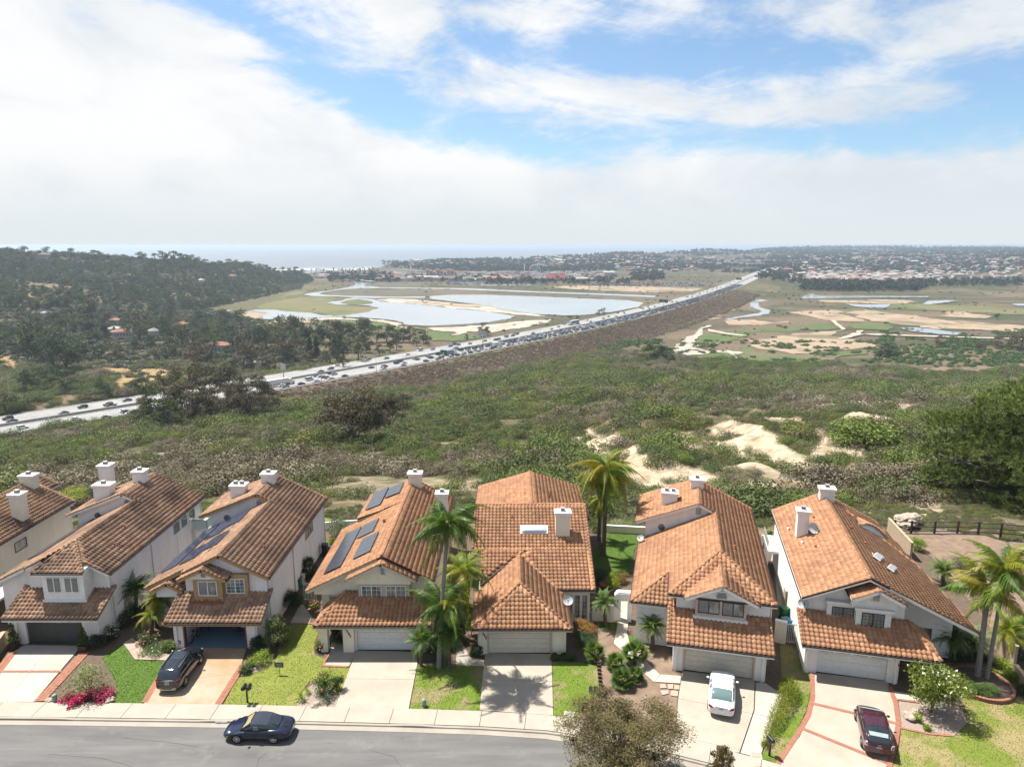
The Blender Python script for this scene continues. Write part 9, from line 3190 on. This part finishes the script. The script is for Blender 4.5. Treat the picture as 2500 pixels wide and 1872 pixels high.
for k,(x,y,z,px,py) in enumerate(spots[:235]):
 wi,ri = int(rng.choice(5,p=[.38,.22,.12,.2,.08])),int(rng.choice(6,p=[.3,.2,.15,.18,.15,.02]))
 if 1330 < px < 1420 and py < 645:
  wi,ri = 0,4
 sz = int(rng.integers(3))
 o = link('house',far_house(wi,ri,sz),None,(x,y,z),rng.normal() * .5)
 s_ = .8 + .5 * rng.random()
 o.scale = (s_,s_,s_)
 zone = 'above the fairground' if px < 1500 else 'left of freeway exit' if px < 1900 else 'right of freeway exit' if px < 2100 else 'on far right hillside' if px < 2300 else 'near right edge'
 row_ = 'lowest row' if py > 672 else 'midslope' if py > 640 else 'top row'
 tag(o,f'{WN[wi]} {["small", "middling", "long"][sz]} house with {RN[ri]} roof {zone}, {row_}','house','houses on the hills beyond the lagoon')
if len(spots) > 235:
 mb = MB()
 for (x,y,z,px,py) in spots[235:]:
  s_ = rng.uniform(5,11)
  mb.box(x - s_,y - 5,z - 5,x + s_,y + 5,z + 6,int(rng.integers(3)))
  mb.slab([(x - s_ - .6,y - 5.6,z + 6.3),(x + s_ + .6,y - 5.6,z + 6.3),(x + s_ * .6,y,z + 8.6),(x - s_ * .6,y,z + 8.6)],.4,int(rng.integers(3,7)))
 o = mb.build('distant_houses',[MW[0],MW[1],MW[3],MR[0],MR[1],MR[2],MR[4]])
 tag(o,'speckle of houses along the most distant hill crest',kind='stuff')
n = 34000
Y = 2250 * np.exp(rng.random(n) * math.log(7500 / 2250))
U = -.17 + 1.2 * rng.random(n)
X = U * Y
Z = height(X,Y)
idx,d = fw_coord(X,Y)
keep = (Z > -58.8) & (np.abs(d) > 40) & (fbm(X / 220,Y / 420,4,110) > .43)
X,Y,Z = X[keep],Y[keep],Z[keep]
tag(scatter('far_trees',np.stack([X,Y,Z - 1],1),8 + 9 * rng.random(len(X)) * np.clip(Y / 3500,.8,1.8),rng.random(len(X)) * 6,rng.integers(0,4,len(X)),P_FAR),'dark trees covering the hills beyond the lagoon')
P_ = []
for (x0,y0,x1,y1),k in [((1560,690,1960,700),0),((1960,694,2260,712),520),((1180,688,1540,697),90),((800,672,960,690),150),((1540,660,1620,690),120),((1850,652,1960,695),160),((930,640,1500,656),420),((2200,690,2500,700),160),((960,680,1500,692),90)]:
 for _ in range(k):
  g = W(rng.uniform(x0,x1),rng.uniform(y0,y1),-60)
  P_.append((g[0],g[1],max(-60.3,float(height(np.array([g[0]]),np.array([g[1]]))[0]) - .5)))
P_ = np.array(P_)
tag(scatter('treeline',P_,9 + 8 * rng.random(len(P_)),rng.random(len(P_)) * 6,rng.integers(0,4,len(P_)),P_FAR),'line of trees round the fairground and along the marsh edge')
FG = [('red roofed grandstand',395,500,262,224,0,0,.5),('second red roofed stand',470,560,262,226,0,0,.5),('white tented hall',455,505,250,234,0,4,.5),('wide beige roofed hall',672,850,266,232,3,2,.35),('pale hall behind the beige roof',850,930,262,240,1,4,.4),('green roofed hall',1065,1175,270,238,1,1,.4),
   ('long pink roofed hall',1200,1420,270,236,2,0,.4),('pinkish stables block',1480,1600,272,246,2,0,.4),('dark red gabled arena',1690,1830,276,222,1,5,.6),('grey arena wing',1610,1700,276,236,4,1,.6),('tan low block',1850,2010,276,244,2,2,.3),('white hotel block',2130,2212,246,196,3,4,.2),
   ('cream row by the racetrack',1700,2000,246,234,0,4,.3),('white row by the racetrack',1180,1340,164,148,0,4,.3),('small white shed',1130,1185,272,252,0,4,.4),('teal roofed house',2100,2200,208,190,0,1,.3)]
GREENR = mat('green_roof',(.06,.17,.11),.8)
for nm,x0,x1,yb,yt,wi,ri,rf in FG:
 pa,pb_ = pix('v',x0,yb),pix('v',x1,yb)
 A_ = Vector(W(*pa,-59.5))
 B_ = Vector(W(*pb_,-59.5))
 if yb < 215:
  A_ = Vector(ground_at((pa[0] + pb_[0]) / 2,pa[1],1500,8000))
  k_ = A_.y / F_PX * (pb_[0] - pa[0]) / 2
  B_ = A_ + Vector((k_,0,0))
  A_ = A_ - Vector((k_,0,0))
 hgt = 8 if yb < 215 else onY(*pix('v',(x0 + x1) / 2,yt),A_.y)[2] + 59.5
 wdt = (B_ - A_).length
 t = empty('fair_building',(A_ + B_) / 2)
 hb = hgt * (1 - rf)
 dp = min(60,wdt * .5)
 MB().box(-wdt / 2,0,-1,wdt / 2,dp,hb).build('wall',MW[wi],t)
 rm = GREENR if 'green' in nm or 'teal' in nm else MR[ri]
 MB().prism([(-1,hb),(dp + 1,hb),(dp / 2,hgt)],'x',-wdt / 2 - 1,wdt / 2 + 1).build('roof',rm,t)
 k = max(2,int(wdt / 14))
 for q in range(k):
  xx = -wdt / 2 + (q + .5) * wdt / k
  MB().box(xx - 2.2,-.3,hb * .2,xx + 2.2,-.02,hb * .7).build('window',MAT_WGLASS,t)
 tag(t,f'{nm} on the fairground beyond the lagoon','building')
for i in range(9):
 x = 760 + i * 27
 A_ = Vector(W(*pix('v',x,250),-59.5))
 B_ = Vector(W(*pix('v',x + 22,250),-59.5))
 top = onY(*pix('v',x,178 + (i % 3) * 9),A_.y)[2] + 59.5
 t = empty('grandstand_tower',A_)
 w_ = (B_ - A_).length
 MB().box(0,0,-1,w_,w_,top * .9).build('wall',MW[2 if i % 2 else 1],t)
 MB().prism([(-.5,top * .9),(w_ + .5,top * .9),(w_ / 2,top)],'x',-.5,w_ + .5).build('roof',MR[0],t)
 for q in range(3):
  MB().box(w_ * .2,-.2,top * (.2 + .2 * q),w_ * .8,-.02,top * (.3 + .2 * q)).build('window',MAT_WGLASS,t)
 tag(t,'tan tower of the racecourse grandstand','tower','towers of the grandstand')
MW_FINE = mat('ride_white',(.7,.72,.74),.5)
t = empty('ferris_wheel',W(*pix('v',1598,246),-59.5))
mb = MB()
rr_ = 16
ring = [(rr_ * math.cos(a),0,20 + rr_ * math.sin(a)) for a in np.linspace(0,2 * PI,33)]
mb.tube(ring,.7,5,cap=False).build('rim',MW_FINE,t)
mb = MB()
for k in range(12):
 a = k * PI / 6
 mb.tube([(0,0,20),(rr_ * math.cos(a),0,20 + rr_ * math.sin(a))],.3,4)
mb.build('spokes',MW_FINE,t)['kind'] = 'stuff'
MB().tube([(-8,0,0),(0,0,20),(8,0,0)],.8,5).build('support',MW_FINE,t)
for k in range(12):
 a = k * PI / 6
 MB().box(rr_ * math.cos(a) - 1.2,-1,18 + rr_ * math.sin(a) - 1.2,rr_ * math.cos(a) + 1.2,1,18 + rr_ * math.sin(a) + 1.2).build('gondola',MW_FINE,t)
tag(t,'white ferris wheel on the fairground','ferris wheel')
for lab,x,yb,yt,tilt in (('tall white ride tower left of the grandstand',645,250,138,0),('tall white ride tower left of the ferris wheel',1518,246,136,0),('leaning white crane ride by the river mouth',560,218,172,-8)):
 A_ = Vector(W(*pix('v',x,yb),-59.5))
 top = onY(*pix('v',x,yt),A_.y)[2] + 59.5
 t = empty('ride_tower',A_)
 MB().tube([(0,0,0),(tilt * 1.5,0,top)],[1.8,1.1],6).build('mast',MW_FINE,t)
 MB().tube([(-5,0,4),(5,0,4)],2.5,6).build('base',MR[2],t)
 MB().box(-2.2 + tilt * 1.5,-2.2,top * .97,2.2 + tilt * 1.5,2.2,top * 1.01).build('top_cabin',MW_FINE,t)
 tag(t,lab,'fairground ride')
mb = MB()
for _ in range(2600):
 r_ = rng.random()
 x0,x1,y0,y1 = ((930,1700,277,302) if r_ < .6 else (2010,2900,285,312) if r_ < .75 else (225,400,232,268) if r_ < .87 else (1000,2100,240,262))
 g = W(*pix('v',rng.uniform(x0,x1),rng.uniform(y0,y1)),-59.3)
 mb.box(g[0] - 2.3,g[1] - 1,-59.4,g[0] + 2.3,g[1] + 1,-57.7,int(rng.integers(4)))
o = mb.build('parked_cars',[PAINTS['white'],PAINTS['silver'],PAINTS['black'],PAINTS['grey']])
tag(o,'glittering mass of parked cars on the fairground fields',kind='stuff')
mb = MB()
for _ in range(1000):
 g = W(*pix('v',rng.uniform(380,2150),rng.uniform(212,274)),-59.5)
 s_ = rng.uniform(4,11)
 h_ = rng.uniform(4,9)
 mb.box(g[0] - s_,g[1] - s_ * .6,-60,g[0] + s_,g[1] + s_ * .6,-59.5 + h_,int(rng.integers(5)))
o = mb.build('stalls_and_tents',[MW[0],MW[2],MR[4],MR[0],MW[3]])
tag(o,'jumble of small stalls, tents and sheds between the fairground halls',kind='stuff')
sheet('racetrack',G('v',[(1000,205),(1250,198),(1700,215),(2150,235),(2140,245),(1700,228),(1250,210),(1010,214)],-59.3),MAT_SAND,jag=2,step=15)
sheet('car_park',G('v',[(930,276),(1700,276),(1710,303),(1200,306),(930,300)],-59.42),MAT_CONC,jag=2,step=20)
sheet('racetrack_infield',G('v',[(1020,216),(1250,212),(1700,230),(2100,246),(1700,240),(1250,226),(1050,222)],-59.35),MAT_MEADOW,jag=2,step=20)
for lab,a,b_,z_,k in (('low pale road bridge across the river mouth',(205,272),(352,290),3.5,9),('long railway bridge behind the river mouth',(110,222),(600,238),5,22)):
 A_,B_ = Vector(W(*pix('v',*a),-60)),Vector(W(*pix('v',*b_),-60))
 t = empty('bridge',A_)
 dv = B_ - A_
 ang = math.atan2(dv.y,dv.x)
 t.rotation_euler = (0,0,ang)
 L_ = dv.length
 MB().box(0,-4,z_,L_,4,z_ + 1.4).build('deck',MAT_CONC,t)
 for q in range(k):
  MB().box(L_ * (q + .5) / k - .8,-3,-2,L_ * (q + .5) / k + .8,3,z_).build('pier',MAT_CONC,t)
 tag(t,lab,'bridge')
for i,(x,y,wi,ri,sz,s_,lab) in enumerate([(1310,740,0,0,1,1.0,'house with pinkish red roof among the trees beside the freeway'),(735,650,0,0,1,.9,'red roofed house deep among the trees of the hollow'),(1095,600,1,0,1,.9,'tan roofed house above the hollow'),(925,640,0,1,0,.9,'white house with grey roof among trees in the hollow'),
             (700,570,1,0,0,.8,'small tan house left of the power poles'),(690,625,0,4,0,.8,'white shed by the cypresses'),(1545,840,0,4,0,.8,'white walled house glimpsed behind the brown trees'),(635,172,0,0,1,1.3,'white house with pink roof on the ridge'),(800,172,0,0,1,1.2,'long low house on the ridge right of the pink roof'),(270,178,3,3,0,1.2,'small house on the left part of the ridge'),
             (1390,300,1,0,0,1.2,'small house on the far shoulder of the hill'),(280,520,0,4,0,.6,'small white building on the left slope'),(1210,325,0,4,0,.9,'white speck of a house in the woods of the hill')]):
 g = ground_at(*pix('l',x,y),300)
 o = link('house',far_house(wi,ri,sz),None,(g[0],g[1],g[2] + .5),i * .7)
 o.scale = (s_,) * 3
 tag(o,lab,'house')
for i,(x,y,hp) in enumerate([(653,660,135),(665,620,90),(883,770,55)]):
 g = ground_at(*pix('l',x,y),300)
 k = math.hypot(g[1],80) / F_PX / 2.4578
 t = empty('power_pole',g)
 H_ = hp * k
 MB().tube([(0,0,0),(0,0,H_)],[.25,.16],6).build('pole',BARK,t)
 MB().box(-1.6,-.1,H_ * .9,1.6,.1,H_ * .93).box(-1.3,-.1,H_ * .8,1.3,.1,H_ * .83).build('crossarm',BARK,t)
 tag(t,['tall power pole in the hollow beyond the freeway','second power pole behind the tall one','short pole beside the track above the dry field'][i],'power pole')
P_ = []
for _ in range(60):
 g = W(rng.uniform(760,925),rng.uniform(664,672),-60)
 P_.append((g[0],g[1],-60))
mb = MB()
for x,y,z in P_:
 h_ = rng.uniform(9,17)
 mb.tube([(x,y,z),(x,y,z + h_)],.5,4)
 mb.lathe([(.1,1.2),(2.2,.4),(2.6,-1.6),(.2,-.6)],6,(x,y,z + h_))
o = mb.build('coast_palms',L_FAR)
tag(o,'palms along the beach at the river mouth',kind='stuff')
P_ = []
for _ in range(240):
 g = W(rng.uniform(770,940),rng.uniform(668,680),-60)
 P_.append((g[0],g[1],g[0]))
mb = MB()
for x,y,_ in P_:
 s_ = rng.uniform(5,9)
 mb.box(x - s_,y - s_ * .7,-60.5,x + s_,y + s_ * .7,-60 + rng.uniform(4,8),int(rng.integers(4)))
o = mb.build('beach_houses',[MW[0],MW[3],MR[1],MR[0]])
tag(o,'dense huddle of beach houses at the river mouth',kind='stuff')
ORD = 'first second third fourth fifth sixth seventh eighth ninth tenth eleventh twelfth thirteenth fourteenth fifteenth sixteenth seventeenth eighteenth nineteenth twentieth'.split()
ORD += ['twenty-' + w_ for w_ in ORD[:9]]
byl = {}
for o in COL.objects:
 if o.parent is None and o.get('label') and o.get('kind') is None:
  byl.setdefault(o['label'],[]).append(o)
for lab,os_ in byl.items():
 if len(os_) < 2:
  continue
 px = [float(proj(np.array([tuple(o.location)]))[0][0]) for o in os_]
 od = np.argsort(px)
 for i,j in enumerate(od):
  n = len(od)
  nm = ORD[i] + ' from left' if i < n - i else ORD[n - 1 - i] + ' from right'
  os_[int(j)]['label'] = lab + ', ' + nm
